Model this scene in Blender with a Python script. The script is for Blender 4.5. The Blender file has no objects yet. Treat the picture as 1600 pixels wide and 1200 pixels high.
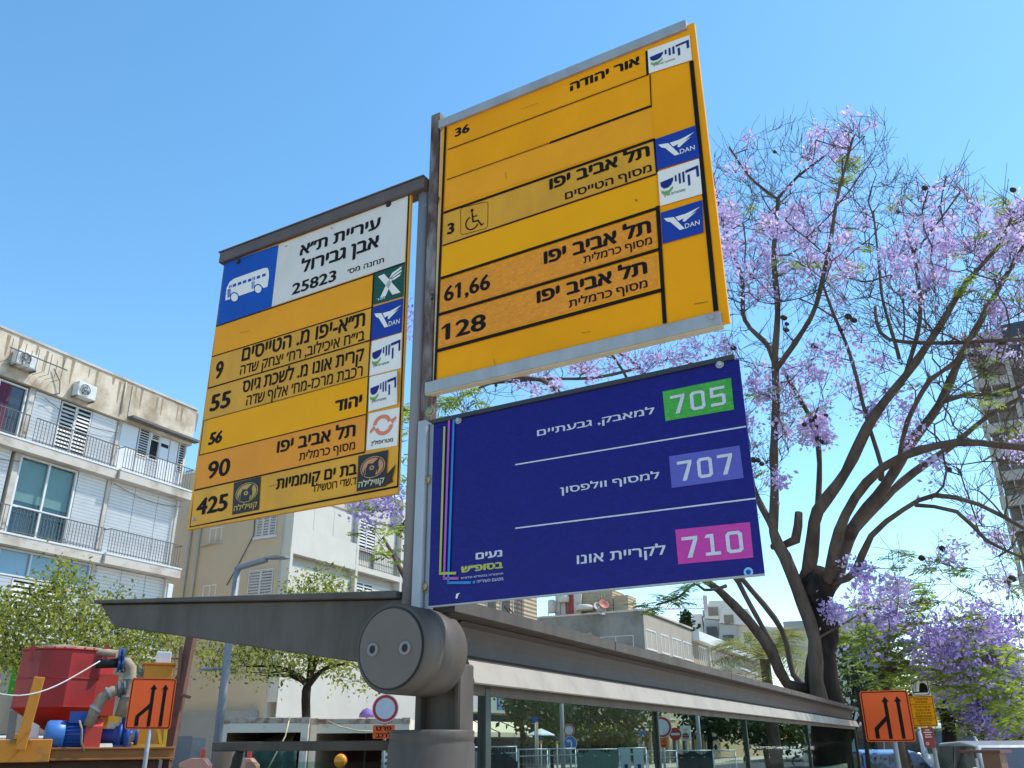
import bpy, math, random
import numpy as np
from mathutils import Vector
from mathutils.geometry import delaunay_2d_cdt
random.seed(7); rng = np.random.default_rng(7)
sc = bpy.context.scene
COL = sc.collection
R = math.radians

# ------------------------------------------------------------------ camera
FPX, PITCH, ROLL, EYE = 1337.0, R(22.84), R(-0.445), 1.7
_f = np.array([0, math.cos(PITCH), math.sin(PITCH)])
_u0 = np.array([0, -math.sin(PITCH), math.cos(PITCH)]); _r0 = np.array([1.0, 0, 0])
_r = math.cos(ROLL) * _r0 + math.sin(ROLL) * _u0
_u = -math.sin(ROLL) * _r0 + math.cos(ROLL) * _u0
CAMP = np.array([0, 0, EYE])
cd = bpy.data.cameras.new('camera'); cam = bpy.data.objects.new('camera', cd); COL.objects.link(cam)
from mathutils import Matrix
cam.matrix_world = Matrix(((_r[0], _u[0], -_f[0], 0), (_r[1], _u[1], -_f[1], 0), (_r[2], _u[2], -_f[2], EYE), (0, 0, 0, 1)))
cd.sensor_fit = 'HORIZONTAL'; cd.sensor_width = 36; cd.lens = 36 * FPX / 1600
cd.clip_start = 0.05; cd.clip_end = 6000
sc.camera = cam

def ray(x, y): return _f + (x - 800) / FPX * _r + (600 - y) / FPX * _u
def at(x, y, d):
    v = ray(x, y); return CAMP + v * d / math.hypot(v[0], v[1])
def onplane(x, y, P, n):
    v = ray(x, y); return CAMP + v * ((P - CAMP) @ n) / (v @ n)
def px_of(P):
    d = np.asarray(P, float) - CAMP; k = d @ _f
    return 800 + FPX * (d @ _r) / k, 600 - FPX * (d @ _u) / k

# ------------------------------------------------------------------ street axes
SD = np.array([math.cos(R(63.4)), math.sin(R(63.4)), 0])          # along the street
SN = np.array([SD[1], -SD[0], 0])                                  # across the street, towards the camera's side
SU = np.array([math.cos(R(-29.6)), math.sin(R(-29.6)), 0])        # along the sign plane
SF = np.array([SU[1], -SU[0], 0])                                  # out of the sign plane, to the camera
UP = np.array([0, 0, 1.0])

# ------------------------------------------------------------------ light
sun_dir = 0.42 * SD + 0.48 * SN + 1.0 * UP
sun_dir = sun_dir / np.linalg.norm(sun_dir)
elev = math.asin(sun_dir[2]); azim = math.atan2(sun_dir[0], sun_dir[1])
W = bpy.data.worlds.new('World'); sc.world = W; W.use_nodes = True
wn = W.node_tree
sky = wn.nodes.new('ShaderNodeTexSky'); sky.sky_type = 'NISHITA'; sky.sun_disc = False
sky.sun_elevation = elev; sky.sun_rotation = azim
sky.air_density = 1.05; sky.dust_density = 0.15; sky.ozone_density = 1.6; sky.altitude = 0
bg = wn.nodes['Background']; bg.inputs['Strength'].default_value = 0.15
hs = wn.nodes.new('ShaderNodeHueSaturation'); hs.inputs['Hue'].default_value = 0.489; hs.inputs['Saturation'].default_value = 1.2; hs.inputs['Value'].default_value = 1.06
wn.links.new(sky.outputs['Color'], hs.inputs['Color']); wn.links.new(hs.outputs['Color'], bg.inputs['Color'])
sl = bpy.data.lights.new('sun', 'SUN'); sl.energy = 3.0; sl.angle = R(0.5); sl.color = (1, 0.955, 0.88)
so = bpy.data.objects.new('sun', sl); COL.objects.link(so); so.location = (20, 10, 40)
so.rotation_euler = Vector(sun_dir).to_track_quat('Z', 'Y').to_euler()
sc.view_settings.view_transform = 'Standard'; sc.view_settings.look = 'None'
sc.view_settings.gamma = 1; sc.view_settings.use_curve_mapping = False
sc.view_settings.exposure = 0.74
sc.cycles.max_bounces = 8; sc.cycles.transparent_max_bounces = 24

# ------------------------------------------------------------------ materials
def lin(c):
    if isinstance(c, str):
        c = [int(c[i:i + 2], 16) / 255 for i in (0, 2, 4)]
        return tuple(v / 12.92 if v <= 0.04045 else ((v + 0.055) / 1.055) ** 2.4 for v in c)
    return tuple(c)
MATS = {}
def mat(name, col, rough=0.6, metal=0.0, var=0.12, scale=4.0, bump=0.0, col2=None, mix=(0.45, 0.65), spec=0.4, detail=6, stretch=None):
    """principled paint with a little procedural unevenness; col2 = stains with a shape of their own"""
    if name in MATS: return MATS[name]
    m = bpy.data.materials.new(name); m.use_nodes = True
    t = m.node_tree; b = t.nodes['Principled BSDF']
    b.inputs['Roughness'].default_value = rough; b.inputs['Metallic'].default_value = metal
    b.inputs['Specular IOR Level'].default_value = spec
    tc = t.nodes.new('ShaderNodeTexCoord')
    src = tc.outputs['Object']
    if stretch:
        mp = t.nodes.new('ShaderNodeMapping'); mp.inputs['Scale'].default_value = stretch
        t.links.new(src, mp.inputs['Vector']); src = mp.outputs['Vector']
    n = t.nodes.new('ShaderNodeTexNoise'); n.inputs['Scale'].default_value = scale; n.inputs['Detail'].default_value = detail
    n.inputs['Roughness'].default_value = 0.62
    t.links.new(src, n.inputs['Vector'])
    rp = t.nodes.new('ShaderNodeValToRGB'); c = lin(col)
    e = rp.color_ramp.elements
    if col2 is None:
        e[0].position = 0.25; e[1].position = 0.75
        e[0].color = (*[max(0, v * (1 - var)) for v in c], 1); e[1].color = (*[min(1, v * (1 + var)) for v in c], 1)
    else:
        e[0].position = mix[0]; e[1].position = mix[1]; e[0].color = (*c, 1); e[1].color = (*lin(col2), 1)
    t.links.new(n.outputs['Fac'], rp.inputs['Fac']); t.links.new(rp.outputs['Color'], b.inputs['Base Color'])
    # roughness unevenness
    n2 = t.nodes.new('ShaderNodeTexNoise'); n2.inputs['Scale'].default_value = scale * 3.1; n2.inputs['Detail'].default_value = 3
    t.links.new(src, n2.inputs['Vector'])
    mr = t.nodes.new('ShaderNodeMapRange'); mr.inputs['To Min'].default_value = max(0.02, rough - 0.08); mr.inputs['To Max'].default_value = min(1, rough + 0.08)
    t.links.new(n2.outputs['Fac'], mr.inputs['Value']); t.links.new(mr.outputs['Result'], b.inputs['Roughness'])
    if bump:
        bp = t.nodes.new('ShaderNodeBump'); bp.inputs['Strength'].default_value = bump; bp.inputs['Distance'].default_value = 0.02
        t.links.new(n.outputs['Fac'], bp.inputs['Height']); t.links.new(bp.outputs['Normal'], b.inputs['Normal'])
    MATS[name] = m; return m
def slat_mat(name, col, pitch=0.09, depth=0.6, var=0.06):
    """roller-shutter slats: ridges along z, every pitch metres"""
    m = mat(name, col, 0.55, var=var, scale=2.0); t = m.node_tree; b = t.nodes['Principled BSDF']
    if 'slats' in t.nodes: return m
    tc = t.nodes.new('ShaderNodeTexCoord'); w = t.nodes.new('ShaderNodeTexWave'); w.name = 'slats'
    w.wave_type = 'BANDS'; w.bands_direction = 'Z'; w.wave_profile = 'SAW'
    w.inputs['Scale'].default_value = 0.314 / pitch; w.inputs['Distortion'].default_value = 0
    t.links.new(tc.outputs['Object'], w.inputs['Vector'])
    bp = t.nodes.new('ShaderNodeBump'); bp.inputs['Strength'].default_value = depth; bp.inputs['Distance'].default_value = 0.03
    t.links.new(w.outputs['Fac'], bp.inputs['Height']); t.links.new(bp.outputs['Normal'], b.inputs['Normal'])
    # grooves between the slats coloured darker, so the lines show
    gr = t.nodes.new('ShaderNodeValToRGB'); gr.color_ramp.elements[0].color = (.60, .60, .60, 1); gr.color_ramp.elements[0].position = .0; gr.color_ramp.elements[1].position = .28
    mx = t.nodes.new('ShaderNodeMix'); mx.data_type = 'RGBA'; mx.blend_type = 'MULTIPLY'; mx.inputs['Factor'].default_value = 1
    old = b.inputs['Base Color'].links[0].from_socket; t.links.new(w.outputs['Fac'], gr.inputs['Fac'])
    t.links.new(old, mx.inputs['A']); t.links.new(gr.outputs['Color'], mx.inputs['B']); t.links.new(mx.outputs['Result'], b.inputs['Base Color'])
    return m
def cell_mat(name, col, cell=0.012, amt=0.18, rough=0.4, var=0.1):
    """retro-reflective sheeting: a fine brick-like cell pattern"""
    m = mat(name, col, rough, var=var, scale=2.5, spec=.12); t = m.node_tree; b = t.nodes['Principled BSDF']
    if 'cells' in t.nodes: return m
    tc = t.nodes.new('ShaderNodeTexCoord'); mp = t.nodes.new('ShaderNodeMapping'); 
    ang = math.atan2(SU[1], SU[0])
    mp.vector_type = 'POINT'; mp.inputs['Rotation'].default_value = (R(-90), 0, 0)
    rt = t.nodes.new('ShaderNodeMapping'); rt.inputs['Rotation'].default_value = (0, 0, -ang)
    br = t.nodes.new('ShaderNodeTexBrick'); br.name = 'cells'
    br.inputs['Scale'].default_value = 1.0; br.inputs['Brick Width'].default_value = cell * 1.6; br.inputs['Row Height'].default_value = cell
    br.inputs['Mortar Size'].default_value = cell * 0.12; br.inputs['Mortar Smooth'].default_value = 0.5
    c = lin(col)
    br.inputs['Color1'].default_value = (*[min(1, v * (1 + amt)) for v in c], 1)
    br.inputs['Color2'].default_value = (*[v * (1 - amt) for v in c], 1)
    br.inputs['Mortar'].default_value = (*[v * (1 - amt) for v in c], 1)
    t.links.new(tc.outputs['Object'], rt.inputs['Vector']); t.links.new(rt.outputs['Vector'], mp.inputs['Vector'])
    t.links.new(mp.outputs['Vector'], br.inputs['Vector'])
    mx = t.nodes.new('ShaderNodeMix'); mx.data_type = 'RGBA'; mx.blend_type = 'MIX'; mx.inputs['Factor'].default_value = 0.5
    old = b.inputs['Base Color'].links[0].from_socket
    t.links.new(old, mx.inputs['A']); t.links.new(br.outputs['Color'], mx.inputs['B']); t.links.new(mx.outputs['Result'], b.inputs['Base Color'])
    return m
def glass_mat(name, tint=(0.74, 0.82, 0.78), refl=0.14, rough=0.02):
    if name in MATS: return MATS[name]
    m = bpy.data.materials.new(name); m.use_nodes = True; t = m.node_tree; t.nodes.clear()
    o = t.nodes.new('ShaderNodeOutputMaterial'); tr = t.nodes.new('ShaderNodeBsdfTransparent'); tr.inputs['Color'].default_value = (*tint, 1)
    g = t.nodes.new('ShaderNodeBsdfGlossy'); g.inputs['Roughness'].default_value = rough; g.inputs['Color'].default_value = (0.9, 0.95, 0.95, 1)
    lw = t.nodes.new('ShaderNodeLayerWeight'); lw.inputs['Blend'].default_value = 0.5
    fr = t.nodes.new('ShaderNodeMath'); fr.operation = 'POWER'; fr.inputs[1].default_value = 5.0; t.links.new(lw.outputs['Facing'], fr.inputs[0])
    ad = t.nodes.new('ShaderNodeMath'); ad.operation = 'MULTIPLY_ADD'; ad.inputs[1].default_value = 0.02; ad.inputs[2].default_value = refl * .03; ad.use_clamp = True
    mx = t.nodes.new('ShaderNodeMixShader')
    t.links.new(fr.outputs[0], ad.inputs[0]); t.links.new(ad.outputs[0], mx.inputs[0])
    t.links.new(tr.outputs[0], mx.inputs[1]); t.links.new(g.outputs[0], mx.inputs[2]); t.links.new(mx.outputs[0], o.inputs[0])
    MATS[name] = m; return m
def leaf_mat(name, c1, c2, trans=0.45, rough=0.5):
    """thin leaf or petal: diffuse + translucent, colour varies per island"""
    if name in MATS: return MATS[name]
    m = bpy.data.materials.new(name); m.use_nodes = True; t = m.node_tree; t.nodes.clear()
    o = t.nodes.new('ShaderNodeOutputMaterial'); d = t.nodes.new('ShaderNodeBsdfPrincipled'); d.inputs['Roughness'].default_value = rough
    d.inputs['Specular IOR Level'].default_value = 0.25
    tl = t.nodes.new('ShaderNodeBsdfTranslucent'); mx = t.nodes.new('ShaderNodeMixShader'); mx.inputs[0].default_value = trans
    gi = t.nodes.new('ShaderNodeNewGeometry'); rp = t.nodes.new('ShaderNodeValToRGB')
    rp.color_ramp.elements[0].color = (*lin(c1), 1); rp.color_ramp.elements[1].color = (*lin(c2), 1)
    t.links.new(gi.outputs['Random Per Island'], rp.inputs['Fac'])
    t.links.new(rp.outputs['Color'], d.inputs['Base Color']); t.links.new(rp.outputs['Color'], tl.inputs['Color'])
    t.links.new(d.outputs[0], mx.inputs[1]); t.links.new(tl.outputs[0], mx.inputs[2]); t.links.new(mx.outputs[0], o.inputs[0])
    MATS[name] = m; return m

# ------------------------------------------------------------------ builders
ORI = {}
def thing(name, label, cat, loc, group=None, kind=None):
    o = bpy.data.objects.new(name, None); COL.objects.link(o); o.empty_display_size = 0.1
    o.location = [float(v) for v in loc]; ORI[o] = np.array(loc, float)
    o['label'] = label; o['category'] = cat
    if group: o['group'] = group
    if kind: o['kind'] = kind
    return o
class Fr:
    """a local frame: s along X, n along N, z up"""
    def __init__(s, O, X, N): s.O = np.array(O, float); s.X = np.array(X, float); s.N = np.array(N, float)
    def p(s, a, n, z): return s.O + s.X * a + s.N * n + UP * z
    def at(s, a, n=0, z=0): return Fr(s.p(a, n, z), s.X, s.N)
    def uv(s, x, y, n=0):
        nn = np.cross(s.X, UP); q = onplane(x, y, s.O + s.N * n, nn) - s.O
        return float(q @ s.X - (s.N @ s.X) * n), float(q[2])
class MB:
    def __init__(s): s.v = []; s.f = []; s.smooth = []
    def add(s, V, F, sm=False):
        k = len(s.v); s.v += [tuple(float(c) for c in q) for q in V]
        s.f += [tuple(i + k for i in q) for q in F]; s.smooth += [sm] * len(F); return s
    def box(s, fr, a0, a1, n0, n1, z0, z1):
        P = [fr.p(a, n, z) for z in (z0, z1) for n in (n0, n1) for a in (a0, a1)]
        F = [(0, 2, 3, 1), (4, 5, 7, 6), (0, 1, 5, 4), (2, 6, 7, 3), (0, 4, 6, 2), (1, 3, 7, 5)]
        return s.add(P, F)
    def hull8(s, P):
        return s.add(P, [(0, 2, 3, 1), (4, 5, 7, 6), (0, 1, 5, 4), (2, 6, 7, 3), (0, 4, 6, 2), (1, 3, 7, 5)])
    def bar(s, a, b, w, h=None, up=UP):
        a = np.array(a, float); b = np.array(b, float); h = h or w; d = b - a; d /= np.linalg.norm(d)
        x = np.cross(d, up)
        if np.linalg.norm(x) < 1e-4: x = np.cross(d, (1, 0.01, 0))
        x /= np.linalg.norm(x); y = np.cross(x, d)
        P = [e + x * i * w / 2 + y * j * h / 2 for e in (a, b) for j in (-1, 1) for i in (-1, 1)]
        return s.hull8(P)
    def tube(s, pts, rad, n=8, cap=True, sm=True):
        pts = [np.array(p, float) for p in pts]
        if not hasattr(rad, '__len__'): rad = [rad] * len(pts)
        V = []; F = []; prev = None
        for i, p in enumerate(pts):
            d = pts[min(i + 1, len(pts) - 1)] - pts[max(i - 1, 0)]; d = d / (np.linalg.norm(d) + 1e-9)
            if prev is None:
                x = np.cross(d, UP if abs(d[2]) < 0.95 else (1, 0, 0))
            else: x = prev - d * (prev @ d)
            x = x / (np.linalg.norm(x) + 1e-9); prev = x; y = np.cross(d, x)
            for k in range(n):
                t = 2 * math.pi * k / n; V.append(p + (x * math.cos(t) + y * math.sin(t)) * rad[i])
        for i in range(len(pts) - 1):
            for k in range(n): F.append((i * n + k, i * n + (k + 1) % n, (i + 1) * n + (k + 1) % n, (i + 1) * n + k))
        s.add(V, F, sm)
        if cap:
            k = len(s.v) - len(V)
            s.f += [tuple(k + i for i in range(n))[::-1], tuple(k + (len(pts) - 1) * n + i for i in range(n))]; s.smooth += [False, False]
        return s
    def lathe(s, O, axis, prof, n=24, sm=True, x=None):
        """prof = [(radius, along)]"""
        axis = np.array(axis, float); axis /= np.linalg.norm(axis)
        if x is None: x = np.cross(axis, UP if abs(axis[2]) < 0.9 else (1, 0, 0))
        x = x / np.linalg.norm(x); y = np.cross(axis, x); V = []; F = []
        for r, a in prof:
            for k in range(n):
                t = 2 * math.pi * k / n; V.append(np.array(O) + axis * a + (x * math.cos(t) + y * math.sin(t)) * r)
        for i in range(len(prof) - 1):
            for k in range(n): F.append((i * n + k, i * n + (k + 1) % n, (i + 1) * n + (k + 1) % n, (i + 1) * n + k))
        s.add(V, F, sm); k = len(s.v) - len(V)
        s.f += [tuple(k + i for i in range(n))[::-1], tuple(k + (len(prof) - 1) * n + i for i in range(n))]; s.smooth += [False, False]
        return s
    def prism(s, poly, d):
        """closed polygon (3-D points) extruded by vector d"""
        n = len(poly); poly = [np.array(p, float) for p in poly]; V = poly + [p + d for p in poly]
        F = [tuple(range(n))[::-1], tuple(range(n, 2 * n))] + [(i, (i + 1) % n, n + (i + 1) % n, n + i) for i in range(n)]
        return s.add(V, F)
    def sphere(s, c, r, n=10, m=6, sq=(1, 1, 1)):
        V = []; F = []
        for i in range(m + 1):
            t = math.pi * i / m
            for k in range(n):
                p = 2 * math.pi * k / n; V.append(np.array(c) + r * np.array([math.sin(t) * math.cos(p) * sq[0], math.sin(t) * math.sin(p) * sq[1], math.cos(t) * sq[2]]))
        for i in range(m):
            for k in range(n): F.append((i * n + k, (i + 1) * n + k, (i + 1) * n + (k + 1) % n, i * n + (k + 1) % n))
        return s.add(V, F, True)
    def build(s, name, m, parent=None, bevel=0.0, label=None, kind=None, seg=1):
        o0 = ORI.get(parent, np.zeros(3)) if parent is not None else (np.mean(np.array(s.v), 0) * np.array([1, 1, 0]) + np.array([0, 0, min(q[2] for q in s.v)]))
        V = (np.array(s.v) - o0)
        me = bpy.data.meshes.new(name); me.from_pydata(V.tolist(), [], s.f)
        me.polygons.foreach_set('use_smooth', s.smooth); me.validate(); me.update()
        if m is not None: me.materials.append(m)
        o = bpy.data.objects.new(name, me); COL.objects.link(o)
        if parent is None: o.location = [float(c) for c in o0]
        else: o.parent = parent
        ORI[o] = o0
        if bevel:
            b = o.modifiers.new('bevel', 'BEVEL'); b.width = bevel; b.segments = seg; b.limit_method = 'ANGLE'; b.angle_limit = R(40)
        if label: o['label'] = label
        if kind: o['kind'] = kind
        return o
def tag(o, label, cat, group=None):
    o['label'] = label; o['category'] = cat
    if group: o['group'] = group
    return o

# ------------------------------------------------------------------ lettering
_TXT = {}
def glyphs(s, off):
    k = (s, off)
    if k in _TXT: return _TXT[k]
    c = bpy.data.curves.new('t', 'FONT'); c.body = s; c.size = 1; c.resolution_u = 3; c.fill_mode = 'NONE'
    o = bpy.data.objects.new('t', c); me = bpy.data.meshes.new_from_object(o)
    # outlines may overlap inside one letter: triangulate, keep what has a non-zero winding number
    V0 = [v.co.to_2d() for v in me.vertices]; E0 = [tuple(e.vertices) for e in me.edges]
    a = np.array([V0[e[0]][:] for e in E0]); b = np.array([V0[e[1]][:] for e in E0])
    r = delaunay_2d_cdt(V0, E0, [], 0, 1e-6); V = np.array([q[:] for q in r[0]]); F = []
    for f in r[2]:
        cx, cy = V[list(f)].mean(0); up = (a[:, 1] <= cy) & (b[:, 1] > cy); dn = (b[:, 1] <= cy) & (a[:, 1] > cy)
        side = (b[:, 0] - a[:, 0]) * (cy - a[:, 1]) - (cx - a[:, 0]) * (b[:, 1] - a[:, 1])
        if np.sum(up & (side > 0)) - np.sum(dn & (side < 0)) != 0: F.append(tuple(f))
    bpy.data.objects.remove(o); bpy.data.curves.remove(c); bpy.data.meshes.remove(me)
    _TXT[k] = (V, F); return _TXT[k]
def heb(s):
    """visual order for a right-to-left line: reversed, digit runs kept"""
    return s[::-1]
def put_text(mb, s, u0, v0, u1, v1, P, off=0.02, h=None, slant=0.0):
    """letters whose left edge, baseline, right edge and letter top are u0, v0, u1, v1; P(u, v) gives the 3-D point"""
    is_h = any('\u05d0' <= ch <= '\u05ea' for ch in s)
    body = heb(s) if is_h else s
    V, F = glyphs(body, 0.0)
    href = 0.592 if is_h else 0.69
    x0, x1 = V[:, 0].min() - off, V[:, 0].max() + off
    sx = (u1 - u0) / (x1 - x0); sy = (v1 - v0) / (href + off)
    off = off + .008
    # heavier strokes: the outline printed a few times, each a hair above and beside the last
    sh_ = [(0, 0)] + ([(-off, 0), (off, 0), (0, -off * .6), (0, off * .6), (-off * .5, -off * .5), (off * .5, off * .5)] if off > 0 else [])
    e = np.array(P(u0, v0)); nn = np.cross(np.array(P(u1, v0)) - e, np.array(P(u0, v1)) - e); nn = nn / np.linalg.norm(nn)
    if not is_h and '1' in body:          # the flag of the numeral one
        w1 = np.ptp(glyphs('1', 0.0)[0][:, 0])
        for i, ch in enumerate(body):
            if ch != '1': continue
            xr = glyphs(body[:i + 1], 0.0)[0][:, 0].max() - x0 + V[:, 0].min() - glyphs(body[:1], 0.0)[0][:, 0].min(); xl = xr - w1 - off
            mb.add([np.array(P(u0 + x * sx, v0 + (y + off * .5) * sy)) + nn * .0005 for x, y in ((xl + .03, .70), (xl - .13, .575), (xl - .13, .475), (xl + .03, .575))], [(0, 1, 2, 3)])
    for k, (dx, dy) in enumerate(sh_):
        mb.add([np.array(P(u0 + (x + dx - x0) * sx + slant * (y + dy) * sy, v0 + (y + dy + off * .5) * sy)) + nn * 0.00006 * k for x, y in V], F)
def thing_text(mb, fr, s, x0, y0, x1, y1, n, off=0.02, slant=0.0):
    u0, v0 = fr.uv(x0, y0, n); u1, v1 = fr.uv(x1, y1, n)
    put_text(mb, s, u0, v0, u1, v1, lambda u, v: fr.p(u, n, v), off, slant=slant)
def flat_px(mb, fr, pts, n):
    """flat print on a sign face: outline given in photo pixels, turned into sign-plane metres"""
    P = []
    for x, y in pts:
        u, v = fr.uv(x, y, n); P.append(fr.p(u, n, v))
    mb.add(P, [tuple(range(len(P)))])
def line_px(mb, fr, a, b, w, n):
    (u0, v0), (u1, v1) = fr.uv(*a, n), fr.uv(*b, n); d = np.array([u1 - u0, v1 - v0]); d /= np.linalg.norm(d); q = np.array([-d[1], d[0]]) * w / 2
    P = [fr.p(u0 + q[0], n, v0 + q[1]), fr.p(u0 - q[0], n, v0 - q[1]), fr.p(u1 - q[0], n, v1 - q[1]), fr.p(u1 + q[0], n, v1 + q[1])]
    mb.add(P, [(0, 1, 2, 3)])
class Plate:
    """a quad on a sign face with its own 0..1 coordinates (x right, y up)"""
    def __init__(s, fr, tl, tr, br, bl, n):
        s.fr = fr; s.n = n; s.c = [np.array(fr.uv(*q, n)) for q in (tl, tr, br, bl)]
    def P(s, x, y, dn=0.0):
        tl, tr, br, bl = s.c; q = (tl * (1 - x) + tr * x) * y + (bl * (1 - x) + br * x) * (1 - y)
        return s.fr.p(q[0], s.n + dn, q[1])
    def field(s): return MB().add([s.P(0, 1), s.P(0, 0), s.P(1, 0), s.P(1, 1)], [(0, 1, 2, 3)])
    def poly(s, mb, pts, dn=0.0012): mb.add([s.P(x, y, dn) for x, y in pts], [tuple(range(len(pts)))]); return mb
    def text(s, mb, t, x0, y0, x1, y1, off=0.02, dn=0.0012): put_text(mb, t, x0, y0, x1, y1, lambda x, y: s.P(x, y, dn), off); return mb
    def ell(s, mb, cx, cy, rx, ry, n=24, dn=0.0012, t0=0, t1=2 * math.pi):
        return s.poly(mb, [(cx + rx * math.cos(t0 + (t1 - t0) * k / n), cy + ry * math.sin(t0 + (t1 - t0) * k / n)) for k in range(n + (0 if t1 - t0 > 6.2 else 1))], dn)
    def arc(s, mb, cx, cy, rx, ry, w, t0, t1, n=20, dn=0.0012):
        o = [(cx + rx * math.cos(R(t0 + (t1 - t0) * k / n)), cy + ry * math.sin(R(t0 + (t1 - t0) * k / n))) for k in range(n + 1)]
        i = [(cx + rx * (1 - w) * math.cos(R(t0 + (t1 - t0) * k / n)), cy + ry * (1 - w) * math.sin(R(t0 + (t1 - t0) * k / n))) for k in range(n + 1)]
        V = [s.P(x, y, dn) for x, y in o + i]; m = n + 1
        mb.add(V, [(k, k + 1, m + k + 1, m + k) for k in range(n)]); return mb
# ================================================================== BUS STOP SIGNS
P0 = at(632, 900, 3.0); P0[2] = 0
S = Fr(P0, SU, SF)
M_yel = mat('sign_yellow', (0.92, 0.335, 0.002), 0.42, var=0.13, scale=2.2, spec=.12)
M_yelold = mat('sign_yellow_aged', (0.72, 0.315, 0.005), 0.45, var=0.18, scale=6.0, stretch=(1, 1, 0.35))
M_yelnew = mat('sign_yellow_fresh', (0.92, 0.375, 0.002), 0.38, var=0.05, scale=3.0, spec=.12)
M_amber = mat('sign_amber_blank', (0.88, 0.335, 0.012), 0.4, var=0.08, scale=4.0, spec=.12)
M_orow = cell_mat('sign_orange_reflective', (0.82, 0.285, 0.028), 0.011, 0.2)
M_orow2 = mat('sign_orange_plain', (0.84, 0.295, 0.028), 0.4, var=0.07, scale=4.0, spec=.12)
M_blk = mat('print_black', (0.012, 0.009, 0.008), 0.6, var=0.2, scale=20, spec=.12)
M_white = mat('sign_white', (0.82, 0.76, 0.68), 0.4, var=0.05, scale=6.0, spec=.12)
M_greyw = mat('sign_white_aged', (0.70, 0.635, 0.56), 0.45, var=0.09, scale=8.0, stretch=(1, 1, 0.4))
M_blue = mat('sign_blue', (0.012, 0.085, 0.40), 0.4, var=0.1, scale=4.0, spec=.12)
M_dan = mat('plate_blue', (0.018, 0.05, 0.30), 0.4, var=0.08, scale=5.0, spec=.12)
M_green = mat('plate_green', (0.02, 0.085, 0.065), 0.4, var=0.08, scale=5.0, spec=.12)
M_navy = mat('print_navy', (0.02, 0.03, 0.18), 0.45, var=0.1, spec=.12)
M_lime = mat('print_green', (0.16, 0.36, 0.07), 0.45, var=0.1)
M_coral = mat('print_coral', (0.72, 0.20, 0.10), 0.45, var=0.06)
M_steel = mat('galvanised_steel', (0.38, 0.37, 0.36), 0.45, 0.3, var=0.16, scale=14, bump=0.05, stretch=(1, 1, 0.5))
M_alu = mat('bright_aluminium', (0.36, 0.37, 0.39), 0.45, 0.3, var=0.08, scale=9)
M_post = mat('grey_painted_post', (0.22, 0.20, 0.20), 0.5, 0.0, var=0.10, scale=8, stretch=(1, 1, 0.25))
M_rail = mat('brown_painted_rail', (0.12, 0.085, 0.07), 0.5, 0.1, var=0.16, scale=10)
M_rust = mat('rusty_painted_steel', (0.30, 0.28, 0.26), 0.65, 0.1, scale=9, col2=(0.09, 0.04, 0.025), mix=(0.38, 0.56), bump=0.25, stretch=(1, 1, 0.3))
M_cream = mat('cream_painted_edge', (0.55, 0.46, 0.30), 0.5, var=0.12, scale=14)
M_bolt = mat('zinc_bolt', (0.30, 0.27, 0.16), 0.4, 0.6, var=0.2, scale=40)
M_dbolt = mat('dark_bolt', (0.05, 0.04, 0.035), 0.5, 0.5, var=0.3, scale=40)

def bolt(fr, u, z, n, r, parent, m, name='bolt'):
    mb = MB(); ax = fr.N
    mb.lathe(fr.p(u, n, z), ax, [(r * 1.45, 0), (r * 1.45, 0.0025), (r, 0.003), (r, 0.008), (r * 0.75, 0.0105), (0.001, 0.0105)], 12, sm=False)
    return mb.build(name, m, parent)
def rowstrip(parent, m, quad, texts, fr, n, name='route_strip', col=None, off=0.03):
    mb = MB(); flat_px(mb, fr, quad, n); st = mb.build(name, m, parent)
    if texts:
        for t in texts:
            tb = MB(); thing_text(tb, fr, *t[:5], n + 0.0012, *(t[5:] or (off,))); tb.build('lettering', col or M_blk, st)
    return st
def emblem(parent, name, col, fn, pl):
    mb = MB(); fn(mb); return mb.build(name, col, parent)

# ---- operator plates
def plate_dan(root, fr, n, q):
    pl = Plate(fr, *q, n); o = pl.field().build('operator_plate', M_dan, root); mb = MB()
    pl.poly(mb, [(.07, .78), (.31, .73), (.56, .27), (.44, .27), (.23, .60), (.14, .66)])
    pl.poly(mb, [(.35, .72), (.60, .72), (.95, .80), (.66, .62), (.42, .57)])
    pl.poly(mb, [(.55, .60), (.86, .69), (.64, .54), (.57, .48), (.52, .52)])
    pl.text(mb, 'DAN', .57, .27, .92, .41, 0.0); mb.build('emblem', M_white, o)
def plate_kav(root, fr, n, q, m=None):
    pl = Plate(fr, *q, n); o = pl.field().build('operator_plate', m or M_white, root); mb = MB()
    pl.poly(mb, [(.05, .66), (.36, .70), (.36, .62), (.30, .50), (.22, .45), (.13, .45), (.07, .51), (.05, .57)])
    pl.poly(mb, [(.40, .55), (.445, .56), (.445, .74), (.40, .73)])
    pl.poly(mb, [(.49, .46), (.54, .46), (.54, .76), (.49, .75)]); pl.poly(mb, [(.58, .46), (.63, .46), (.63, .77), (.58, .76)])
    pl.poly(mb, [(.66, .70), (.97, .74), (.97, .82), (.66, .78)]); pl.poly(mb, [(.91, .50), (.97, .50), (.97, .75), (.91, .75)])
    pl.poly(mb, [(.70, .32), (.755, .34), (.755, .64), (.70, .63)])
    mb.build('emblem', M_navy, o); mb = MB()
    pl.poly(mb, [(.06, .42), (.13, .37), (.24, .37), (.34, .46), (.34, .39), (.26, .29), (.14, .28), (.06, .33)])
    mb.build('green_stroke', M_lime, o); mb = MB()
    pl.text(mb, 'מתחברים אליך', .10, .22, .62, .275, 0.0); mb.build('lettering', M_blk, o)
    return o
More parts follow.
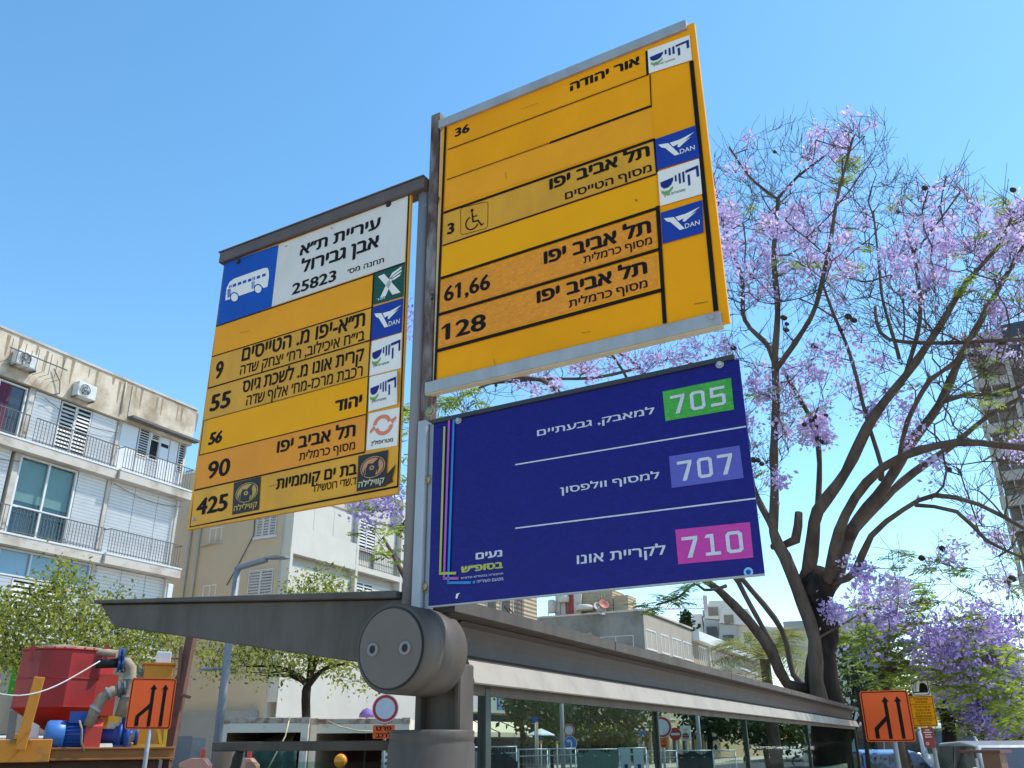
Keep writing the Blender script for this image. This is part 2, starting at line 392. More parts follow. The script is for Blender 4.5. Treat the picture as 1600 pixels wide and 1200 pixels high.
def plate_x(root, fr, n, q):
    pl = Plate(fr, *q, n); o = pl.field().build('operator_plate', M_green, root); mb = MB()
    pl.poly(mb, [(.14, .86), (.34, .88), (.90, .14), (.64, .14), (.50, .37)])
    pl.poly(mb, [(.24, .16), (.42, .16), (.55, .45), (.62, .62), (.55, .66), (.44, .56)])
    pl.poly(mb, [(.50, .66), (.60, .82), (.90, .92), (.90, .86), (.66, .76)])
    pl.poly(mb, [(.56, .66), (.66, .735), (.90, .82), (.90, .76), (.68, .68)])
    pl.poly(mb, [(.57, .62), (.70, .66), (.89, .71), (.85, .645), (.66, .58)])
    pl.text(mb, 'אגד', .12, .09, .40, .15, 0.0)
    mb.build('emblem', M_white, o)
def plate_metro(root, fr, n, q):
    pl = Plate(fr, *q, n); o = pl.field().build('operator_plate', M_white, root); mb = MB()
    pl.arc(mb, .47, .62, .30, .27, .38, 15, 175); pl.arc(mb, .53, .60, .30, .27, .38, 195, 355)
    pl.poly(mb, [(.74, .70), (.90, .78), (.93, .72), (.80, .58)]); pl.poly(mb, [(.08, .50), (.20, .64), (.27, .54), (.10, .43)])
    mb.build('emblem', M_coral, o); mb = MB(); pl.text(mb, 'מטרופולין', .16, .12, .86, .21, 0.01); mb.build('lettering', M_blk, o)
def px1(*pts): return [(280 + x / 4, 260 + y / 4) for x, y in pts]
def px2(*pts): return [(280 + x / 4, 540 + y / 4) for x, y in pts]
def px3(*pts): return [(640 + x / 3.2, 20 + y / 3.2) for x, y in pts]
def px4(*pts): return [(640 + x / 3.2, 320 + y / 3.2) for x, y in pts]
def px5(*pts): return [(640 + x * .3625, 580 + y * .3625) for x, y in pts]

# ------------------------------------------------ sign post
post = thing('sign_post', 'grey steel post rising from the shelter drum and carrying the three route signs', 'post', S.p(0, -0.03, 1.9))
mb = MB()
u0, _ = S.uv(633, 760); z_top = S.uv(655, 292)[1]
mb.tube([S.p(0.002, -0.03, 2.02), S.p(0.002, -0.03, 3.875)], 0.026, 16); mb.build('pole', M_post, post)
mb = MB()   # brown head rail over the left sign
ra = S.uv(344.5, 401)
mb.box(S, -1.165, 0.028, -0.055, 0.018, 3.828, 3.884); mb.box(S, -1.172, 0.03, -0.06, 0.024, 3.884, 3.891)
mb.build('head_rail', M_rail, post, 0.003)
mb = MB()   # square upright of the yellow frame
mb.box(S, 0.036, 0.082, -0.05, -0.006, 2.80, 4.215); mb.build('upright', M_rust, post, 0.003)
mb = MB()
mb.box(S, 0.083, 0.100, -0.045, -0.012, 2.90, 4.165); mb.build('edge_strip', M_cream, post, 0.002)
mb = MB()   # bright channel beside the blue sign
mb.box(S, 0.034, 0.070, -0.045, 0.004, 2.12, 2.80); mb.box(S, 0.0705, 0.094, -0.045, -0.02, 2.12, 2.79)
mb.build('channel', M_alu, post, 0.003)
for (x, y, n, r, m) in [(669, 750, -0.0195, 0.014, M_bolt), (664, 918, -0.0195, 0.014, M_bolt), (672, 643, 0.0, 0.014, M_bolt)]:
    u, v = S.uv(x, y, n); bolt(S, u, v, n, r, post, m)
for (x, y) in [(684, 312), (675, 463)]:
    u, v = S.uv(x, y); mb = MB()
    mb.tube([S.p(u - .004, -.004, v + .012), S.p(u + .006, .004, v + .006), S.p(u + .006, .004, v - .006), S.p(u - .004, -.004, v - .012)], 0.004, 6); mb.build('hook', M_dbolt, post)

# ------------------------------------------------ left yellow sign
s1 = thing('bus_stop_sign', 'yellow stop sign left of the post with white name field and bus symbol', 'bus stop sign', S.p(-0.59, 0, 2.53))
u0, u1 = -1.142, -0.047; z0, z1 = 2.538, 3.842
MB().box(S, u0, u1, -0.014, 0, z0, z1).build('panel', M_yelold, s1, 0.001)
mb = MB()
b0 = 0.0012
for a, b, w in [(px1((285, 603))[0], px1((1436, 178))[0], .006), (px1((1436, 178))[0], px2((1365, 885))[0], .007), (px2((1368, 880))[0], px2((65, 1132))[0], .008), (px2((66, 1130))[0], px1((284, 605))[0], .004)]:
    line_px(mb, S, a, b, w, 0.0006)
mb.build('border_line', M_blk, s1)
# name field
nf = rowstrip(s1, M_greyw, px1((622, 489), (1430, 184), (1408, 597), (578, 876)),
    [('עיריית ת״א', 468, 400, 595, 339, .03), ('אבן גבירול', 469.5, 427, 592.5, 367, .03), ('תחנה מס׳', 542.5, 428.5, 600, 402.5, .012), ('25823', 455.5, 461, 526, 421, .022)], S, 0.0014, 'name_field')
bf = MB(); flat_px(bf, S, px1((287, 605), (621, 489), (578, 877), (236, 997)), 0.0014); bf = bf.build('bus_field', M_blue, s1)
mb = MB()
flat_px(mb, S, px1((288, 838), (296, 760), (315, 722), (345, 700), (530, 635), (552, 634), (560, 652), (561, 690), (552, 752), (527, 760), (505, 742), (480, 745), (466, 778), (372, 810), (355, 795), (335, 797), (322, 828)), 0.0026)
mb.build('bus_symbol', M_white, bf); mb = MB()
for cx, cy, r in [(345, 817, 28), (493, 765, 27)]:
    flat_px(mb, S, px1(*[(cx + r * math.cos(t / 20 * 2 * math.pi), cy + 1.15 * r * math.sin(t / 20 * 2 * math.pi)) for t in range(20)]), 0.0030)
mb.build('wheel_arch', M_blue, bf); mb = MB()
for cx, cy, r in [(345, 818, 22), (493, 766, 21)]:
    flat_px(mb, S, px1(*[(cx + r * math.cos(t / 20 * 2 * math.pi), cy + 1.15 * r * math.sin(t / 20 * 2 * math.pi)) for t in range(20)]), 0.0034)
mb.build('bus_wheel', M_white, bf); mb = MB()
for x, y in [(334, 738), (366, 727), (397, 716), (429, 706), (484, 687), (518, 675)]: flat_px(mb, S, px1((x, y), (x + 22, y - 8), (x + 22, y + 9), (x, y + 17)), 0.0032)
for x, y, w, h in [(302, 770, 8, 52), (313, 766, 8, 52), (312, 745, 6, 16), (321, 742, 6, 16), (453, 722, 6, 44), (464, 718, 6, 44), (458, 692, 6, 22), (468, 689, 6, 22)]:
    flat_px(mb, S, px1((x, y), (x + w, y - w * .34), (x + w, y + h - w * .34), (x, y + h)), 0.0032)
mb.build('bus_window', M_blue, bf)
# rows
rowstrip(s1, M_amber, px1((229, 1002), (1210, 676), (1201, 878), (207, 1186)), [], S, 0.0014, 'blank_strip')
rowstrip(s1, M_yelold, px1((204, 1192), (1200, 884)) + px2((1192, -34), (182, 262)), [('9', 335, 593, 350.5, 562.5, .03), ('ת״א-יפו מ. הטייסים', 377, 565, 571, 487.5, .022), ('בי״ח איכילוב, רח׳ יצחק שדה', 374.5, 586, 570, 516, .01)], S, 0.0014)
rowstrip(s1, M_yelold, px2((178, 272), (1190, -30), (1183, 186), (152, 466)), [('55', 327, 643.5, 362, 609.5, .03), ('קרית אונו מ. לשכת גיוס', 378, 614, 569, 544, .022), ('רכבת מרכז-מח׳ אלוף שדה', 384, 634, 567, 571, .008)], S, 0.0014)
rowstrip(s1, M_yelnew, px2((180, 466), (1180, 196), (1172, 424), (155, 676)), [('56', 324.5, 696, 348, 672, .05, .14), ('יהוד', 522.5, 644, 566, 616.5, .04)], S, 0.0018)
rowstrip(s1, M_orow2, px2((120, 690), (1164, 434), (1158, 662), (97, 900)), [('90', 323, 749, 361, 714.5, .02), ('תל אביב יפו', 432, 708, 556, 662.5, .028), ('מסוף כרמלית', 467, 720, 555, 690, .01)], S, 0.0014)
rowstrip(s1, M_yelold, px2((93, 910), (1150, 670), (1140, 905), (72, 1130)), [('425', 305.5, 806, 357.5, 770.5, .03), ('בת ים קוממיות', 431, 765, 558, 724, .03), ('ד.שדי רוטשילד', 487, 769.5, 557, 745.5, .008)], S, 0.0014)
mb = MB()
for a, b, w in [(px1((230, 1000))[0], px1((1210, 673))[0], .006), (px1((1210, 670))[0], px1((1412, 600))[0], .005), (px1((205, 1189))[0], px1((1205, 880))[0], .005), (px2((180, 267))[0], px2((1190, -33))[0], .006), (px2((150, 470))[0], px2((1185, 191))[0], .002), (px2((125, 685))[0], px2((1165, 430))[0], .004), (px2((95, 905))[0], px2((1160, 665))[0], .006), (px1((1216, 672))[0], px2((1192, 0))[0], .006), (px2((1191, 0))[0], px2((1160, 660))[0], .005)]:
    line_px(mb, S, a, b, w, 0.0034)
mb.build('row_line', M_blk, s1)
plate_x(s1, S, 0.0015, px1((1218, 672), (1412, 602), (1402, 812), (1211, 866)))
plate_dan(s1, S, 0.0015, px1((1210, 878), (1402, 822), (1390, 1035), (1198, 1090)))
plate_kav(s1, S, 0.0015, px1((1205, 1095), (1391, 1040)) + px2((1385, 140), (1188, 190)))
# newer sticker with its corner peeling
p_ = px2((1190, 197), (1362, 155), (1362, 365), (1182, 412)); plate_kav(s1, S, 0.0036, p_, M_white)
mb = MB(); cu = [S.uv(*q, 0.004) for q in px2((1362, 155), (1364, 260), (1362, 365), (1376, 330), (1377, 200))]
mb.add([S.p(cu[0][0], .004, cu[0][1]), S.p(cu[1][0], .004, cu[1][1]), S.p(cu[2][0], .004, cu[2][1]), S.p(cu[3][0], .016, cu[3][1]), S.p(cu[4][0], .018, cu[4][1])], [(0, 1, 4), (1, 3, 4), (1, 2, 3)]); mb.build('sticker_curl', M_white, s1)
plate_metro(s1, S, 0.0015, px2((1185, 425), (1378, 385), (1362, 625), (1168, 655)))
# two dark night-bus stickers: a round eye under a horned brow in a disc
M_dst = mat('sticker_black', (0.018, 0.014, 0.014), 0.5, var=0.25, scale=12); M_gold = mat('sticker_gold', (0.50, 0.30, 0.06), 0.5, var=0.12, scale=14)
M_peach = mat('sticker_peach', (0.55, 0.24, 0.10), 0.5, var=0.2, scale=14); M_pale = mat('sticker_pale', (0.5, 0.45, 0.3), 0.5)
M_lblue = mat('sticker_light_blue', (0.12, 0.3, 0.62), 0.5)
def night(root, q, cd_, txt, lb):
    pl = Plate(S, *q, 0.004); o = pl.field().build('sticker', M_dst, root, label=lb); mb = MB()
    pl.arc(mb, .52, .60, .42, .30, .07, 0, 360, 30); pl.ell(mb, .52, .60, .36, .255); mb.build('disc', cd_, o); mb = MB()
    pl.poly(mb, [(.28, .36), (.30, .60), (.36, .72), (.52, .70), (.76, .86), (.70, .68), (.74, .56), (.70, .40), (.66, .52), (.62, .34)], .0018)
    pl.poly(mb, [(.20, .40), (.22, .36), (.28, .50), (.26, .62)], .0018); mb.build('silhouette', M_dst, o); mb = MB()
    pl.ell(mb, .50, .58, .085, .065, 18, .0024); mb.build('eye', cd_, o); mb = MB(); pl.ell(mb, .50, .58, .035, .027, 12, .003); mb.build('pupil', M_dst, o)
    mb = MB(); pl.text(mb, txt, .07, .09, .95, .24, 0.03, .0026); mb.build('lettering', M_gold if cd_ is M_gold else M_pale, o)
night(s1, px2((342, 858), (510, 818), (497, 1025), (330, 1058)), M_gold, 'קווילילה', 'dark square night-bus sticker beside the route number')
night(s1, px2((1120, 690), (1305, 652), (1292, 878), (1108, 912)), M_peach, 'קווילילה', 'dark torn night-bus sticker at the lower right corner')
mb = MB(); flat_px(mb, S, px2((1292, 810), (1318, 780), (1352, 742), (1340, 790), (1330, 830), (1335, 850), (1290, 872)), 0.0042)
mb.build('burn_mark', mat('scorched_paint', (0.05, 0.03, 0.015), 0.8, var=0.5, scale=40), s1)
for q in px1((372, 597), (1310, 238)):
    u, v = S.uv(*q); bolt(S, u, v, 0.0, 0.010, s1, M_dbolt)
u, v = S.uv(*px2((97, 1088))[0]); bolt(S, u, v, 0.0, 0.006, s1, M_alu, 'rivet')

# ------------------------------------------------ right yellow sign
s2 = thing('bus_stop_sign', 'tall yellow stop sign right of the post with route numbers 36 to 128', 'bus stop sign', S.p(0.65, 0, 2.93))
MB().box(S, 0.101, 1.212, -0.014, 0, 2.905, 4.135).build('panel', M_yel, s2, 0.001)
for q in ((0.090, 1.185, -0.02, 0.014, 4.110, 4.152), (0.068, 1.190, -0.02, 0.016, 2.897, 2.943)): MB().box(S, *q).build('frame_rail', M_steel, s2, 0.002)
mb = MB(); mb.box(S, 0.068, 1.190, -0.018, 0.012, 2.8935, 2.8968); mb.build('rail_lip', M_cream, s2)
u, v = S.uv(1111, 496, .016); bolt(S, u, v, 0.016, 0.010, s2, M_steel, 'screw')
mb = MB(); u, v = S.uv(775, 602, .0); mb.sphere(S.p(u, 0.0, v - .0), 0.006); mb.build('screw', M_dbolt, s2)
rowstrip(s2, M_yel, px3((192, 580), (1180, 205), (1186, 305), (190, 680)), [('36', 710.5, 214.4, 733.7, 192.5, .035), ('אור יהודה', 891, 143, 998.7, 87.5, .04)], S, 0.0014)
rowstrip(s2, M_yel, px3((190, 690), (1196, 312), (1206, 460), (186, 832)), [], S, 0.0012, 'blank_strip')
rowstrip(s2, M_amber, px3((186, 840), (1206, 474), (1220, 622), (176, 975)), [], S, 0.0013, 'blank_strip')
st = rowstrip(s2, M_yelold, px3((172, 1006), (1222, 640), (1230, 800), (166, 1160)), [('3', 698.6, 367, 710, 346.5, .035), ('תל אביב יפו', 858.7, 296.5, 1014, 226.5, .036), ('מסוף הטייסים', 883, 312, 1017.5, 256.5, .016)], S, 0.0014)
rowstrip(s2, M_yelnew, px3((164, 1170), (1234, 812), (1240, 968)) + px4((156, 366),), [], S, 0.0014, 'blank_strip')
rowstrip(s2, M_orow, px4((155, 385), (1230, 40), (1235, 212), (150, 540)), [('61,66', 693.7, 472, 765.6, 427, .022), ('תל אביב יפו', 850, 413, 1016, 343.5, .036), ('מסוף כרמלית', 912, 411.5, 1018, 370, .012)], S, 0.0014)
rowstrip(s2, M_orow, px4((140, 562), (1232, 250), (1240, 408), (134, 716)), [('128', 696, 531, 759, 489, .022), ('תל אביב יפו', 839, 474, 1010, 407.5, .036), ('מסוף כרמלית', 889, 481, 1011, 437, .014)], S, 0.0014)
mb = MB()
for a, b, w in [(px3((180, 572))[0], px4((126, 888))[0], .011), (px3((1408, 240))[0], px4((1532, 530))[0], .016), (px3((1184, 190))[0], px3((1190, 308))[0], .009), (px3((1202, 308))[0], px3((1208, 470))[0], .004), (px3((1223, 630))[0], px3((1238, 800))[0], .009), (px3((1240, 965))[0], px4((1276, 592))[0], .014),
    (px3((190, 685))[0], px3((1195, 308))[0], .004), (px3((700, 650))[0], px3((1205, 466))[0], .010), (px3((185, 835))[0], px3((700, 651))[0], .003), (px3((170, 1000))[0], px3((1225, 632))[0], .011), (px3((165, 1164))[0], px3((1235, 805))[0], .006), (px4((155, 368))[0], px4((1240, 16))[0], .012), (px4((145, 550))[0], px4((1250, 221))[0], .012), (px4((138, 730))[0], px4((1265, 424))[0], .014)]:
    line_px(mb, S, a, b, w, 0.0034)
mb.build('row_line', M_blk, s2)
plate_kav(s2, S, 0.0045, px3((1190, 186), (1400, 110), (1412, 235), (1197, 303)))
plate_dan(s2, S, 0.0045, px3((1228, 632), (1430, 562), (1450, 722), (1238, 785)))
plate_kav(s2, S, 0.0045, px3((1240, 795), (1447, 728), (1463, 905), (1253, 966)))
plate_dan(s2, S, 0.0045, px3((1255, 1000), (1462, 935)) + px4((1470, 138), (1265, 195)))
# scuffs and small marks of wear
for a, b, w in [(px4((1420, 496))[0], px4((1490, 484))[0], .002), (px3((479, 795))[0], px3((483, 830))[0], .0018), (px3((1128, 932))[0], px3((1138, 942))[0], .004), (px4((690, 250))[0], px4((712, 262))[0], .002), (px4((860, 640))[0], px4((905, 633))[0], .0015), (px4((420, 770))[0], px4((428, 800))[0], .0015), (px3((560, 480))[0], px3((640, 452))[0], .0012)]:
    mb = MB(); line_px(mb, S, a, b, w, .0038); mb.build('scuff', mat('scuff_brown', (.16, .085, .02), .7, var=.3, scale=30), s2)
for a, b, w in [(px2((700, 560))[0], px2((715, 600))[0], .0015), (px1((660, 500))[0], px1((676, 494))[0], .003), (px1((950, 378))[0], px1((956, 392))[0], .003), (px1((410, 660))[0], px1((414, 640))[0], .003), (px2((560, 880))[0], px2((640, 862))[0], .0015), (px1((380, 1040))[0], px1((440, 1026))[0], .0012)]:
    mb = MB(); line_px(mb, S, a, b, w, .0040); mb.build('scuff', MATS['scuff_brown'], s1)
# wheelchair symbol
mb = MB(); pl = Plate(S, *px3((255, 975), (392, 942), (390, 1075), (255, 1112)), 0.003)
for a, b in [((.12, 1), (.88, 1)), ((1, .88), (1, .12)), ((.88, 0), (.12, 0)), ((0, .12), (0, .88))]:
    P1, P2 = np.array(a), np.array(b); d = (P2 - P1) / np.linalg.norm(P2 - P1); q = np.array([-d[1], d[0]]) * .008
    pl.poly(mb, [tuple(P1 + q), tuple(P1 - q), tuple(P2 - q), tuple(P2 + q)], 0)
for cx, cy, t in [(.88, .88, 0), (.12, .88, 90), (.12, .12, 180), (.88, .12, 270)]: pl.arc(mb, cx, cy, .127, .127, .12, t, t + 90, 6, 0)
pl.ell(mb, .42, .80, .055, .06, 14, 0); pl.arc(mb, .42, .34, .25, .26, .18, 110, 340, 18, 0)
pl.poly(mb, [(.40, .72), (.45, .72), (.49, .36), (.43, .36)], 0); pl.poly(mb, [(.45, .58), (.62, .58), (.62, .54), (.45, .54)], 0)
pl.poly(mb, [(.44, .40), (.66, .40), (.78, .20), (.86, .23), (.85, .18), (.76, .14), (.63, .34), (.44, .35)], 0)
mb.build('wheelchair_symbol', M_blk, st)

# ------------------------------------------------ blue sign
M_bl2 = cell_mat('blue_reflective', (0.016, 0.015, 0.165), 0.0105, 0.22, 0.3, var=0.06)
M_tw = cell_mat('white_reflective', (0.58, 0.58, 0.64), 0.0105, 0.10, 0.4, 0.05)
M_g705 = cell_mat('green_reflective', (0.07, 0.37, 0.06), 0.0105, 0.28); M_l707 = cell_mat('lilac_reflective', (0.11, 0.11, 0.42), 0.0105, 0.08); M_p710 = cell_mat('pink_reflective', (0.55, 0.055, 0.32), 0.0105, 0.10)
M_sy = mat('stripe_yellow', (0.42, 0.42, 0.07), 0.45); M_sp = mat('stripe_pink', (0.42, 0.09, 0.36), 0.45); M_sb = mat('stripe_blue', (0.012, 0.20, 0.52), 0.45)
s3 = thing('route_sign', 'dark blue weekend route sign listing 705, 707 and 710 under the yellow sign', 'route sign', S.p(0.66, 0, 2.13))
pb = px5((113, 216), (1412, -62), (1533, 878), (90, 1000))
MB().box(S, 0.103, 1.226, -0.006, 0, 2.128, 2.776).build('panel', M_bl2, s3, 0.001)
mb = MB(); mb.box(S, 0.098, 1.214, -0.010, 0.008, 2.776, 2.792); mb.build('top_rail', mat('dark_rail', (0.035, 0.035, 0.04), 0.5, var=.2), s3, 0.001)
mb = MB(); mb.box(S, 0.103, 1.226, -0.008, 0.002, 2.1225, 2.1278); mb.build('bottom_rail', M_steel, s3)
for q, m, t, tq in [(((1090, 88), (1385, 28), (1398, 165), (1103, 215)), M_g705, '705', ((1130, 188), (1357, 62))), (((1118, 367), (1422, 320), (1440, 460), (1130, 503)), M_l707, '707', ((1160, 477), (1390, 353))), (((1145, 683), (1467, 650), (1482, 803), (1158, 832)), M_p710, '710', ((1180, 808), (1432, 686)))]:
    (a, b) = px5(*tq); mb = MB(); flat_px(mb, S, px5(*q), 0.0012); o = mb.build('number_field', m, s3)
    # squared numerals
    pl = Plate(S, a if 0 else (px5((tq[0][0], tq[0][1] - (tq[0][1] - tq[1][1]) + (tq[1][0] - tq[0][0]) * .19))[0]), b, px5((tq[1][0] + 8, tq[1][1] + (tq[0][1] - tq[1][1]) - (tq[1][0] - tq[0][0]) * .145))[0], a, 0.0024); mb = MB()
    u0, v0 = S.uv(*a); u1, v1 = S.uv(*b)
    def D(pts): mb.add([S.p(u0 + (u1 - u0) * x, 0.0024, v0 + (v1 - v0) * y) for x, y in pts], [tuple(range(len(pts)))])
    for k, ch in enumerate(t):
        x = k * .365; w = .27; tk = .062; th = .15
        if ch == '7': D([(x, 1), (x, 1 - th), (x + w - tk, 1 - th), (x + w, 1)]); D([(x + w, 1), (x + w - tk - .01, 1 - th), (x + w * .28, 0), (x + w * .28 + tk * 1.3, 0), (x + w, .86)])
        elif ch == '0':
            c = .09; o8 = [(x + .05, 0), (x + w - .05, 0), (x + w, c * 1.4), (x + w, 1 - c * 1.4), (x + w - .05, 1), (x + .05, 1), (x, 1 - c * 1.4), (x, c * 1.4)]
            i8 = [(x + tk + .02, th), (x + w - tk - .02, th), (x + w - tk, th + .06), (x + w - tk, 1 - th - .06), (x + w - tk - .02, 1 - th), (x + tk + .02, 1 - th), (x + tk, 1 - th - .06), (x + tk, th + .06)]
            for j in range(8): D([o8[j], o8[(j + 1) % 8], i8[(j + 1) % 8], i8[j]])
        elif ch == '1': D([(x + .11, 0), (x + .11 + tk, 0), (x + .11 + tk, 1), (x + .11, 1)]); D([(x + .02, .84), (x + .11, .84), (x + .11, 1), (x + .06, 1)]); D([(x + .02, 0), (x + .11, 0), (x + .11, th), (x + .02, th)]); D([(x + .11 + tk, 0), (x + w, 0), (x + w, th), (x + .11 + tk, th)])
        elif ch == '5': D([(x, 1), (x, .46), (x + tk, .46), (x + tk, 1)]); D([(x + tk, 1 - th), (x + w, 1 - th), (x + w, 1), (x + tk, 1)]); D([(x + tk, .46), (x + tk, .60), (x + w - .05, .62), (x + w, .52), (x + w - tk, .46)]); D([(x + w, .52), (x + w - tk, .46), (x + w - tk, .16), (x + w, .10)]); D([(x, 0), (x + w - .05, 0), (x + w, .10), (x + w - tk, th), (x, th)])
    mb.build('numerals', M_tw, o)
mb = MB()
line_px(mb, S, *px5((455, 403), (1450, 238)), .0045, .0012); line_px(mb, S, *px5((455, 677), (1492, 548)), .0045, .0012)
mb.build('divider_line', M_tw, s3); mb = MB()
for t, a, b, o in [('למאבק, גבעתיים', (550, 280), (1054, 156), .012), ('למסוף וולפסון', (650, 528), (1076, 434), .012), ('לקריית אונו', (722, 832), (1102, 750), .012), ('נעים', (285, 812), (399, 770), .03)]:
    (x0, y0), (x1, y1) = px5(a, b); mb = MB(); thing_text(mb, S, t, x0, y0, x1, y1, .0012, o); mb.build('lettering', M_tw, s3)
for t, a, b in [('תחבורה בסופ״ש ובחגים', (222, 896), (403, 868)), ('מטעם העירייה', (290, 913), (403, 889))]:
    (x0, y0), (x1, y1) = px5(a, b); mb = MB(); thing_text(mb, S, t, x0, y0, x1, y1, .0012, 0.0); mb.build('lettering', M_tw, s3)
mb = MB()
(x0, y0), (x1, y1) = px5((222, 869), (402, 821)); thing_text(mb, S, 'בסופ״ש', x0, y0, x1, y1, .0012, .05); mb.build('yellow_lettering', M_sy, s3)
for m, pts, nm in [(M_sy, ((150, 238), (131, 872), (200, 870)), 'yellow_stripe'), (M_sp, ((170, 211), (148, 893), (211, 893)), 'pink_stripe'), (M_sb, ((190, 206), (166, 912), (265, 911)), 'blue_stripe')]:
    mb = MB(); q = px5(*pts); line_px(mb, S, q[0], q[1], .0085, .0012 + .0004 * len(nm)); line_px(mb, S, (q[1][0] - 1.3, q[1][1]), q[2], .0085, .0012 + .0004 * len(nm))
    if nm == 'blue_stripe': line_px(mb, S, *px5((272, 910), (283, 909)), .0085, .0012 + .0004 * len(nm))
    mb.build(nm, m, s3)
for q in [(1125, 569.5), px5((212, 213))[0]]:
    u, v = S.uv(*q); bolt(S, u, v, 0.001, 0.009, s3, M_alu, 'screw')
u, v = S.uv(*px5((1461, 866))[0]); mb = MB(); mb.lathe(S.p(u, .0005, v), SF, [(.013, 0), (.013, .001), (0.0001, .001)], 20, False); o = mb.build('round_sticker', mat('sticker_sky', (.25, .5, .7), .4), s3)
mb = MB(); mb.lathe(S.p(u, .0017, v), SF, [(.007, 0), (.007, .0006), (0.0001, .0006)], 16, False); mb.build('sticker_mark', M_blue, o)
u, v = S.uv(*px5((208, 968))[0]); mb = MB(); mb.add([S.p(u - .008, .001, v - .008), S.p(u - .002, .001, v - .009), S.p(u + .003, .001, v + .003), S.p(u + .009, .001, v + .009), S.p(u - .006, .001, v + .006)], [(0, 1, 2, 3, 4)]); mb.build('painted_glint', M_white, s3)  # glint near the lower left corner, painted as a flat white patch
# ================================================================== BUS SHELTER
Q = Fr(P0, SU, SF)
def sh(e): return Fr(P0 + SD * e, SU, -SD)       # section plane at distance e along the shelter
M_sh = mat('shelter_taupe_paint', (0.106, 0.088, 0.074), 0.5, 0.0, spec=.18, scale=7, col2=(0.074, 0.058, 0.047), mix=(.42, .66), bump=0.06, stretch=(1, 1, .3))
M_shd = mat('shelter_dark_metal', (0.085, 0.067, 0.058), 0.5, 0.0, spec=.18, var=0.1, scale=5)
M_flap = mat('shelter_light_flap', (0.37, 0.325, 0.27), 0.55, 0.0, scale=6, col2=(0.27, 0.24, 0.20), mix=(.45, .75))
M_seal = mat('black_rubber', (0.012, 0.012, 0.013), 0.6)
M_grn = mat('dark_green_steel', (0.018, 0.030, 0.028), 0.45, var=0.15)
M_glass = glass_mat('shelter_glass')
F0 = sh(0.24)
def uz(x, y, e=0.24):
    fr = sh(e); return fr.uv(x, y)
shel = thing('bus_shelter', 'taupe metal bus shelter with round drum, long roof and glass back wall', 'bus shelter', P0 + SD * 4)
# end of the roof along the street (x = 1340)
def ext(u, z, xpx):
    lo, hi = 0.3, 40
    for _ in range(60):
        m = (lo + hi) / 2
        if px_of(P0 + SD * m + SU * u + UP * z)[0] < xpx: lo = m
        else: hi = m
    return lo
uA, zA = uz(751, 945); uB, zB = uz(746, 965); uC, zC = uz(706, 967); uD, zD = uz(733, 1033); uE, zE = uz(742, 1066)
LEN = ext(uA, zA, 1341)
zT = zA + 0.004
def extr(name, prof, m, e0=0.24, e1=None, bevel=0.0, parent=shel):
    e1 = LEN if e1 is None else e1
    mb = MB(); mb.prism([P0 + SD * e0 + SU * u + UP * z for u, z in prof], SD * (e1 - e0)); return mb.build(name, m, parent, bevel)
wl, wz = S.uv(150, 939); bl_, bz = S.uv(172, 978)
roof = extr('roof', [(uA, zA), (uA, zB), (uC + .03, zB - .004), (-0.02, zB - .02), (wl, wz - .012), (wl, wz), (-0.02, zA + .012)], M_sh, 0.06)
extr('gutter_beam', [(uC + .045, zB - .006), (uC + .022, zC - .025), (uC + .012, zC - .055), (uC + .008, (zC + zD) / 2), (uC + .012, zD + .03), (uD - .006, zD + .006), (uC - .10, zD + .005), (uC - .10, zB - .024)], M_shd)
extr('light_flap', [(uD - .004, zD + .004), (uE, zE), (uE - .012, zE - .004), (uD - .03, zD + .002)], M_flap)
extr('inner_rail', [(uD - .06, zD), (uD - .035, zD), (uD - .035, zE - .035), (uD - .06, zE - .035)], M_sh)
# near end cantilever plate (tapered), a few cm thick
mb = MB(); pts = [S.uv(152, 944), S.uv(172, 978), S.uv(330, 1001), S.uv(565, 1036), S.uv(625, 1045), S.uv(640, 935)]
mb.prism([S.p(u, -0.015, z) for u, z in pts], SD * 0.05); canti = mb.build('cantilever', M_sh, shel, 0.004)
mb = MB(); a, b = S.uv(150, 938), S.uv(622, 923)
mb.prism([S.p(a[0], 0.012, a[1]), S.p(b[0], 0.012, b[1]), S.p(b[0], 0.012, b[1] - .026), S.p(a[0], 0.012, a[1] - .014)], SD * 0.10); mb.build('roof_edge', M_sh, shel, 0.003)
# drum
e_f = -0.15; Ff = sh(e_f); uc, zc = Ff.uv(610, 1012); Rd = 0.1385; AX = -SF
mb = MB(); C0 = Ff.p(uc, 0, zc)
mb.lathe(C0, AX, [(Rd - .012, 0.004), (Rd - .004, 0.0), (Rd, 0.006), (Rd, 0.095), (Rd - .002, .0965), (Rd - .002, .0985), (Rd, .10), (Rd, 0.235), (Rd - .02, 0.237)], 72); dr = mb.build('drum', M_sh, shel)
mb = MB(); mb.lathe(C0, AX, [(Rd - .0125, -.001), (Rd - .0125, .02)], 64); mb.build('seal', M_seal, dr)
mb = MB(); mb.lathe(C0, AX, [(.001, -.004), (Rd - .019, -.004), (Rd - .017, -.002), (Rd - .017, .01)], 64, False); mb.build('cover_plate', mat('cover_grey', (0.150, 0.125, 0.108), 0.5, 0.0, spec=.15, var=.08, scale=8), dr)
for x, y in [(584, 1015), (634.5, 1012.5)]:
    u, v = Ff.uv(x, y); cc = Ff.p(u, 0, v); mb = MB()
    mb.lathe(cc - AX * .004, SF, [(.022, 0), (.022, .003), (.0195, .006), (.0135, .006), (.0125, .001)], 28); mb.build('socket_ring', M_post, dr)
    mb = MB(); mb.lathe(cc - AX * .0045, SF, [(.0123, 0), (.0123, .0012), (.0001, .0012)], 20, False); mb.build('socket', M_seal, dr)
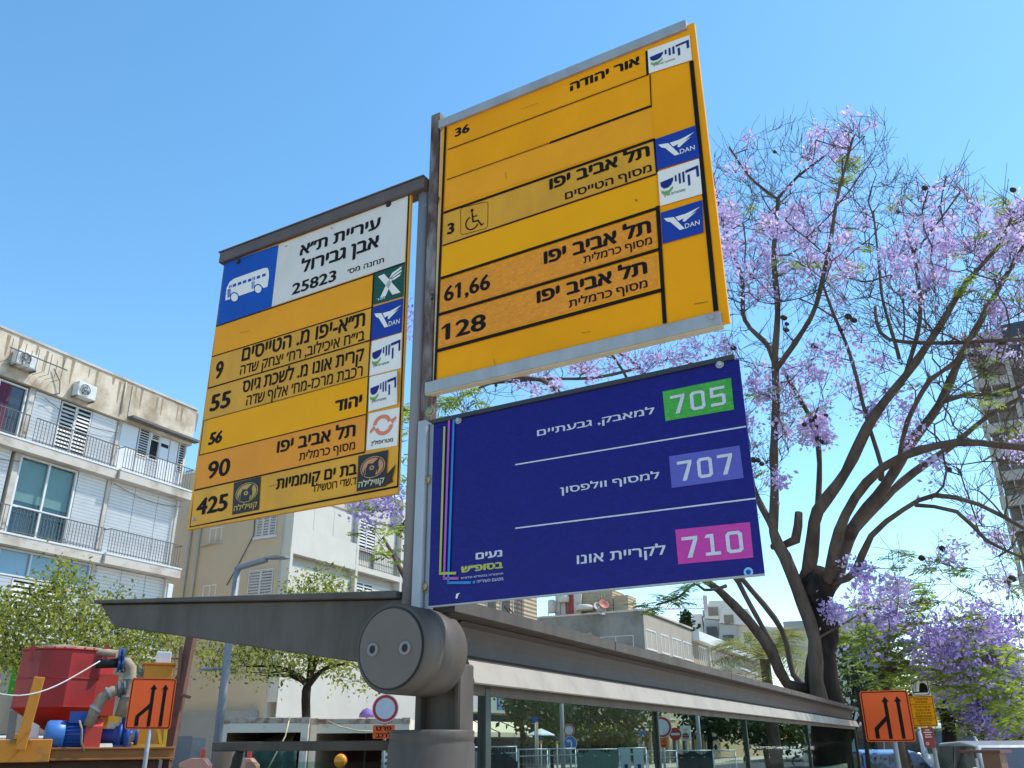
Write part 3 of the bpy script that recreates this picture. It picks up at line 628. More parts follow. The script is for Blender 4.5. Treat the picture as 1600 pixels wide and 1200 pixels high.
# neck and column below the drum
eC = 0.10; Fc = sh(eC)
Fn = sh(.17); ua, _ = Fn.uv(657, 1110); ub, _ = Fn.uv(727, 1110); um = (ua + ub) / 2
mb = MB()
for s0, s1 in [(ua, ua + .024), (ub - .024, ub)]: mb.box(Fn, s0, s1, -.06, .04, zc - .27, zc - .03)
mb.box(Fn, ua + .012, ub - .012, -.02, .0, zc - .32, zc - .04); mb.build('neck', M_sh, shel, 0.006)
uL, zL = Fc.uv(618, 1142); uR, zR = Fc.uv(735, 1142); uk = (uL + uR) / 2; rk = (uR - uL) / 2 * .95
base = Fc.p(uk, 0, 0)
mb = MB(); mb.lathe(base, UP, [(rk, 0), (rk, zL - .045), (rk - .004, zL - .038), (rk - .004, zL - .034), (rk - .002, zL - .030), (rk - .002, zL - .004), (rk - .008, zL)], 48); mb.build('column', M_sh, shel)
# back wall: glass panes between posts
ug = uD - .048
def e_at(x): return ext(ug, zE - .15, x)
ed = [0.42, e_at(1026), e_at(1165), e_at(1262), LEN - .1]
zg1 = zE - .036
for i in range(4):
    a, b = ed[i] + (.012 if i else 0.0), ed[i + 1] - .012
    mb = MB(); mb.box(sh(0), ug - .005, ug + .005, -b, -a, 0.25, zg1); mb.build('glass_pane', M_glass, shel)
ep = ext(ug, 1.6, 757)
for k, e in enumerate([ep] + ed[1:4] + [LEN - .06]):
    w = .022 if k == 0 else .012
    mb = MB(); mb.box(sh(0), ug - .02, ug + .016, -e - w, -e + w, 0, zg1 + (.03 if k == 0 else 0)); mb.build('post', M_grn, shel, .003)
# roof seams, screws and dirt runs on the fascia
for e in np.arange(1.6, LEN - .3, 2.35):
    mb = MB(); mb.box(sh(0), uA - .001, uA + .0015, -e - .004, -e + .004, zB + .001, zA - .001); mb.build('seam', M_seal, shel)
for e in np.arange(.5, LEN - .3, 1.175):
    mb = MB(); mb.lathe(P0 + SD * e + SU * (uD - .012) + UP * (zE + .010), SU, [(.006, .006), (.006, .009), (.001, .010)], 8, False); mb.build('screw', M_seal, shel)
# bench inside, added where the glass shows only reflections
bn = MB(); bn.box(sh(0), ug - .5, ug - .08, -LEN + .8, -LEN + 4.6, .43, .47); bench = bn.build('seat', mat('bench_wood', (.22, .16, .12), .6, var=.2, scale=6), shel)
for e in (LEN - 4.3, LEN - 2.6, LEN - 1.1):
    mb = MB(); mb.box(sh(0), ug - .46, ug - .12, -e - .03, -e + .03, 0, .43); mb.build('seat_leg', M_shd, shel)
mb = MB(); mb.box(sh(0), ug - .12, ug - .06, -LEN + .9, -LEN + 4.2, 1.38, 1.43); mb.build('reflection_rail', mat('reflection_rail_beige', (.42, .36, .30), .55, var=.2, scale=8), shel, .006)  # added rail, stands in for lines reflected in the glass
for (e0, e1, zt) in [(LEN - 4.1, LEN - 2.7, 1.44), (LEN - 2.6, LEN - .7, 1.47)]:  # added boxes, stand in for brownish reflections in the glass
    mb = MB(); mb.box(sh(0), ug - .75, ug - .35, -e1, -e0, .1, zt - .12); mb.box(sh(0), ug - .8, ug - .3, -e1 - .05, -e0 + .05, zt - .119, zt - .08)
    tag(mb.build('reflection_box', mat('box_brown', (.09, .075, .06), .7, var=.3), None, .01), 'added brown box in place of a reflection in the far shelter glass' + (', nearer to the drum' if e0 < LEN - 3 else ', at the shelter end'), 'box')
# wires over the roof edge
for i, (x0, y0) in enumerate([(792, 953), (799, 955)]):
    u, v = uz(x0, y0, .55); a = sh(.55).p(u, 0, v); mb = MB()
    mb.tube([a, a + np.array([-.01, 0, .012]), a + np.array([.008, -.01, -.01]), a + np.array([.004, -.012, -.03])], .0022, 5)
    mb.build('cable', M_seal, shel)
# glass wind screen beyond the column
g0, g1 = at(336, 1163, 5.6), at(640, 1163, 5.0); zz = 1.69
scr = thing('glass_screen', 'low glass screen with grey top bar left of the shelter column', 'glass screen', (g0 + g1) / 2 * np.array([1, 1, 0]))
X = (g1 - g0) * np.array([1, 1, 0]); L = np.linalg.norm(X); X /= L; Gf = Fr([g0[0], g0[1], 0], X, np.array([X[1], -X[0], 0]))
MB().box(Gf, 0, L, -.03, .03, 1.675, 1.725).build('top_bar', M_sh, scr, .004)
MB().box(Gf, .22, L, -.005, .005, .2, 1.62).build('glass_pane', M_glass, scr)
mb = MB(); mb.tube([Gf.p(.10, 0, 0), Gf.p(.10, 0, 1.675)], .085, 24); mb.build('support', M_sh, scr)
# ================================================================== GROUND
M_asph = mat('asphalt', (0.055, 0.055, 0.056), 0.85, var=0.25, scale=1.2, bump=0.1)
M_pave = mat('paving', (0.46, 0.41, 0.345), 0.8, var=0.15, scale=3)
mb = MB(); mb.add([(-900, -300, 0), (900, -300, 0), (900, 1500, 0), (-900, 1500, 0)], [(0, 1, 2, 3)]); o = mb.build('ground', M_pave); o['kind'] = 'structure'
B0 = at(305, 640, 36); B0[2] = 0
B = Fr(B0, SD, SN)
mb = MB(); a = B.p(-80, 6, .004); mb.add([B.p(-80, 7, .004), B.p(-80, 22, .004), B.p(400, 22, .004), B.p(400, 7, .004)], [(0, 1, 2, 3)]); o = mb.build('road', M_asph); o['kind'] = 'structure'
mb = MB(); mb.box(B, -80, 400, 6.7, 6.95, 0, .14); mb.box(B, -80, 400, 22.05, 22.3, 0, .14); o = mb.build('kerb', M_pave); o['kind'] = 'structure'

# ================================================================== BUILDINGS ACROSS THE STREET
M_plas = mat('weathered_plaster', (0.64, 0.55, 0.43), 0.85, scale=0.8, col2=(0.34, 0.26, 0.175), mix=(0.42, 0.64), bump=0.15, detail=9, spec=.15)
M_conc = mat('old_concrete', (0.56, 0.51, 0.45), 0.85, scale=0.9, col2=(0.30, 0.245, 0.185), mix=(0.48, 0.72), bump=0.1, spec=.15)
M_wslat = slat_mat('white_slats', (0.70, 0.71, 0.72), 0.12, 1.0)
M_wpan = mat('white_panel', (0.68, 0.70, 0.72), 0.5, var=0.05, scale=1.5)
M_wfr = mat('white_frame', (0.66, 0.67, 0.68), 0.5, var=0.06)
M_wall = mat('white_stucco', (0.56, 0.52, 0.45), 0.85, var=0.08, scale=0.8, spec=.15)
M_cwall = mat('cream_stucco', (0.56, 0.455, 0.32), 0.9, var=0.07, scale=0.5, bump=.05, spec=.1)
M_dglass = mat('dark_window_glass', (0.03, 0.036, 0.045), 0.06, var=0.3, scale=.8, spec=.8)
M_bglass = mat('pale_blue_glass', (0.20, 0.34, 0.46), 0.12, var=0.15, scale=.6, spec=.7)
M_int = mat('room_wall', (0.30, 0.36, 0.33), 0.8, var=.1)
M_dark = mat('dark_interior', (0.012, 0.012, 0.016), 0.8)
M_iron = mat('thin_iron', (0.13, 0.12, 0.11), 0.6, var=.2)
M_curt = mat('plum_curtain', (0.16, 0.035, 0.075), 0.8, scale=3, col2=(0.07, 0.02, 0.05), mix=(.4, .6), stretch=(6, 6, .2))
M_pipe = mat('pale_pipe', (0.48, 0.42, 0.33), 0.6, var=.1)
M_shut = mat('shutter_slat', (0.58, 0.57, 0.55), 0.55, var=.08)

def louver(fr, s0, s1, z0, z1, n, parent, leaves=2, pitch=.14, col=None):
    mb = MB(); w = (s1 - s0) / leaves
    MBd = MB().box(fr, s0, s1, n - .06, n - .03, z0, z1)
    for k in range(leaves):
        a, b = s0 + k * w, s0 + (k + 1) * w
        for (p, q, r_, t) in [(a, a + .05, z0, z1), (b - .05, b, z0, z1), (a + .05, b - .05, z0, z0 + .06), (a + .05, b - .05, z1 - .06, z1)]: mb.box(fr, p, q, n - .02, n + .02, r_, t)
        z = z0 + .1
        while z < z1 - .1:
            P = [fr.p(s, n + d, z + h) for h in (0, .02) for d, s in ((-.025, a + .05), (-.025, b - .05), (.02, a + .05), (.02, b - .05))]
            lo = [fr.p(a + .05, n + .018, z), fr.p(b - .05, n + .018, z), fr.p(b - .05, n - .018, z + pitch * .62), fr.p(a + .05, n - .018, z + pitch * .62)]
            mb.add(lo, [(0, 1, 2, 3)]); z += pitch
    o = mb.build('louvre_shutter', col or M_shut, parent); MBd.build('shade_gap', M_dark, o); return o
def railing(fr, s0, s1, z0, z1, n, parent, gap=.125, r=.008, side=0):
    mb = MB(); mb.box(fr, s0, s1, n - .015, n + .015, z1 - .03, z1); mb.box(fr, s0, s1, n - .012, n + .012, z0 + .05, z0 + .075)
    for k in range(int((s1 - s0) / gap) + 1):
        s = s0 + k * gap; mb.box(fr, s - r, s + r, n - r, n + r, z0 - .02, z1 - .015)
    if side:
        for e in (s0, s1): mb.box(fr, e - .015, e + .015, n - side, n, z1 - .03, z1)
    return mb.build('railing', M_iron, parent)
def panel(fr, s0, s1, z0, z1, n, parent, m=None, name='wall_panel'):
    return MB().box(fr, s0 + .012, s1 - .012, n - .05, n, z0, z1).build(name, m or M_wpan, parent)
def window(fr, s0, s1, z0, z1, n, parent, m=None, panes=2, glass=None, fw=.05, sill=True):
    mb = MB()
    mb.box(fr, s0, s0 + fw, n - .06, n + .02, z0, z1); mb.box(fr, s1 - fw, s1, n - .06, n + .02, z0, z1)
    mb.box(fr, s0 + fw, s1 - fw, n - .06, n + .02, z1 - fw, z1); mb.box(fr, s0 + fw, s1 - fw, n - .06, n + .02, z0, z0 + fw)
    for k in range(1, panes):
        s = s0 + (s1 - s0) * k / panes; mb.box(fr, s - fw * .5, s + fw * .5, n - .05, n + .015, z0 + fw, z1 - fw)
    o = mb.build('window', m or M_wfr, parent)
    MB().box(fr, s0 + fw, s1 - fw, n - .075, n - .065, z0 + fw, z1 - fw).build('pane', glass or M_dglass, o)
    if sill: MB().box(fr, s0 - .06, s1 + .06, n - .05, n + .09, z0 - .06, z0 - .003).build('sill', M_conc, o)
    return o
def aircon(fr, s, z, n, label):
    t = thing('air_conditioner', label, 'air conditioner', fr.p(s, n, z), 'air conditioners on the left facade')
    MB().box(fr, s - .38, s + .38, n, n + .32, z, z + .54).build('casing', mat('ac_white', (.62, .63, .60), .5, var=.08), t, .02)
    mb = MB(); c = fr.p(s - .10, n + .322, z + .27); mb.lathe(c, fr.N, [(.24, 0), (.24, .012), (.22, .014), (.215, .004)], 24); g = mb.build('fan_ring', M_wfr, t)
    mb = MB(); mb.lathe(c, fr.N, [(.215, 0.001), (.215, .004), (.07, .004)], 24, False); mb.build('fan_opening', M_dark, g)
    mb = MB(); mb.lathe(c, fr.N, [(.06, .004), (.06, .012), (.001, .014)], 12)
    for k in range(5):
        a = k * 1.2566; d1 = fr.X * math.cos(a) + UP * math.sin(a); mb.bar(c + fr.N * .006 + d1 * .05, c + fr.N * .006 + d1 * .2, .05, .004, fr.N)
    mb.build('fan', mat('fan_grey', (.2, .2, .2), .5), g)
    mb = MB(); mb.box(fr, s - .38, s - .33, n - .01, n + .3, z - .05, z - .002); mb.box(fr, s + .33, s + .38, n - .01, n + .3, z - .05, z - .002); mb.build('bracket', M_iron, t)

# ---------------------------------------------- left apartment block
bl = thing('apartment_building', 'white slatted apartment block with peeling beige parapet at the far left', 'building', B.p(-8, -4, 0))
SL = -19.0
MB().box(B, SL, -.02, -12, -.32, 0, 13.12).build('wall', M_wall, bl)
MB().box(B, SL, 0, -12, .10, 13.12, 14.68).build('parapet', M_plas, bl)
mb = MB(); mb.box(B, SL, .04, -.2, .14, 14.68, 14.76); mb.build('coping', M_conc, bl)
mb = MB(); mb.box(B, -3.25, .12, .10, .42, 13.24, 13.33); mb.build('canopy', M_iron, bl)
mb = MB(); mb.box(B, -3.27, -3.22, .1, .13, 13.33, 14.6); mb.tube([B.p(-3.6, .14, 13.3), B.p(-3.6, .14, 14.6)], .03, 6); mb.build('drain_pipe', M_pipe, bl)
for z in (11.02, 7.92, 4.9, 1.9):
    for (a, b, dn) in [(SL, -3.42, .30), (-3.38, .08, .42)]:
        mb = MB(); mb.box(B, a, b, -.32, dn, z - .22, z + .10); mb.build('balcony_slab', M_conc, bl)
        mb = MB(); mb.box(B, a - .003, b + .02, -.32, dn + .02, z + .102, z + .16); mb.build('slab_lip', M_wfr, bl)
for z in (11.2, 8.1, 5.1):
    railing(B, -11.5, -7.1, z, z + .86, .24, bl); railing(B, -6.85, -3.45, z, z + .86, .24, bl); railing(B, -3.3, .05, z, z + .87, .36, bl, side=.4)
for z0, z1 in [(11.2, 13.12), (8.1, 10.8), (5.1, 7.7)]:
    for s, w in [(-7.05, .2), (-3.42, .14), (-11.6, .2)]: MB().box(B, s - w / 2, s + w / 2, -.32, -.02, z0, z1).build('pier', M_conc, bl)
# top floor
n0 = -.08
o = window(B, -9.2, -7.2, 11.2, 13.05, n0, bl, panes=2, sill=False); MB().box(B, -8.95, -7.72, n0 - .063, n0 - .055, 11.3, 12.98).build('curtain', M_curt, o)
panel(B, -11.5, -9.2, 11.2, 13.1, n0, bl, M_wslat)
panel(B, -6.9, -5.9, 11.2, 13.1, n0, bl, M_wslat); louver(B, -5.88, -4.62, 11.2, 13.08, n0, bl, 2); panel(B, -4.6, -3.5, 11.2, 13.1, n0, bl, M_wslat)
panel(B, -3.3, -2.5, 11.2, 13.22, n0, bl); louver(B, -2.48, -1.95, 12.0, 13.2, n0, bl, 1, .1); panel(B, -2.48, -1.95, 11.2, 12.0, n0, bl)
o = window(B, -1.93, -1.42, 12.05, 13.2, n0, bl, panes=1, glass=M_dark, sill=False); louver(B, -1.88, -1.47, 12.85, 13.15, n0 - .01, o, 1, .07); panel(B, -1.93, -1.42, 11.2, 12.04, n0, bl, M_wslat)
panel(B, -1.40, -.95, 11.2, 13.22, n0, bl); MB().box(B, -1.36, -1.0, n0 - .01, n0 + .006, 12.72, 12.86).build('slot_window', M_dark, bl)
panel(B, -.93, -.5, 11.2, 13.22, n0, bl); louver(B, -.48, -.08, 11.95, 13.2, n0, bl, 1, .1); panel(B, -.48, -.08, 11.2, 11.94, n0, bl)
# second row
panel(B, -11.5, -7.25, 8.1, 10.8, n0, bl, M_wslat)
o = window(B, -6.92, -4.72, 8.1, 10.78, n0, bl, panes=2, sill=False, fw=.07, glass=glass_mat('flat_window', (.8, .88, .88), 1.3))
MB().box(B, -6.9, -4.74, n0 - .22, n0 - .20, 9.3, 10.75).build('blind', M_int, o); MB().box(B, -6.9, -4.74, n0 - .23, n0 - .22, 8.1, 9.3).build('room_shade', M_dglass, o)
mb = MB(); mb.box(B, -6.85, -4.8, n0 - .01, n0 + .025, 9.02, 9.09); mb.build('rail', M_wfr, o)
panel(B, -4.68, -3.5, 8.1, 10.8, n0, bl, M_wslat)
for a, b in [(-3.3, -2.2), (-2.2, -1.1), (-1.1, -.02)]: panel(B, a, b, 8.1, 10.8, n0, bl, M_wslat)
# third row
panel(B, -11.5, -7.2, 5.1, 6.8, n0, bl, M_wslat); window(B, -11.5, -7.15, 6.82, 7.68, n0, bl, panes=3, glass=M_bglass, sill=False)
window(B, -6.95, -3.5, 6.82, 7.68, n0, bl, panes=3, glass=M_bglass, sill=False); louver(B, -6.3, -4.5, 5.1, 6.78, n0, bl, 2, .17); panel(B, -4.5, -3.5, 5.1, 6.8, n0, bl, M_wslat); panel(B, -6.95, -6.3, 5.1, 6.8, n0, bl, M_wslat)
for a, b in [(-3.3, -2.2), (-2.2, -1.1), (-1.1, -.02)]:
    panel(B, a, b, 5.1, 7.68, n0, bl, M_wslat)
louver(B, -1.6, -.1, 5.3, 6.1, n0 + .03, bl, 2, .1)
panel(B, SL, -.02, 2.1, 4.7, n0, bl, M_dglass, 'shop_window')
mb = MB(); mb.box(B, -7.2, -5.8, 2.2, 2.5, 3.1, 4.35); sgn = tag(mb.build('shop_sign', mat('sign_green_box', (.05, .33, .03), .45)), 'green shop sign box behind the red tank at the left edge', 'sign')
MB().box(B, .03, .3, -.6, -.1, 7.0, 7.55).build('side_box', M_wfr, bl, .02)
for a_, b_, sg in [((-6.6, 12.9), (-3.5, 12.6), .25), ((-3.3, 10.7), (.0, 10.55), .2), ((-11, 10.7), (-7, 10.5), .3)]:
    mb = MB(); mb.tube([B.p(a_[0] + (b_[0] - a_[0]) * t / 8, .03, a_[1] + (b_[1] - a_[1]) * t / 8 - sg * math.sin(math.pi * t / 8)) for t in range(9)], .012, 4, sm=False); mb.build('cable', M_iron, bl)
mb = MB(); mb.tube([B.p(-.25, .03, 5.0), B.p(-.25, .03, 13.1)], .04, 6); mb.build('drain_pipe', M_pipe, bl)
M_drip = mat('drip_stain', (.30, .23, .16), .9, var=.2)
for k in range(22):
    s_ = -11 + k * .52 + .2 * math.sin(k * 3.1); zt_ = 14.66 - .1 * abs(math.sin(k)); ln = .25 + .7 * abs(math.sin(k * 1.7)); mb = MB(); w_ = .03 + .05 * abs(math.sin(k * 2.3))
    mb.add([B.p(s_ - w_, .1012, zt_), B.p(s_ + w_, .1012, zt_), B.p(s_ + w_ * .3, .1012, zt_ - ln), B.p(s_ - w_ * .4, .1012, zt_ - ln * .9)], [(0, 1, 2, 3)]); mb.build('drip_stain', M_drip, bl)
aircon(B, -5.35, 13.28, .12, 'white air conditioner nearer the middle of the beige parapet')
aircon(B, -7.75, 13.55, .12, 'white air conditioner in a wire cage at the left photo edge')
mb = MB()
for k in range(9):
    s = -8.5 + k * .24; mb.tube([B.p(s, .12, 13.5), B.p(s, .62, 13.5), B.p(s, .62, 14.1 if k % 2 else 14.25)], .012, 4, sm=False)
mb.box(B, -8.55, -6.4, .60, .64, 13.9, 13.93); tag(mb.build('wire_cage', M_iron), 'thin wire cage fixed round an air conditioner on the parapet', 'cage')
mb = MB(); mb.tube([B.p(-6.6, .16, 14.0), B.p(-6.3, .2, 13.6), B.p(-6.2, .15, 13.2), B.p(-6.55, .13, 13.0)], .02, 5); mb.build('hose', M_iron, bl)

# ---------------------------------------------- cream apartment block
cs = (B0 + SD * 10.1)
C = B.at(6.0)                                  # its street corner
M_cpan = mat('cream_panel', (.60, .56, .48), .55, var=.06, scale=1.2)
cb = thing('apartment_building', 'cream apartment block with tan side wall and white balconies behind the street lamp', 'building', C.p(8, -6, 0))
CL = 14.5
MB().box(C, 0.0, CL, -15, 0, 0, 14.45).build('wall', M_cwall, cb)
MB().box(C, .03, CL - .03, .003, .06, 0.2, 14.4).build('street_wall', M_wall, cb)
mb = MB(); mb.box(C, -.05, CL + .05, -15, .12, 14.45, 14.62); mb.build('coping', M_wfr, cb)
mb = MB(); mb.box(C, .04, CL, .06, .10, 12.78, 12.86); mb.build('string_course', M_conc, cb)
D_ = Fr(C.O, -SN, -SD)                           # side wall: s to the left, n towards the camera
def sw(x, y): return D_.uv(x, y)
for (x0, y0, x1, y1, pn) in [(402, 838, 431, 800, 3), (388, 938, 424, 890, 2)]:
    a, z0 = sw(x1, (y0 + y1) / 2 + (y0 - y1) * .42); b, _ = sw(x0, (y0 + y1) / 2); zz0 = sw((x0 + x1) / 2, y0)[1]; zz1 = sw((x0 + x1) / 2, y1)[1]
    louver(D_, a, b, zz0, zz1, .03, cb, pn, .13); MB().box(D_, a - .08, b + .08, 0, .12, zz0 - .1, zz0 - .003).build('sill', M_wfr, cb)
for (x0, y0, x1, y1) in [(327, 849, 346, 823), (315, 950, 335, 913)]:
    a, _ = sw(x1, y0 - 8); b, _ = sw(x0, y0 - 8); window(D_, a, b, sw(x0, y0)[1], sw(x1, y1)[1], .0, cb, panes=2)
mb = MB()
for x in (299, 313):
    s = sw(x, 840)[0]; mb.tube([D_.p(s, .08, 2), D_.p(s, .08, 12.3 if x < 305 else 12.9)], .065, 8)
s = sw(306, 880)[0]; mb.tube([D_.p(sw(313, 880)[0], .1, 10.6), D_.p(sw(340, 880)[0], .1, 10.75)], .05, 6); mb.build('drain_pipe', M_pipe, cb)
mb = MB(); s = sw(390, 900)[0]; mb.tube([D_.p(sw(395, 830)[0], .03, 12.9), D_.p(sw(391, 890)[0], .03, 10.8), D_.p(sw(372, 905)[0], .03, 9.6), D_.p(sw(352, 940)[0], .03, 8.6)], .025, 5); mb.build('cable', M_iron, cb)
for z in (9.95, 6.75, 3.6):
    MB().box(C, .05, CL, .06, .55, z - .16, z + .1).build('balcony_slab', M_cpan, cb)
    MB().box(C, .06, 5.0, .50, .54, z + .1, z + 1.15).build('parapet_panel', M_cpan, cb)
for s in (.16, 5.05, 9.0, CL - .1): MB().box(C, s - .09, s + .09, .06, .56, 3.6, 14.3).build('pier', M_cpan, cb)
for z in (10.05, 6.85):
    for a, b in [(.2, 1.8), (1.8, 3.3), (3.3, 4.9)]: panel(C, a, b, z + 1.1, z + 2.5, .3, cb, M_cpan)
    louver(C, 5.3, 6.9, z + .9, z + 2.5, .25, cb, 2, .16); panel(C, 6.9, 8.8, z, z + 2.5, .25, cb, M_cpan); railing(C, 5.15, 8.9, z, z + 1.0, .50, cb, .16)
    panel(C, 9.2, 10.6, z, z + 2.5, .25, cb, M_cpan); window(C, 10.6, 12.2, z, z + 2.5, .25, cb, glass=M_dark, sill=False); panel(C, 12.2, 14.2, z, z + 2.5, .25, cb, M_cpan); railing(C, 9.1, CL - .1, z, z + 1.0, .50, cb, .16)
louver(C, .3, 2.6, 7.6, 9.5, .12, cb, 2, .15)
MB().box(C, .06, CL, .56, .6, 2.2, 5.2).build('low_parapet', M_wall, cb)
mb = MB(); mb.box(D_, 0.3, 14, .02, .5, 0, 3.1); mb.build('yard_wall', mat('grey_plaster', (.30, .30, .29), .85, var=.12, scale=1), cb)
MB().box(D_, 9.2, 10.6, .5, .56, 1.5, 2.9).build('dark_opening', M_dark, cb)
mb = MB(); s = sw(250, 920)[0]; mb.box(D_, 12.2, 12.6, .0, .5, 9.0, 9.9); mb.build('side_box', M_wfr, cb)

# ---------------------------------------------- beige brick building with a mural band
M_brk = mat('beige_brick', (0.42, 0.33, 0.22), 0.85, var=.14, scale=2.5, spec=.15)
t_ = M_brk.node_tree; _b = t_.nodes['Principled BSDF']; _w = t_.nodes.new('ShaderNodeTexWave'); _w.bands_direction = 'Z'; _w.inputs['Scale'].default_value = 1.1; _tc = t_.nodes.new('ShaderNodeTexCoord'); _bp = t_.nodes.new('ShaderNodeBump'); _bp.inputs['Strength'].default_value = .9; _bp.inputs['Distance'].default_value = .05
t_.links.new(_tc.outputs['Object'], _w.inputs['Vector']); t_.links.new(_w.outputs['Fac'], _bp.inputs['Height']); t_.links.new(_bp.outputs['Normal'], _b.inputs['Normal'])
def bs(x, y): return B.uv(x, y)
s_r = bs(839, 945)[0]
bb = thing('apartment_building', 'beige brick building with barred white windows just above the shelter roof', 'building', B.p(27, -5, 0))
MB().box(B, 20.6, s_r, -14, 0, 0, 13.4).build('wall', M_brk, bb)
MB().box(B, 20.4, s_r + .2, -14, .2, 13.4, 13.7).build('roof', M_conc, bb)
for x0, x1 in [(782, 794), (801, 815), (760, 772)]:
    a, b = bs(x0, 945)[0], bs(x1, 945)[0]; o = window(B, a, b, 9.6, 12.2, .02, bb, glass=M_wpan)
    mb = MB()
    for k in range(9): s = a + (b - a) * k / 8; mb.box(B, s - .02, s + .02, .1, .14, 9.6, 12.2)
    mb.build('bars', M_iron, o)
MB().box(B, s_r - 2.2, s_r - 1.2, .01, .03, 3.2, 7.4).build('mural', mat('mural_brown', (.23, .13, .07), .8, scale=3, col2=(.33, .24, .15), mix=(.4, .6)), bb)
# shop front under it
M_band = mat('fascia_pale', (.38, .40, .38), .6, var=.1)
sf = thing('awning_shop', 'pale shop fascia with striped panels over cream awnings seen through the shelter glass', 'shop front', B.p(28, 2.0, 0))
fa = MB().box(B, 19, s_r + 1, .05, .5, 3.5, 4.9).build('fascia', M_band, sf)
cols_ = [(.03, .07, .25), (.04, .16, .4), (.5, .5, .5), (.4, .08, .06), (.35, .35, .36)]
for k, s in enumerate(np.linspace(s_r - 7.2, s_r - 4.2, 9)):
    MB().box(B, s, s + .22, .5, .53, 3.7, 4.7).build('colour_stripe', mat('stripe_%d' % (k % 5), cols_[k % 5], .5), fa)
for s in (s_r - 1.6, s_r - .2):
    mb = MB(); mb.lathe(B.p(s - .3, .52, 4.2), SN, [(.55, 0), (.55, .03), (.001, .03)], 16); mb.build('green_roundel', mat('roundel_green', (.02, .16, .08), .5), fa)
M_awn = mat('awning_cream', (.70, .62, .44), .8, var=.05)
for k in range(4):
    s0 = s_r - 13.5 + k * 3.5; mb = MB(); P = [B.p(s0, .5, 3.0), B.p(s0 + 3.2, .5, 3.0), B.p(s0 + 3.2, 2.2, 2.35), B.p(s0, 2.2, 2.35), B.p(s0 + 3.2, 2.2, 2.1), B.p(s0, 2.2, 2.1)]
    mb.add(P, [(0, 1, 2, 3), (3, 2, 4, 5)]); aw = mb.build('awning', M_awn, sf)
MB().box(B, 19, s_r + 1, -.02, .04, .1, 3.4).build('shop_window', M_dglass, sf)

# ---------------------------------------------- grey plaster corner building and its long wing
g0 = bs(1003, 958)[0]; g1 = bs(1079, 985)[0]
gb_ = thing('office_building', 'grey plaster corner building with blue windows above the shelter roof', 'building', B.p(g0 + 8, -8, 0))
M_gpl = mat('grey_plaster_patched', (0.30, 0.275, 0.235), 0.9, scale=0.35, col2=(0.19, 0.175, 0.155), mix=(.42, .62), bump=.1, detail=9, spec=.1)
MB().box(B, g0, g1, -22, 0, 0, 13.5).build('wall', M_gpl, gb_)
MB().box(B, g0 + .05, g1, .005, .10, 0, 13.3).build('street_wall', mat('tan_plaster', (.40, .35, .28), .9, var=.12, scale=.5), gb_)
MB().box(B, g0 - .1, g1 + .1, -22, .25, 13.5, 13.68).build('coping', M_conc, gb_)
for x0, x1 in [(1008, 1024), (1031, 1043), (1048, 1062), (1065, 1079)]:
    window(B, bs(x0, 1000)[0], min(bs(x1, 1000)[0], g1 - .2), 10.0, 11.9, .12, gb_, glass=M_bglass, fw=.12)
Gs = Fr(B.p(g0, 0, 0), -SN, -SD)
window(Gs, 1.0, 4.6, 9.6, 11.3, .02, gb_, glass=M_bglass); 
mb = MB(); V = [Gs.p(s, .012, z) for s, z in [(1.2, 9.3), (9.5, 9.3), (9.6, 10.6), (8.6, 11.4), (7.6, 11.2), (7.0, 11.7), (6.2, 11.5), (5.4, 11.9), (4.9, 11.2), (4.8, 9.5)]]; mb.add(V, [tuple(range(10))]); mb.build('bare_plaster_patch', mat('bare_patch', (.34, .27, .20), .9, var=.15, scale=1), gb_)
wg = thing('office_building', 'long low tan building with white roof edge and tall window bands', 'building', B.p(g1 + 14, -8, 0))
g2 = g1 + 40
MB().box(B, g1 + .12, g2, -16, 0, 0, 12.3).build('wall', mat('tan_panel', (.42, .32, .19), .85, var=.1, scale=.4), wg)
MB().box(B, g1 + .12, g2, -16, .9, 12.3, 13.3).build('roof', mat('white_roof_edge', (.74, .74, .72), .6, var=.04), wg)
for k in range(6):
    a = g1 + 2.5 + k * 6.3; window(B, a, a + 3.6, 6.0, 12.0, .05, wg, panes=4, glass=M_bglass if k % 2 else M_dglass, fw=.14, sill=False)
    MB().box(B, a + 3.9, a + 4.3, .0, .3, 3, 12.2).build('pilaster', M_wall, wg)
MB().box(B, g1 + 3, g1 + 12, .5, 4.5, 9.2, 9.45).build('canopy', M_wfr, wg)

# roof clutter on the grey building
def box_thing(name, label, cat, fr, dims, m, group=None, extra=None):
    t = thing(name, label, cat, fr.p((dims[0] + dims[1]) / 2, (dims[2] + dims[3]) / 2, dims[4]), group)
    MB().box(fr, *dims).build('body', m, t, .02)
    if extra: extra(t)
    return t
Rf = Fr(B.p(g0, -3, 0), -SN, -SD)
def rf(x, y): return Rf.uv(x, y)
a, b = rf(908, 945)[0], rf(868, 945)[0]
hut = thing('roof_hut', 'beige stair hut on the grey roof beside white tanks', 'hut', Rf.p((a + b) / 2, 0, 13.68))
MB().box(Rf, a, b, -4, 0, 13.68, 16.2).build('wall', M_conc, hut); MB().box(Rf, a - .2, b + .2, -4.2, .2, 16.2, 16.45).build('roof', M_wall, hut); MB().box(Rf, a + .8, a + 1.7, -.02, .05, 13.7, 15.6).build('door', mat('door_red', (.3, .05, .04), .6), hut)
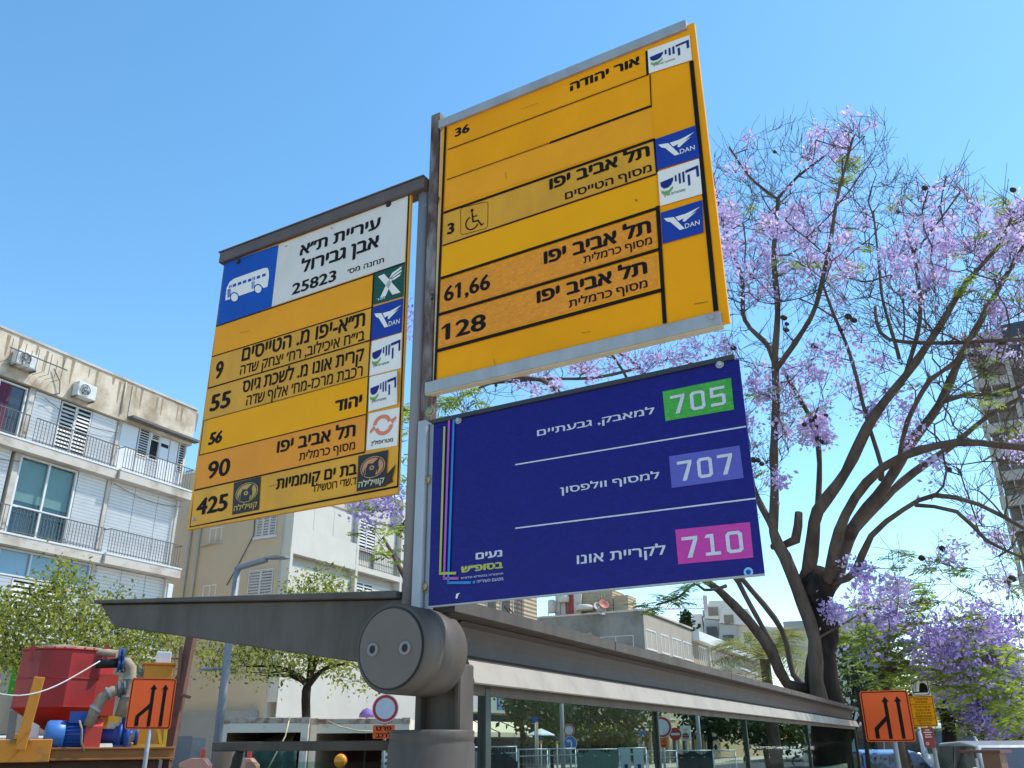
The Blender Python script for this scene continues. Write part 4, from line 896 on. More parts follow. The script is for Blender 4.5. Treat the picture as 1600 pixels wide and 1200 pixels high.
def tank(x, yb, yt, r, label, m=None):
    s = rf(x, yb)[0]; zb = 13.68 if yb > 950 else rf(x, yb)[1]; zt = rf(x, yt)[1]; t = thing('water_tank', label, 'water tank', Rf.p(s, .3, zb), 'water tanks on the grey roof')
    mb = MB(); mb.tube([Rf.p(s + i, .3 + j, zb) for i, j in [(0, 0)]] + [Rf.p(s, .3, zb + .01)], .04, 6)
    for i in (-.4, .4): mb.bar(Rf.p(s + i, .3, 13.68), Rf.p(s + i, .3, max(zb, 13.9) + .1), .08)
    mb.build('stand', M_iron, t); mb = MB(); mb.lathe(Rf.p(s, .3, max(zb, 13.9)), UP, [(r, 0), (r, zt - max(zb, 13.9) - .15), (r * .7, zt - max(zb, 13.9)), (.01, zt - max(zb, 13.9) + .03)], 14); mb.build('barrel', m or M_wall, t)
tank(883, 942, 930, .55, 'upright white water tank standing on the stair hut'); tank(864, 955, 938, .4, 'small white water tank left of the stair hut'); tank(916, 958, 946, .9, 'broad white water tank on the grey roof right of the hut')
mb = MB(); a = rf(955, 950)[0]; mb.box(Rf, a, a + 4.2, -4, -.5, 13.68, 15.9); mb.box(Rf, a - 1.6, a - .1, -3, -.5, 13.68, 15.2); tag(mb.build('roof_hut', M_brk), 'tan rooftop hut with dishes toward the corner of the grey roof', 'hut')
for k, (x, y) in enumerate([(944, 946), (936, 950), (940, 956)]):
    s, z = rf(x, y); t = thing('satellite_dish', ['reddish satellite dish on the rooftop hut, topmost of three', 'pale satellite dish on the rooftop hut, left of the red one', 'satellite dish low on the rooftop hut'][k], 'satellite dish', Rf.p(s, .4, z))
    mb = MB(); mb.lathe(Rf.p(s, .2, z), SN * .6 - SD * .6 + UP * .5, [(.01, 0), (.3, .05), (.55, .18), (.5, .18), (.28, .07), (.01, .03)], 14); mb.build('dish', mat('dish_red', (.4, .12, .08), .6) if k == 0 else M_wall, t)
    mb = MB(); mb.tube([Rf.p(s, .1, z), Rf.p(s, -.1, 15.3)], .05, 5); mb.build('mast', M_iron, t)
mb = MB(); s = rf(912, 950)[0]; mb.tube([Rf.p(s, .2, 13.6), Rf.p(s, .2, 19.6)], .04, 5); tag(mb.build('antenna_mast', M_iron), 'thin rooftop antenna mast on the grey building', 'antenna')

# ---------------------------------------------- stepped white building
def ring_frame(d, x0, x1, az=None):
    """a vertical facade plane at distance d facing the camera, s in metres from pixel x0"""
    a = at(x0, 1000, d); b = at(x1, 1000, d); X = (b - a) * np.array([1, 1, 0]); X /= np.linalg.norm(X); a[2] = 0
    return Fr(a, X, np.array([X[1], -X[0], 0]))
Wf = ring_frame(150, 1085, 1275)
wt = thing('stepped_building', 'white stepped terrace building behind the bare branches', 'building', Wf.p(10, -5, 0))
M_wst = mat('white_stone', (.66, .60, .53), .8, var=.05, scale=.3); M_gst = mat('grey_panel', (.38, .37, .35), .8, var=.06, scale=.3)
def wq(x, y): return Wf.uv(x, y)
def wbox(x0, x1, y0, y1, n0, n1, m, name, par=wt): 
    a, z1 = wq(x0, y0); b, z0 = wq(x1, y1); return MB().box(Wf, min(a, b), max(a, b), n0, n1, min(z0, z1), max(z0, z1)).build(name, m, par)
def wtrap(pts, n0, n1, m, name):
    mb = MB(); P = [Wf.p(wq(x, y)[0], n1, wq(x, y)[1]) for x, y in pts]; mb.prism(P, Wf.N * (n0 - n1)); return mb.build(name, m, wt)
wtrap([(1108, 939), (1136, 938), (1150, 968), (1128, 968), (1100, 966)], -9, 0, M_wst, 'upper_terrace'); wtrap([(1100, 967), (1127, 969), (1127, 1010), (1098, 1008)], -9, -.3, M_gst, 'upper_wall')
wtrap([(1128, 950), (1168, 952), (1182, 976), (1172, 978), (1124, 974)], -9, .6, M_wst, 'lower_terrace'); wtrap([(1124, 975), (1152, 977), (1152, 1010), (1124, 1006)], -9, .2, M_gst, 'lower_wall')
wtrap([(1150, 975), (1200, 978), (1275, 985), (1275, 1020), (1150, 1014)], -9, -.6, M_wst, 'side_wall')
wbox(1080, 1100, 958, 1010, -9, -1.5, M_wst, 'stair_wall'); wbox(1096, 1100, 951, 960, -6, -2, M_gst, 'chimney')
for q in [(1106, 1123, 949, 962), (1131, 1147, 962, 975)]: wbox(*q, .05, .75 if q[0] > 1110 else .1, mat('terrace_hole', (.22, .18, .14), .8, var=.3, scale=1), 'window')
for q in [(1104, 1122, 980, 997), (1129, 1148, 993, 1010)]: wbox(*q, .0, .35, mat('window_dark_grey', (.03, .032, .045), .2), 'window')
wbox(1089, 1094, 973, 979, -1.5, -1.4, M_dark, 'window')
for x in (1162, 1186, 1215): wbox(x, x + 12, 988, 1004, -.6, -.5, M_dglass, 'window')

# ---------------------------------------------- towers
Tf = ring_frame(120, 1528, 1700); Tf = Fr(Tf.O, Tf.X, Tf.N)
tw = thing('apartment_tower', 'tall grey concrete tower with stacked balconies at the right edge', 'building', Tf.p(6, -6, 0))
M_tow = mat('tower_concrete', (.36, .34, .31), .85, var=.12, scale=.25, spec=.1)
s0 = Tf.uv(1541, 640)[0]
MB().box(Tf, s0, s0 + 26, -20, -1.2, 0, 52).build('wall', M_tow, tw)
for q in (-.75, 3.3, 8.75, 14.1): MB().box(Tf, s0 + q, s0 + q + .5, -1.19, .62 if q < 8 else .4, 0, 52).build('pier', M_tow, tw)
for q in (1.1, 5.6, 11): MB().box(Tf, s0 + q, s0 + q + .14, -1.19, .56, 0, 51).build('drain_pipe', M_gst, tw)
for k in range(16):
    z = 3.0 + k * 3.15; off = (k % 3) * .35
    MB().box(Tf, s0 - .6 - off * .4, s0 + 3.2, -1.2, .5, z, z + 1.25).build('balcony', M_tow, tw)
    MB().box(Tf, s0 + 3.9, s0 + 8.6, -1.19, -1.1, z + .5, z + 2.4).build('window', M_dglass, tw)
    MB().box(Tf, s0 + 9.2, s0 + 14, -1.2, .3 , z, z + 1.2).build('balcony', M_gst, tw)
Lf = ring_frame(170, 1300, 1345)
gt = thing('glass_tower', 'pale blue glass office block behind the dark trunk', 'building', Lf.p(3, -5, 0))
z1 = Lf.uv(1320, 955)[1]; MB().box(Lf, 0, 6.2, -10, 0, 0, z1).build('facade', mat('blue_glass_facade', (.14, .27, .42), .15, var=.2, scale=.1, spec=.7), gt)
mb = MB()
for k in range(9): mb.box(Lf, -.05, 6.25, .0, .08, z1 - 2 - k * 3.0, z1 - 1.75 - k * 3.0)
for k in range(5): mb.box(Lf, k * 1.5, k * 1.5 + .12, .081, .14, 0, z1)
mb.build('mullions', M_wpan, gt)
Hf = ring_frame(95, 1240, 1300); hb = thing('low_building', 'low grey roofed building behind the left trunk limbs', 'building', Hf.p(3, -5, 0)); z1 = Hf.uv(1265, 970)[1]
MB().box(Hf, -.5, 9, -10, 0, 0, z1 - .8).build('wall', M_wall, hb); MB().box(Hf, -.8, 9.4, -10, .4, z1 - .8, z1).build('roof', M_gst, hb)
for k in range(2): window(Hf, 1 + k * 3.6, 2.8 + k * 3.6, z1 - 3.2, z1 - 1.6, .05, hb)
# a tan block far right behind the purple trees
Kf = ring_frame(70, 1330, 1600); kb = thing('low_building', 'tan street block behind the purple trees at the right', 'building', Kf.p(6, -4, 0)); z1 = Kf.uv(1400, 1085)[1]
MB().box(Kf, 0, 20, -10, 0, 0, z1).build('wall', mat('tan_block', (.36, .32, .27), .85, var=.1, scale=.4), kb)
for k in range(5): window(Kf, 1 + k * 3.6, 2.8 + k * 3.6, 3.2, 5.0, .05, kb, glass=M_bglass)
MB().box(Kf, -.2, 20.2, .02, .6, 2.7, 2.95).build('canopy', M_conc, kb)

# tower crane far away: a red and white lattice jib
ja, jb = at(938, 953, 420), at(1103, 951, 420); zt = 3.2
mb = MB(); X = jb - ja; n_ = 26
for k in range(n_ + 1):
    p = ja + X * k / n_; q = p + UP * zt * (.6 + .8 * (k / n_ > .6))
    if k < n_: r_ = ja + X * (k + 1) / n_; mb.bar(p, r_, .45); mb.bar(q, r_ + UP * zt * (.6 + .8 * ((k + 1) / n_ > .6)), .35); mb.bar(p, r_ + UP * zt * .6, .25); mb.bar(q, r_, .25)
cr = thing('tower_crane', 'distant tower crane with a thin red and white jib', 'crane', [jb[0], jb[1], 0]); mb.build('jib', mat('crane_red', (.52, .22, .20), .6, scale=.12, col2=(.6, .6, .6), mix=(.48, .52)), cr)
mb = MB(); mb.bar([jb[0], jb[1], 0], [jb[0], jb[1], jb[2] + 6], 1.6); mb.build('mast', mat('crane_grey', (.5, .4, .4), .6), cr)
mb = MB(); c = ja + X * .22; mb.bar(c - UP * .4, c + X * .06 - UP * .4, 1.6, 1.2); mb.build('trolley', mat('crane_dark_red', (.25, .05, .06), .6), cr)
# ================================================================== TREES
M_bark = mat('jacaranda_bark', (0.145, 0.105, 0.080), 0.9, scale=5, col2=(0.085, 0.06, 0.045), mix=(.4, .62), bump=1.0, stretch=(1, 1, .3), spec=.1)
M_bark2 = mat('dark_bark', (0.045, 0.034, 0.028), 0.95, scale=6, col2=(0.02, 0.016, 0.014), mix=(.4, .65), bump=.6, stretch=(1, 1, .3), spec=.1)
M_pet = leaf_mat('lilac_petals', (.50, .36, .69), (.82, .71, .93), .5)
M_pet2 = leaf_mat('violet_petals', (.29, .19, .54), (.62, .50, .86), .5)
M_frond = leaf_mat('fresh_frond_leaves', (.13, .21, .02), (.38, .46, .07), .58)
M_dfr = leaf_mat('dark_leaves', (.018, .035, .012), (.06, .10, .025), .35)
M_leaf = leaf_mat('street_tree_leaves', (.07, .105, .012), (.46, .47, .08), .52)
M_pod = mat('seed_pod', (0.035, 0.022, 0.016), 0.7, var=.4, scale=20)

def cards(C, size, n_per, spread, r, flat=0.0):
    """many small petal or leaf faces scattered round the centres C"""
    C = np.asarray(C, float); m = len(C) * n_per
    c = np.repeat(C, n_per, 0) + r.normal(size=(m, 3)) * spread
    a = r.normal(size=(m, 3)); a /= np.linalg.norm(a, axis=1)[:, None]
    b = r.normal(size=(m, 3)); b[:, 2] *= (1 - flat); b -= a * (a * b).sum(1)[:, None]; b /= np.linalg.norm(b, axis=1)[:, None]
    s = size * r.uniform(.45, 1.5, m)[:, None]
    V = np.stack([c - a * s, c - b * s * .55, c + a * s, c + b * s * .55], 1).reshape(-1, 3)
    return V, np.arange(m * 4).reshape(-1, 4)
def cloud(name, V, F, m, parent):
    o0 = ORI[parent]; me = bpy.data.meshes.new(name); n = len(F)
    me.vertices.add(len(V)); me.vertices.foreach_set('co', (V - o0).astype('f').ravel())
    me.loops.add(n * 4); me.loops.foreach_set('vertex_index', F.astype('i').ravel())
    me.polygons.add(n); me.polygons.foreach_set('loop_start', np.arange(0, n * 4, 4, dtype='i'))
    me.update(calc_edges=True); me.materials.append(m)
    o = bpy.data.objects.new(name, me); COL.objects.link(o); o.parent = parent; ORI[o] = o0; return o
def frond(p, d, L, r, pairs=10, droop=.35, lw=.16):
    """a feathery leaf: leaflets in pairs along a drooping rachis"""
    d = np.array(d, float); d /= np.linalg.norm(d); side = np.cross(d, UP); side /= np.linalg.norm(side) + 1e-6
    V = []
    for k in range(pairs):
        t = (k + .5) / pairs; c = p + d * L * t - UP * L * droop * t * t; ll = L * .42 * math.sin(math.pi * (.12 + .8 * t)) + .01
        fw = d - UP * droop * 2 * t; fw /= np.linalg.norm(fw); up = np.cross(side, fw)
        for sg in (-1, 1):
            ax = side * sg * .9 + fw * .45 - up * r.uniform(-.1, .35); ax /= np.linalg.norm(ax); w = fw * L * lw / 2 * .9
            V += [c, c + ax * ll * .5 + w, c + ax * ll, c + ax * ll * .5 - w]
    return V
def fronds(P, L, r, per=3, **k):
    V = []
    for p in P:
        for _ in range(per):
            a = r.uniform(0, 2 * math.pi); V += frond(p, [math.cos(a), math.sin(a), r.uniform(-.1, .6)], L * r.uniform(.7, 1.25), r, **k)
    V = np.array(V); return V, np.arange(len(V)).reshape(-1, 4)

class Skel:
    """limbs traced as polylines, then twigs grown to target points from the nearest limb"""
    def __init__(s): s.P = []; s.R = []; s.mb = MB()
    def limb(s, pts, rad, n=8, wob=0.0, r=None):
        pts = np.array(pts, float); out = []; ro = []
        for i in range(len(pts) - 1):                    # catmull-rom
            p0 = pts[max(i - 1, 0)]; p1, p2 = pts[i], pts[i + 1]; p3 = pts[min(i + 2, len(pts) - 1)]
            m = max(2, int(np.linalg.norm(p2 - p1) / .22))
            for k in range(m):
                t = k / m; out.append(.5 * ((2 * p1) + (-p0 + p2) * t + (2 * p0 - 5 * p1 + 4 * p2 - p3) * t * t + (-p0 + 3 * p1 - 3 * p2 + p3) * t ** 3)); ro.append(rad[i] * (1 - t) + rad[i + 1] * t)
        out.append(pts[-1]); ro.append(rad[-1])
        if wob: out = [o + r.normal(size=3) * wob for o in out]
        q_ = np.random.default_rng(len(s.P) + 3); ph = q_.uniform(0, 6.28, 3); out = [o + ro[i] * .28 * np.array([math.sin(i * .9 + ph[0]), math.sin(i * .8 + ph[1]), .5 * math.sin(i * .7 + ph[2])]) for i, o in enumerate(out)]; ro = [v * q_.uniform(.88, 1.12) for v in ro]
        s.mb.tube(out, ro, n); s.P += out; s.R += ro
    def twigs(s, T, r, rmax=.03, rmin=.0045, step=.22, up=1.1, wob=.035, spray=0):
        T = np.array(T); P = np.array(s.P); Rr = np.array(s.R)
        d0 = np.array([np.min(((P - t) ** 2).sum(1)) for t in T]); T = T[np.argsort(d0)]
        cap = len(P) + 40 * len(T); PP = np.zeros((cap, 3)); RR = np.zeros(cap); k = len(P); PP[:k] = P; RR[:k] = Rr
        for t in T:
            v = t - PP[:k]; d = np.sqrt((v ** 2).sum(1)); w = d * (1 + up * np.clip(.6 - v[:, 2] / (d + 1e-6), 0, 1.6))
            i = int(np.argmin(w)); p = PP[i].copy(); L = d[i]
            if L < .05: continue
            m = max(2, int(L / step)); r0 = min(rmax, RR[i] * .8, .008 + .013 * L); b = r.normal(size=3) * L * .09; b[2] -= L * .05
            pts = []; rad = []
            for q in range(m + 1):
                u = q / m; pts.append(p * (1 - u) + t * u + b * math.sin(math.pi * u) + (r.normal(size=3) * wob * step if 0 < q < m else 0)); rad.append(r0 * (1 - u) + rmin * u)
            s.mb.tube(pts, rad, 4 if r0 < .02 else 5, cap=False)
            for q in range(1, m + 1): PP[k] = pts[q]; RR[k] = rad[q]; k += 1
            dv = (pts[-1] - pts[-2]); dv = dv / np.linalg.norm(dv)
            for _ in range(spray):
                q = r.integers(max(0, m - 3), m + 1); e = dv + r.normal(size=3) * .55 + UP * .35; e = e / np.linalg.norm(e) * r.uniform(.2, .5)
                s.mb.tube([pts[q], pts[q] + e * .5 + r.normal(size=3) * .02, pts[q] + e], [rmin, rmin * .85, rmin * .6], 3, cap=False)
        s.P = list(PP[:k]); s.R = list(RR[:k])
def inpoly(x, y, poly):
    c = False; n = len(poly)
    for i in range(n):
        (x1, y1), (x2, y2) = poly[i], poly[(i + 1) % n]
        if (y1 > y) != (y2 > y) and x < (x2 - x1) * (y - y1) / (y2 - y1) + x1: c = not c
    return c
def region(poly, n, d0, d1, r):
    """n points in the volume seen through this outline, between the distances d0 and d1"""
    xs = [p[0] for p in poly]; ys = [p[1] for p in poly]; out = []
    while len(out) < n:
        x, y = r.uniform(min(xs), max(xs)), r.uniform(min(ys), max(ys))
        if inpoly(x, y, poly): out.append(at(x, y, r.uniform(d0, d1)))
    return out

# ---------------------------------------------- main jacaranda
r1 = np.random.default_rng(11)
DJ = 14.2
jt = thing('jacaranda_tree', 'tall sparse jacaranda with lilac blossom behind the far end of the shelter', 'tree', at(1288, 1090, DJ) * np.array([1, 1, 0]))
sk = Skel()
def L(pts, d0=DJ, d1=DJ, n=8):
    N_ = len(pts); P = []; Rr = []
    for i, (x, y, r_) in enumerate(pts):
        d = d0 + (d1 - d0) * i / max(1, N_ - 1); p = at(x, y, d); k = np.linalg.norm(p - CAMP); P.append(p); Rr.append(r_ * .88 * k / FPX)
    sk.limb(P, Rr, n)
tb = Skel()
base = at(1288, 1088, DJ); g_ = base.copy(); g_[2] = 0
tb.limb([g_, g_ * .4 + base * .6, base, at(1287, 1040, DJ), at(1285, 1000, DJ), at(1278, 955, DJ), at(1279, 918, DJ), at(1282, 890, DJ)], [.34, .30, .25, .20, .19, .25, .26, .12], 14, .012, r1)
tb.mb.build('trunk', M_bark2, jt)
L([(1284, 1130, 14), (1279, 1095, 13), (1277, 1065, 12), (1274, 1000, 11), (1252, 940, 11), (1228, 870, 10), (1209, 832, 8), (1210, 740, 7), (1211, 650, 6.5), (1212, 575, 6), (1214, 489, 5), (1210, 380, 4), (1216, 309, 3)], DJ - .35, DJ - .2, 10)
L([(1212, 580, 4.5), (1202, 545, 4.5), (1165, 500, 3.8), (1157, 429, 3.2), (1130, 350, 2.4), (1113, 270, 1.6)], DJ - .3, DJ + 1.2)
L([(1213, 578, 5), (1255, 515, 4.6), (1277, 474, 4), (1292, 402, 3.6), (1311, 301, 2.8), (1332, 215, 1.8)], DJ - .3, DJ - 1)
L([(1216, 310, 2.6), (1247, 275, 2.2), (1292, 241, 1.6)], DJ - .2, DJ - .5); L([(1216, 312, 2.4), (1170, 275, 2), (1140, 230, 1.4)], DJ - .2, DJ + .4)
L([(1209, 828, 7), (1182, 777, 5.5), (1171, 725, 5), (1160, 660, 4), (1120, 590, 3), (1060, 560, 2.4)], DJ - .3, DJ + 1)
L([(1261, 905, 13), (1261, 890, 12), (1269, 837, 11), (1280, 800, 10), (1310, 755, 9), (1355, 669, 8), (1415, 586, 6.5), (1475, 500, 5), (1510, 440, 4), (1560, 385, 3), (1585, 330, 2)], DJ, DJ - 1.2, 10)
L([(1290, 915, 12), (1295, 897, 10), (1310, 830, 9), (1355, 755, 8), (1407, 714, 7), (1497, 691, 6), (1600, 699, 5), (1660, 690, 4)], DJ, DJ - 2)
L([(1296, 920, 12), (1304, 905, 11), (1325, 845, 10), (1370, 774, 9), (1419, 702, 8), (1467, 631, 7), (1512, 537, 5), (1550, 470, 4), (1590, 400, 3), (1620, 340, 2)], DJ + .1, DJ + 1, 10)
L([(1330, 835, 8), (1345, 815, 8), (1381, 781, 7), (1445, 725, 6), (1494, 691, 5), (1560, 640, 3.5), (1620, 610, 3)], DJ + .1, DJ + 1.8)
L([(1298, 915, 8), (1310, 909, 6), (1336, 894, 6), (1362, 837, 5), (1411, 796, 4), (1460, 774, 4), (1531, 789, 3), (1600, 826, 3)], DJ, DJ - 1.5)
L([(1430, 789, 3), (1494, 800, 3), (1542, 845, 2.5), (1600, 871, 2)], DJ - 1, DJ - 1.5)
L([(1467, 631, 4), (1512, 616, 4), (1560, 617, 3), (1610, 595, 3)], DJ + .6, DJ + .2)
L([(1367, 480, 2.5), (1370, 507, 3), (1390, 530, 3), (1475, 536, 3), (1600, 530, 3)], DJ - .5, DJ - 1.8)
L([(1280, 795, 6), (1280, 725, 4.5), (1272, 665, 4), (1257, 635, 3.5), (1224, 579, 3)], DJ + .2, DJ + .8)
L([(1375, 750, 3.5), (1377, 732, 3.5), (1359, 669, 3.5), (1340, 594, 3), (1321, 537, 3), (1302, 490, 2.5), (1285, 440, 2)], DJ - .2, DJ - .8)
L([(1407, 712, 4), (1419, 657, 4), (1452, 594, 4), (1494, 564, 3), (1545, 470, 2)], DJ - .6, DJ - 2)
L([(1415, 586, 3.6), (1437, 500, 3.2), (1433, 420, 2.6), (1415, 360, 2)], DJ - .7, DJ - .4); L([(1405, 560, 3), (1380, 470, 2.4), (1372, 400, 2), (1365, 330, 1.5)], DJ - .6, DJ); L([(1425, 400, 2), (1460, 355, 1.6), (1500, 300, 1.2)], DJ - .5, DJ - 1)
L([(1270, 1075, 9), (1232, 1068, 9), (1207, 1025, 9), (1172, 975, 8), (1125, 922, 7), (1100, 905, 6), (1040, 860, 5), (950, 740, 4.5), (870, 610, 4), (800, 590, 3), (740, 610, 2)], DJ, DJ - 2.2)
L([(1262, 1075, 6), (1240, 1055, 5), (1222, 985, 5), (1162, 907, 5), (1120, 850, 4), (1060, 700, 4), (1010, 590, 3.4), (960, 545, 2.6)], DJ + .3, DJ + 1.2)
L([(1215, 1035, 4.5), (1207, 1010, 4), (1155, 910, 4), (1130, 860, 3), (1150, 700, 2.4)], DJ - .1, DJ - .5)
L([(1135, 915, 3), (1118, 920, 2.6), (1100, 922, 2.4), (1085, 912, 2.2), (1062, 932, 2), (1025, 945, 1.6)], DJ - 1, DJ - 1.6)
L([(760, 600, 2.6), (850, 592, 2.8), (930, 590, 3), (1000, 575, 3)], DJ - 1.6, DJ - 1.2); L([(1000, 640, 3), (985, 600, 2.6), (960, 560, 2.2), (930, 530, 1.8)], DJ - .5, DJ)
sk.limb([at(1205, 855, DJ), at(1243, 845, DJ - .3), at(1250, 800, DJ - .3)], [.05, .085, .06], 8)
T = []
crown = [(1108, 240), (1160, 215), (1215, 190), (1300, 175), (1352, 172), (1395, 185), (1385, 250), (1440, 280), (1492, 262), (1530, 300), (1600, 300), (1650, 300), (1650, 640), (1470, 560), (1330, 520), (1230, 480), (1120, 470)]
T += region(crown, 980, DJ - 2.3, DJ + 2.2, r1)
T += region([(1120, 440), (1600, 440), (1650, 900), (1560, 880), (1420, 700), (1300, 620), (1180, 800), (1150, 650)], 460, DJ - 2.2, DJ + 2, r1)
T += region([(790, 560), (1000, 545), (1130, 505), (1140, 555), (900, 600), (790, 620)], 60, DJ - 2, DJ, r1)
T += region([(690, 612), (790, 600), (760, 645), (690, 650)], 14, DJ - 2.6, DJ - 2, r1)
T += region([(1380, 860), (1600, 850), (1600, 990), (1330, 1000)], 60, DJ - 1.5, DJ + 1, r1)
main_T = T
sk.twigs(region([(1400, 430), (1620, 420), (1620, 860), (1500, 830), (1400, 620)], 50, DJ - 2, DJ + 2, r1) + region(crown, 60, DJ - 2, DJ + 2, r1), r1, rmax=.055, rmin=.013, wob=.07)
sk.twigs(T, r1, rmax=.042, rmin=.0045, spray=3)
sk.mb.build('limbs', M_bark, jt)
# blossom: thick belt in the middle of the crown, thinner above
F_ = []
belt = [(1112, 300), (1200, 305), (1300, 300), (1350, 330), (1440, 320), (1500, 290), (1650, 300), (1650, 440), (1440, 430), (1300, 470), (1200, 480), (1118, 470)]
mass = [(1112, 330), (1290, 345), (1380, 370), (1440, 350), (1620, 330), (1620, 430), (1400, 420), (1200, 430), (1116, 440)]
NP = np.array([p for p, q in zip(sk.P, sk.R) if q < .014])
def snap(T, amt=.8):
    """pull cluster centres to the nearest twig so that the flowers hang on wood"""
    out = []
    for t in T: i = int(np.argmin(((NP - t) ** 2).sum(1))); out.append(t * (1 - amt) + NP[i] * amt)
    return out
def clumps(poly, k, each, d0, d1, sp):
    c = region(poly, k, d0, d1, r1); out = []
    for q in c: out += list(q + r1.normal(size=(each, 3)) * sp)
    return out
F_ += clumps(mass, 46, 6, DJ - 2.2, DJ + 2, .2) + clumps(belt, 26, 4, DJ - 2.2, DJ + 2, .18)
F_ += clumps([(1285, 185), (1325, 165), (1345, 230), (1340, 280), (1270, 270)], 7, 5, DJ - .8, DJ + .4, .14)
F_ += region(crown, 60, DJ - 2, DJ + 2, r1)
F_ += clumps([(1165, 560), (1300, 560), (1300, 700), (1180, 720)], 14, 5, DJ - 1, DJ + 1, .16) + clumps([(1280, 470), (1400, 470), (1420, 760), (1330, 760)], 9, 4, DJ - 1, DJ + 1, .14)
for x, y, n in [(1380, 665, 10), (1310, 715, 7), (1290, 590, 6), (1180, 600, 8), (1165, 640, 8), (1200, 665, 7), (1490, 850, 9), (1550, 880, 8), (1400, 915, 9), (1355, 735, 7), (1340, 925, 10), (1570, 540, 6), (1590, 700, 6), (1225, 905, 9), (1218, 930, 6), (1250, 770, 5), (1560, 480, 6)]:
    F_ += list(at(x, y, DJ - .6) + r1.normal(size=(n, 3)) * .13)
F_ += clumps([(790, 570), (1000, 550), (1130, 515), (1135, 560), (900, 595), (790, 620)], 22, 3, DJ - 2, DJ, .14)
F_ = snap(F_, .75)
V, Fc_ = cards(F_, .036, 28, .085, r1); cloud('blossom', V, Fc_, M_pet, jt)
G_ = snap(region(crown, 6, DJ - 2, DJ + 1, r1) + region(belt, 14, DJ - 2, DJ + 1, r1) + clumps([(1290, 270), (1345, 250), (1345, 290), (1300, 300)], 3, 2, DJ - .6, DJ, .1) + region([(1480, 390), (1600, 380), (1600, 470), (1480, 450)], 9, DJ - 2, DJ, r1) + region([(1180, 560), (1320, 600), (1300, 720), (1190, 760)], 14, DJ - 1, DJ + 1, r1) + region([(1400, 600), (1600, 560), (1600, 700)], 10, DJ - 1.5, DJ, r1) + region([(1400, 850), (1580, 860), (1570, 930), (1420, 930)], 26, DJ - 1.4, DJ, r1), .7)
V1, _ = fronds(G_, .30, r1, 2, lw=.11)
G2 = [at(x, y, DJ - 2.4) for x, y in [(705, 625), (725, 622), (752, 615), (700, 635), (735, 632)]]
V2, _ = fronds(G2, .5, r1, 2, droop=.9, pairs=14, lw=.08)
G3 = [at(x, y, DJ - 1.6) for x, y in [(1025, 938), (1040, 932), (1015, 950), (1048, 945), (1032, 948), (1070, 915), (1095, 912)]]; V3, _ = fronds(G3, .36, r1, 3, pairs=12, lw=.1)
V = np.concatenate([V1, V2, V3]); cloud('leaves', V, np.arange(len(V)).reshape(-1, 4), M_frond, jt)
for x, y in [(1234, 498), (1238, 508), (1226, 512), (1316, 515), (1327, 499), (1340, 500), (1275, 536), (1141, 540), (1556, 545), (1568, 548), (1523, 552), (1585, 292), (1258, 662), (1266, 655), (1272, 668), (1286, 684), (1296, 690), (1275, 643), (1178, 716), (1188, 722), (1190, 730), (1300, 642), (1475, 748), (1463, 852), (1436, 868), (1400, 325), (1445, 292), (1575, 905), (1565, 915), (1205, 235)]:
    p = at(x, y, DJ - .7) + r1.normal(size=3) * .05; i = int(np.argmin(((NP - p) ** 2).sum(1))); p = p * .8 + NP[i] * .2
    mb = MB(); mb.sphere(p, .06 * r1.uniform(.7, 1.1), 8, 5, (1, .35 + .4 * r1.random(), .85)); mb.tube([p + UP * .05, NP[i]], .006, 3, cap=False); mb.build('seed_pod', M_pod, jt)

# ---------------------------------------------- other trees
def tree(name, label, x, d, fork, height, poly, nT, seed, leaf, size, per, spread, m_leaf, trunk_r=.14, bark=None, lean=0.0, petals=None, pod=0, group=None, base_x=None, depth=2.2, nb=6, frn=0):
    r = np.random.default_rng(seed); b = at(x, 1150, d) * np.array([1, 1, 0])
    t = thing(name, label, 'tree', b, group); s = Skel(); f = b + np.array([lean, 0, fork])
    tk = Skel(); tk.limb([b, b * .6 + f * .4 + r.normal(size=3) * .04 * np.array([1, 1, 0]), f], [trunk_r * 1.25, trunk_r, trunk_r * .85], 10); tk.mb.build('trunk', bark or M_bark2, t)
    s.P += [f]; s.R += [trunk_r * .8]
    Tg = region(poly, nT, d - depth, d + depth, r); Tn = np.array(Tg)
    top = Tn[:, 2].max(); big = [Tn[i] for i in r.choice(len(Tn), nb, replace=False)]
    for q in big:
        e = f + (q - f) * r.uniform(.55, .8); mid = f * .55 + e * .45 + UP * np.linalg.norm(e - f) * .12; s.limb([f, mid, e], [trunk_r * .6, trunk_r * .4, trunk_r * .18], 6)
    s.twigs(Tg, r, rmax=.035, rmin=.006, step=.3); s.mb.build('limbs', bark or M_bark2, t)
    if leaf: 
        if frn: V, F = fronds(Tg, frn, r, per, pairs=9)
        else: V, F = cards(Tg, size, per, spread, r)
        cloud('leaves', V, F, m_leaf, t)
    if petals:
        Tp = [];
        for pp, k, e in petals:
            for q in region(pp, k, d - depth, d + depth * .4, r): Tp += list(q + r.normal(size=(e, 3)) * .22)
        V, F = cards(Tp, .042, 26, .11, r); cloud('blossom', V, F, M_pet2, t)
    return t
# hidden-trunk jacaranda between signs and buildings (its outer sprays show under the left sign)
tree('jacaranda_tree', 'jacaranda whose lilac sprays show below the left yellow sign', 672, 20, 3.2, 9, [(560, 760), (640, 600), (720, 560), (720, 800), (640, 900), (560, 830)], 60, 21, True, .05, 2, .1, M_frond, .16, M_bark,
     petals=[([(566, 772), (626, 766), (626, 800), (570, 798)], 9, 5), ([(630, 480), (642, 480), (640, 560), (630, 560)], 6, 3)], frn=.5)
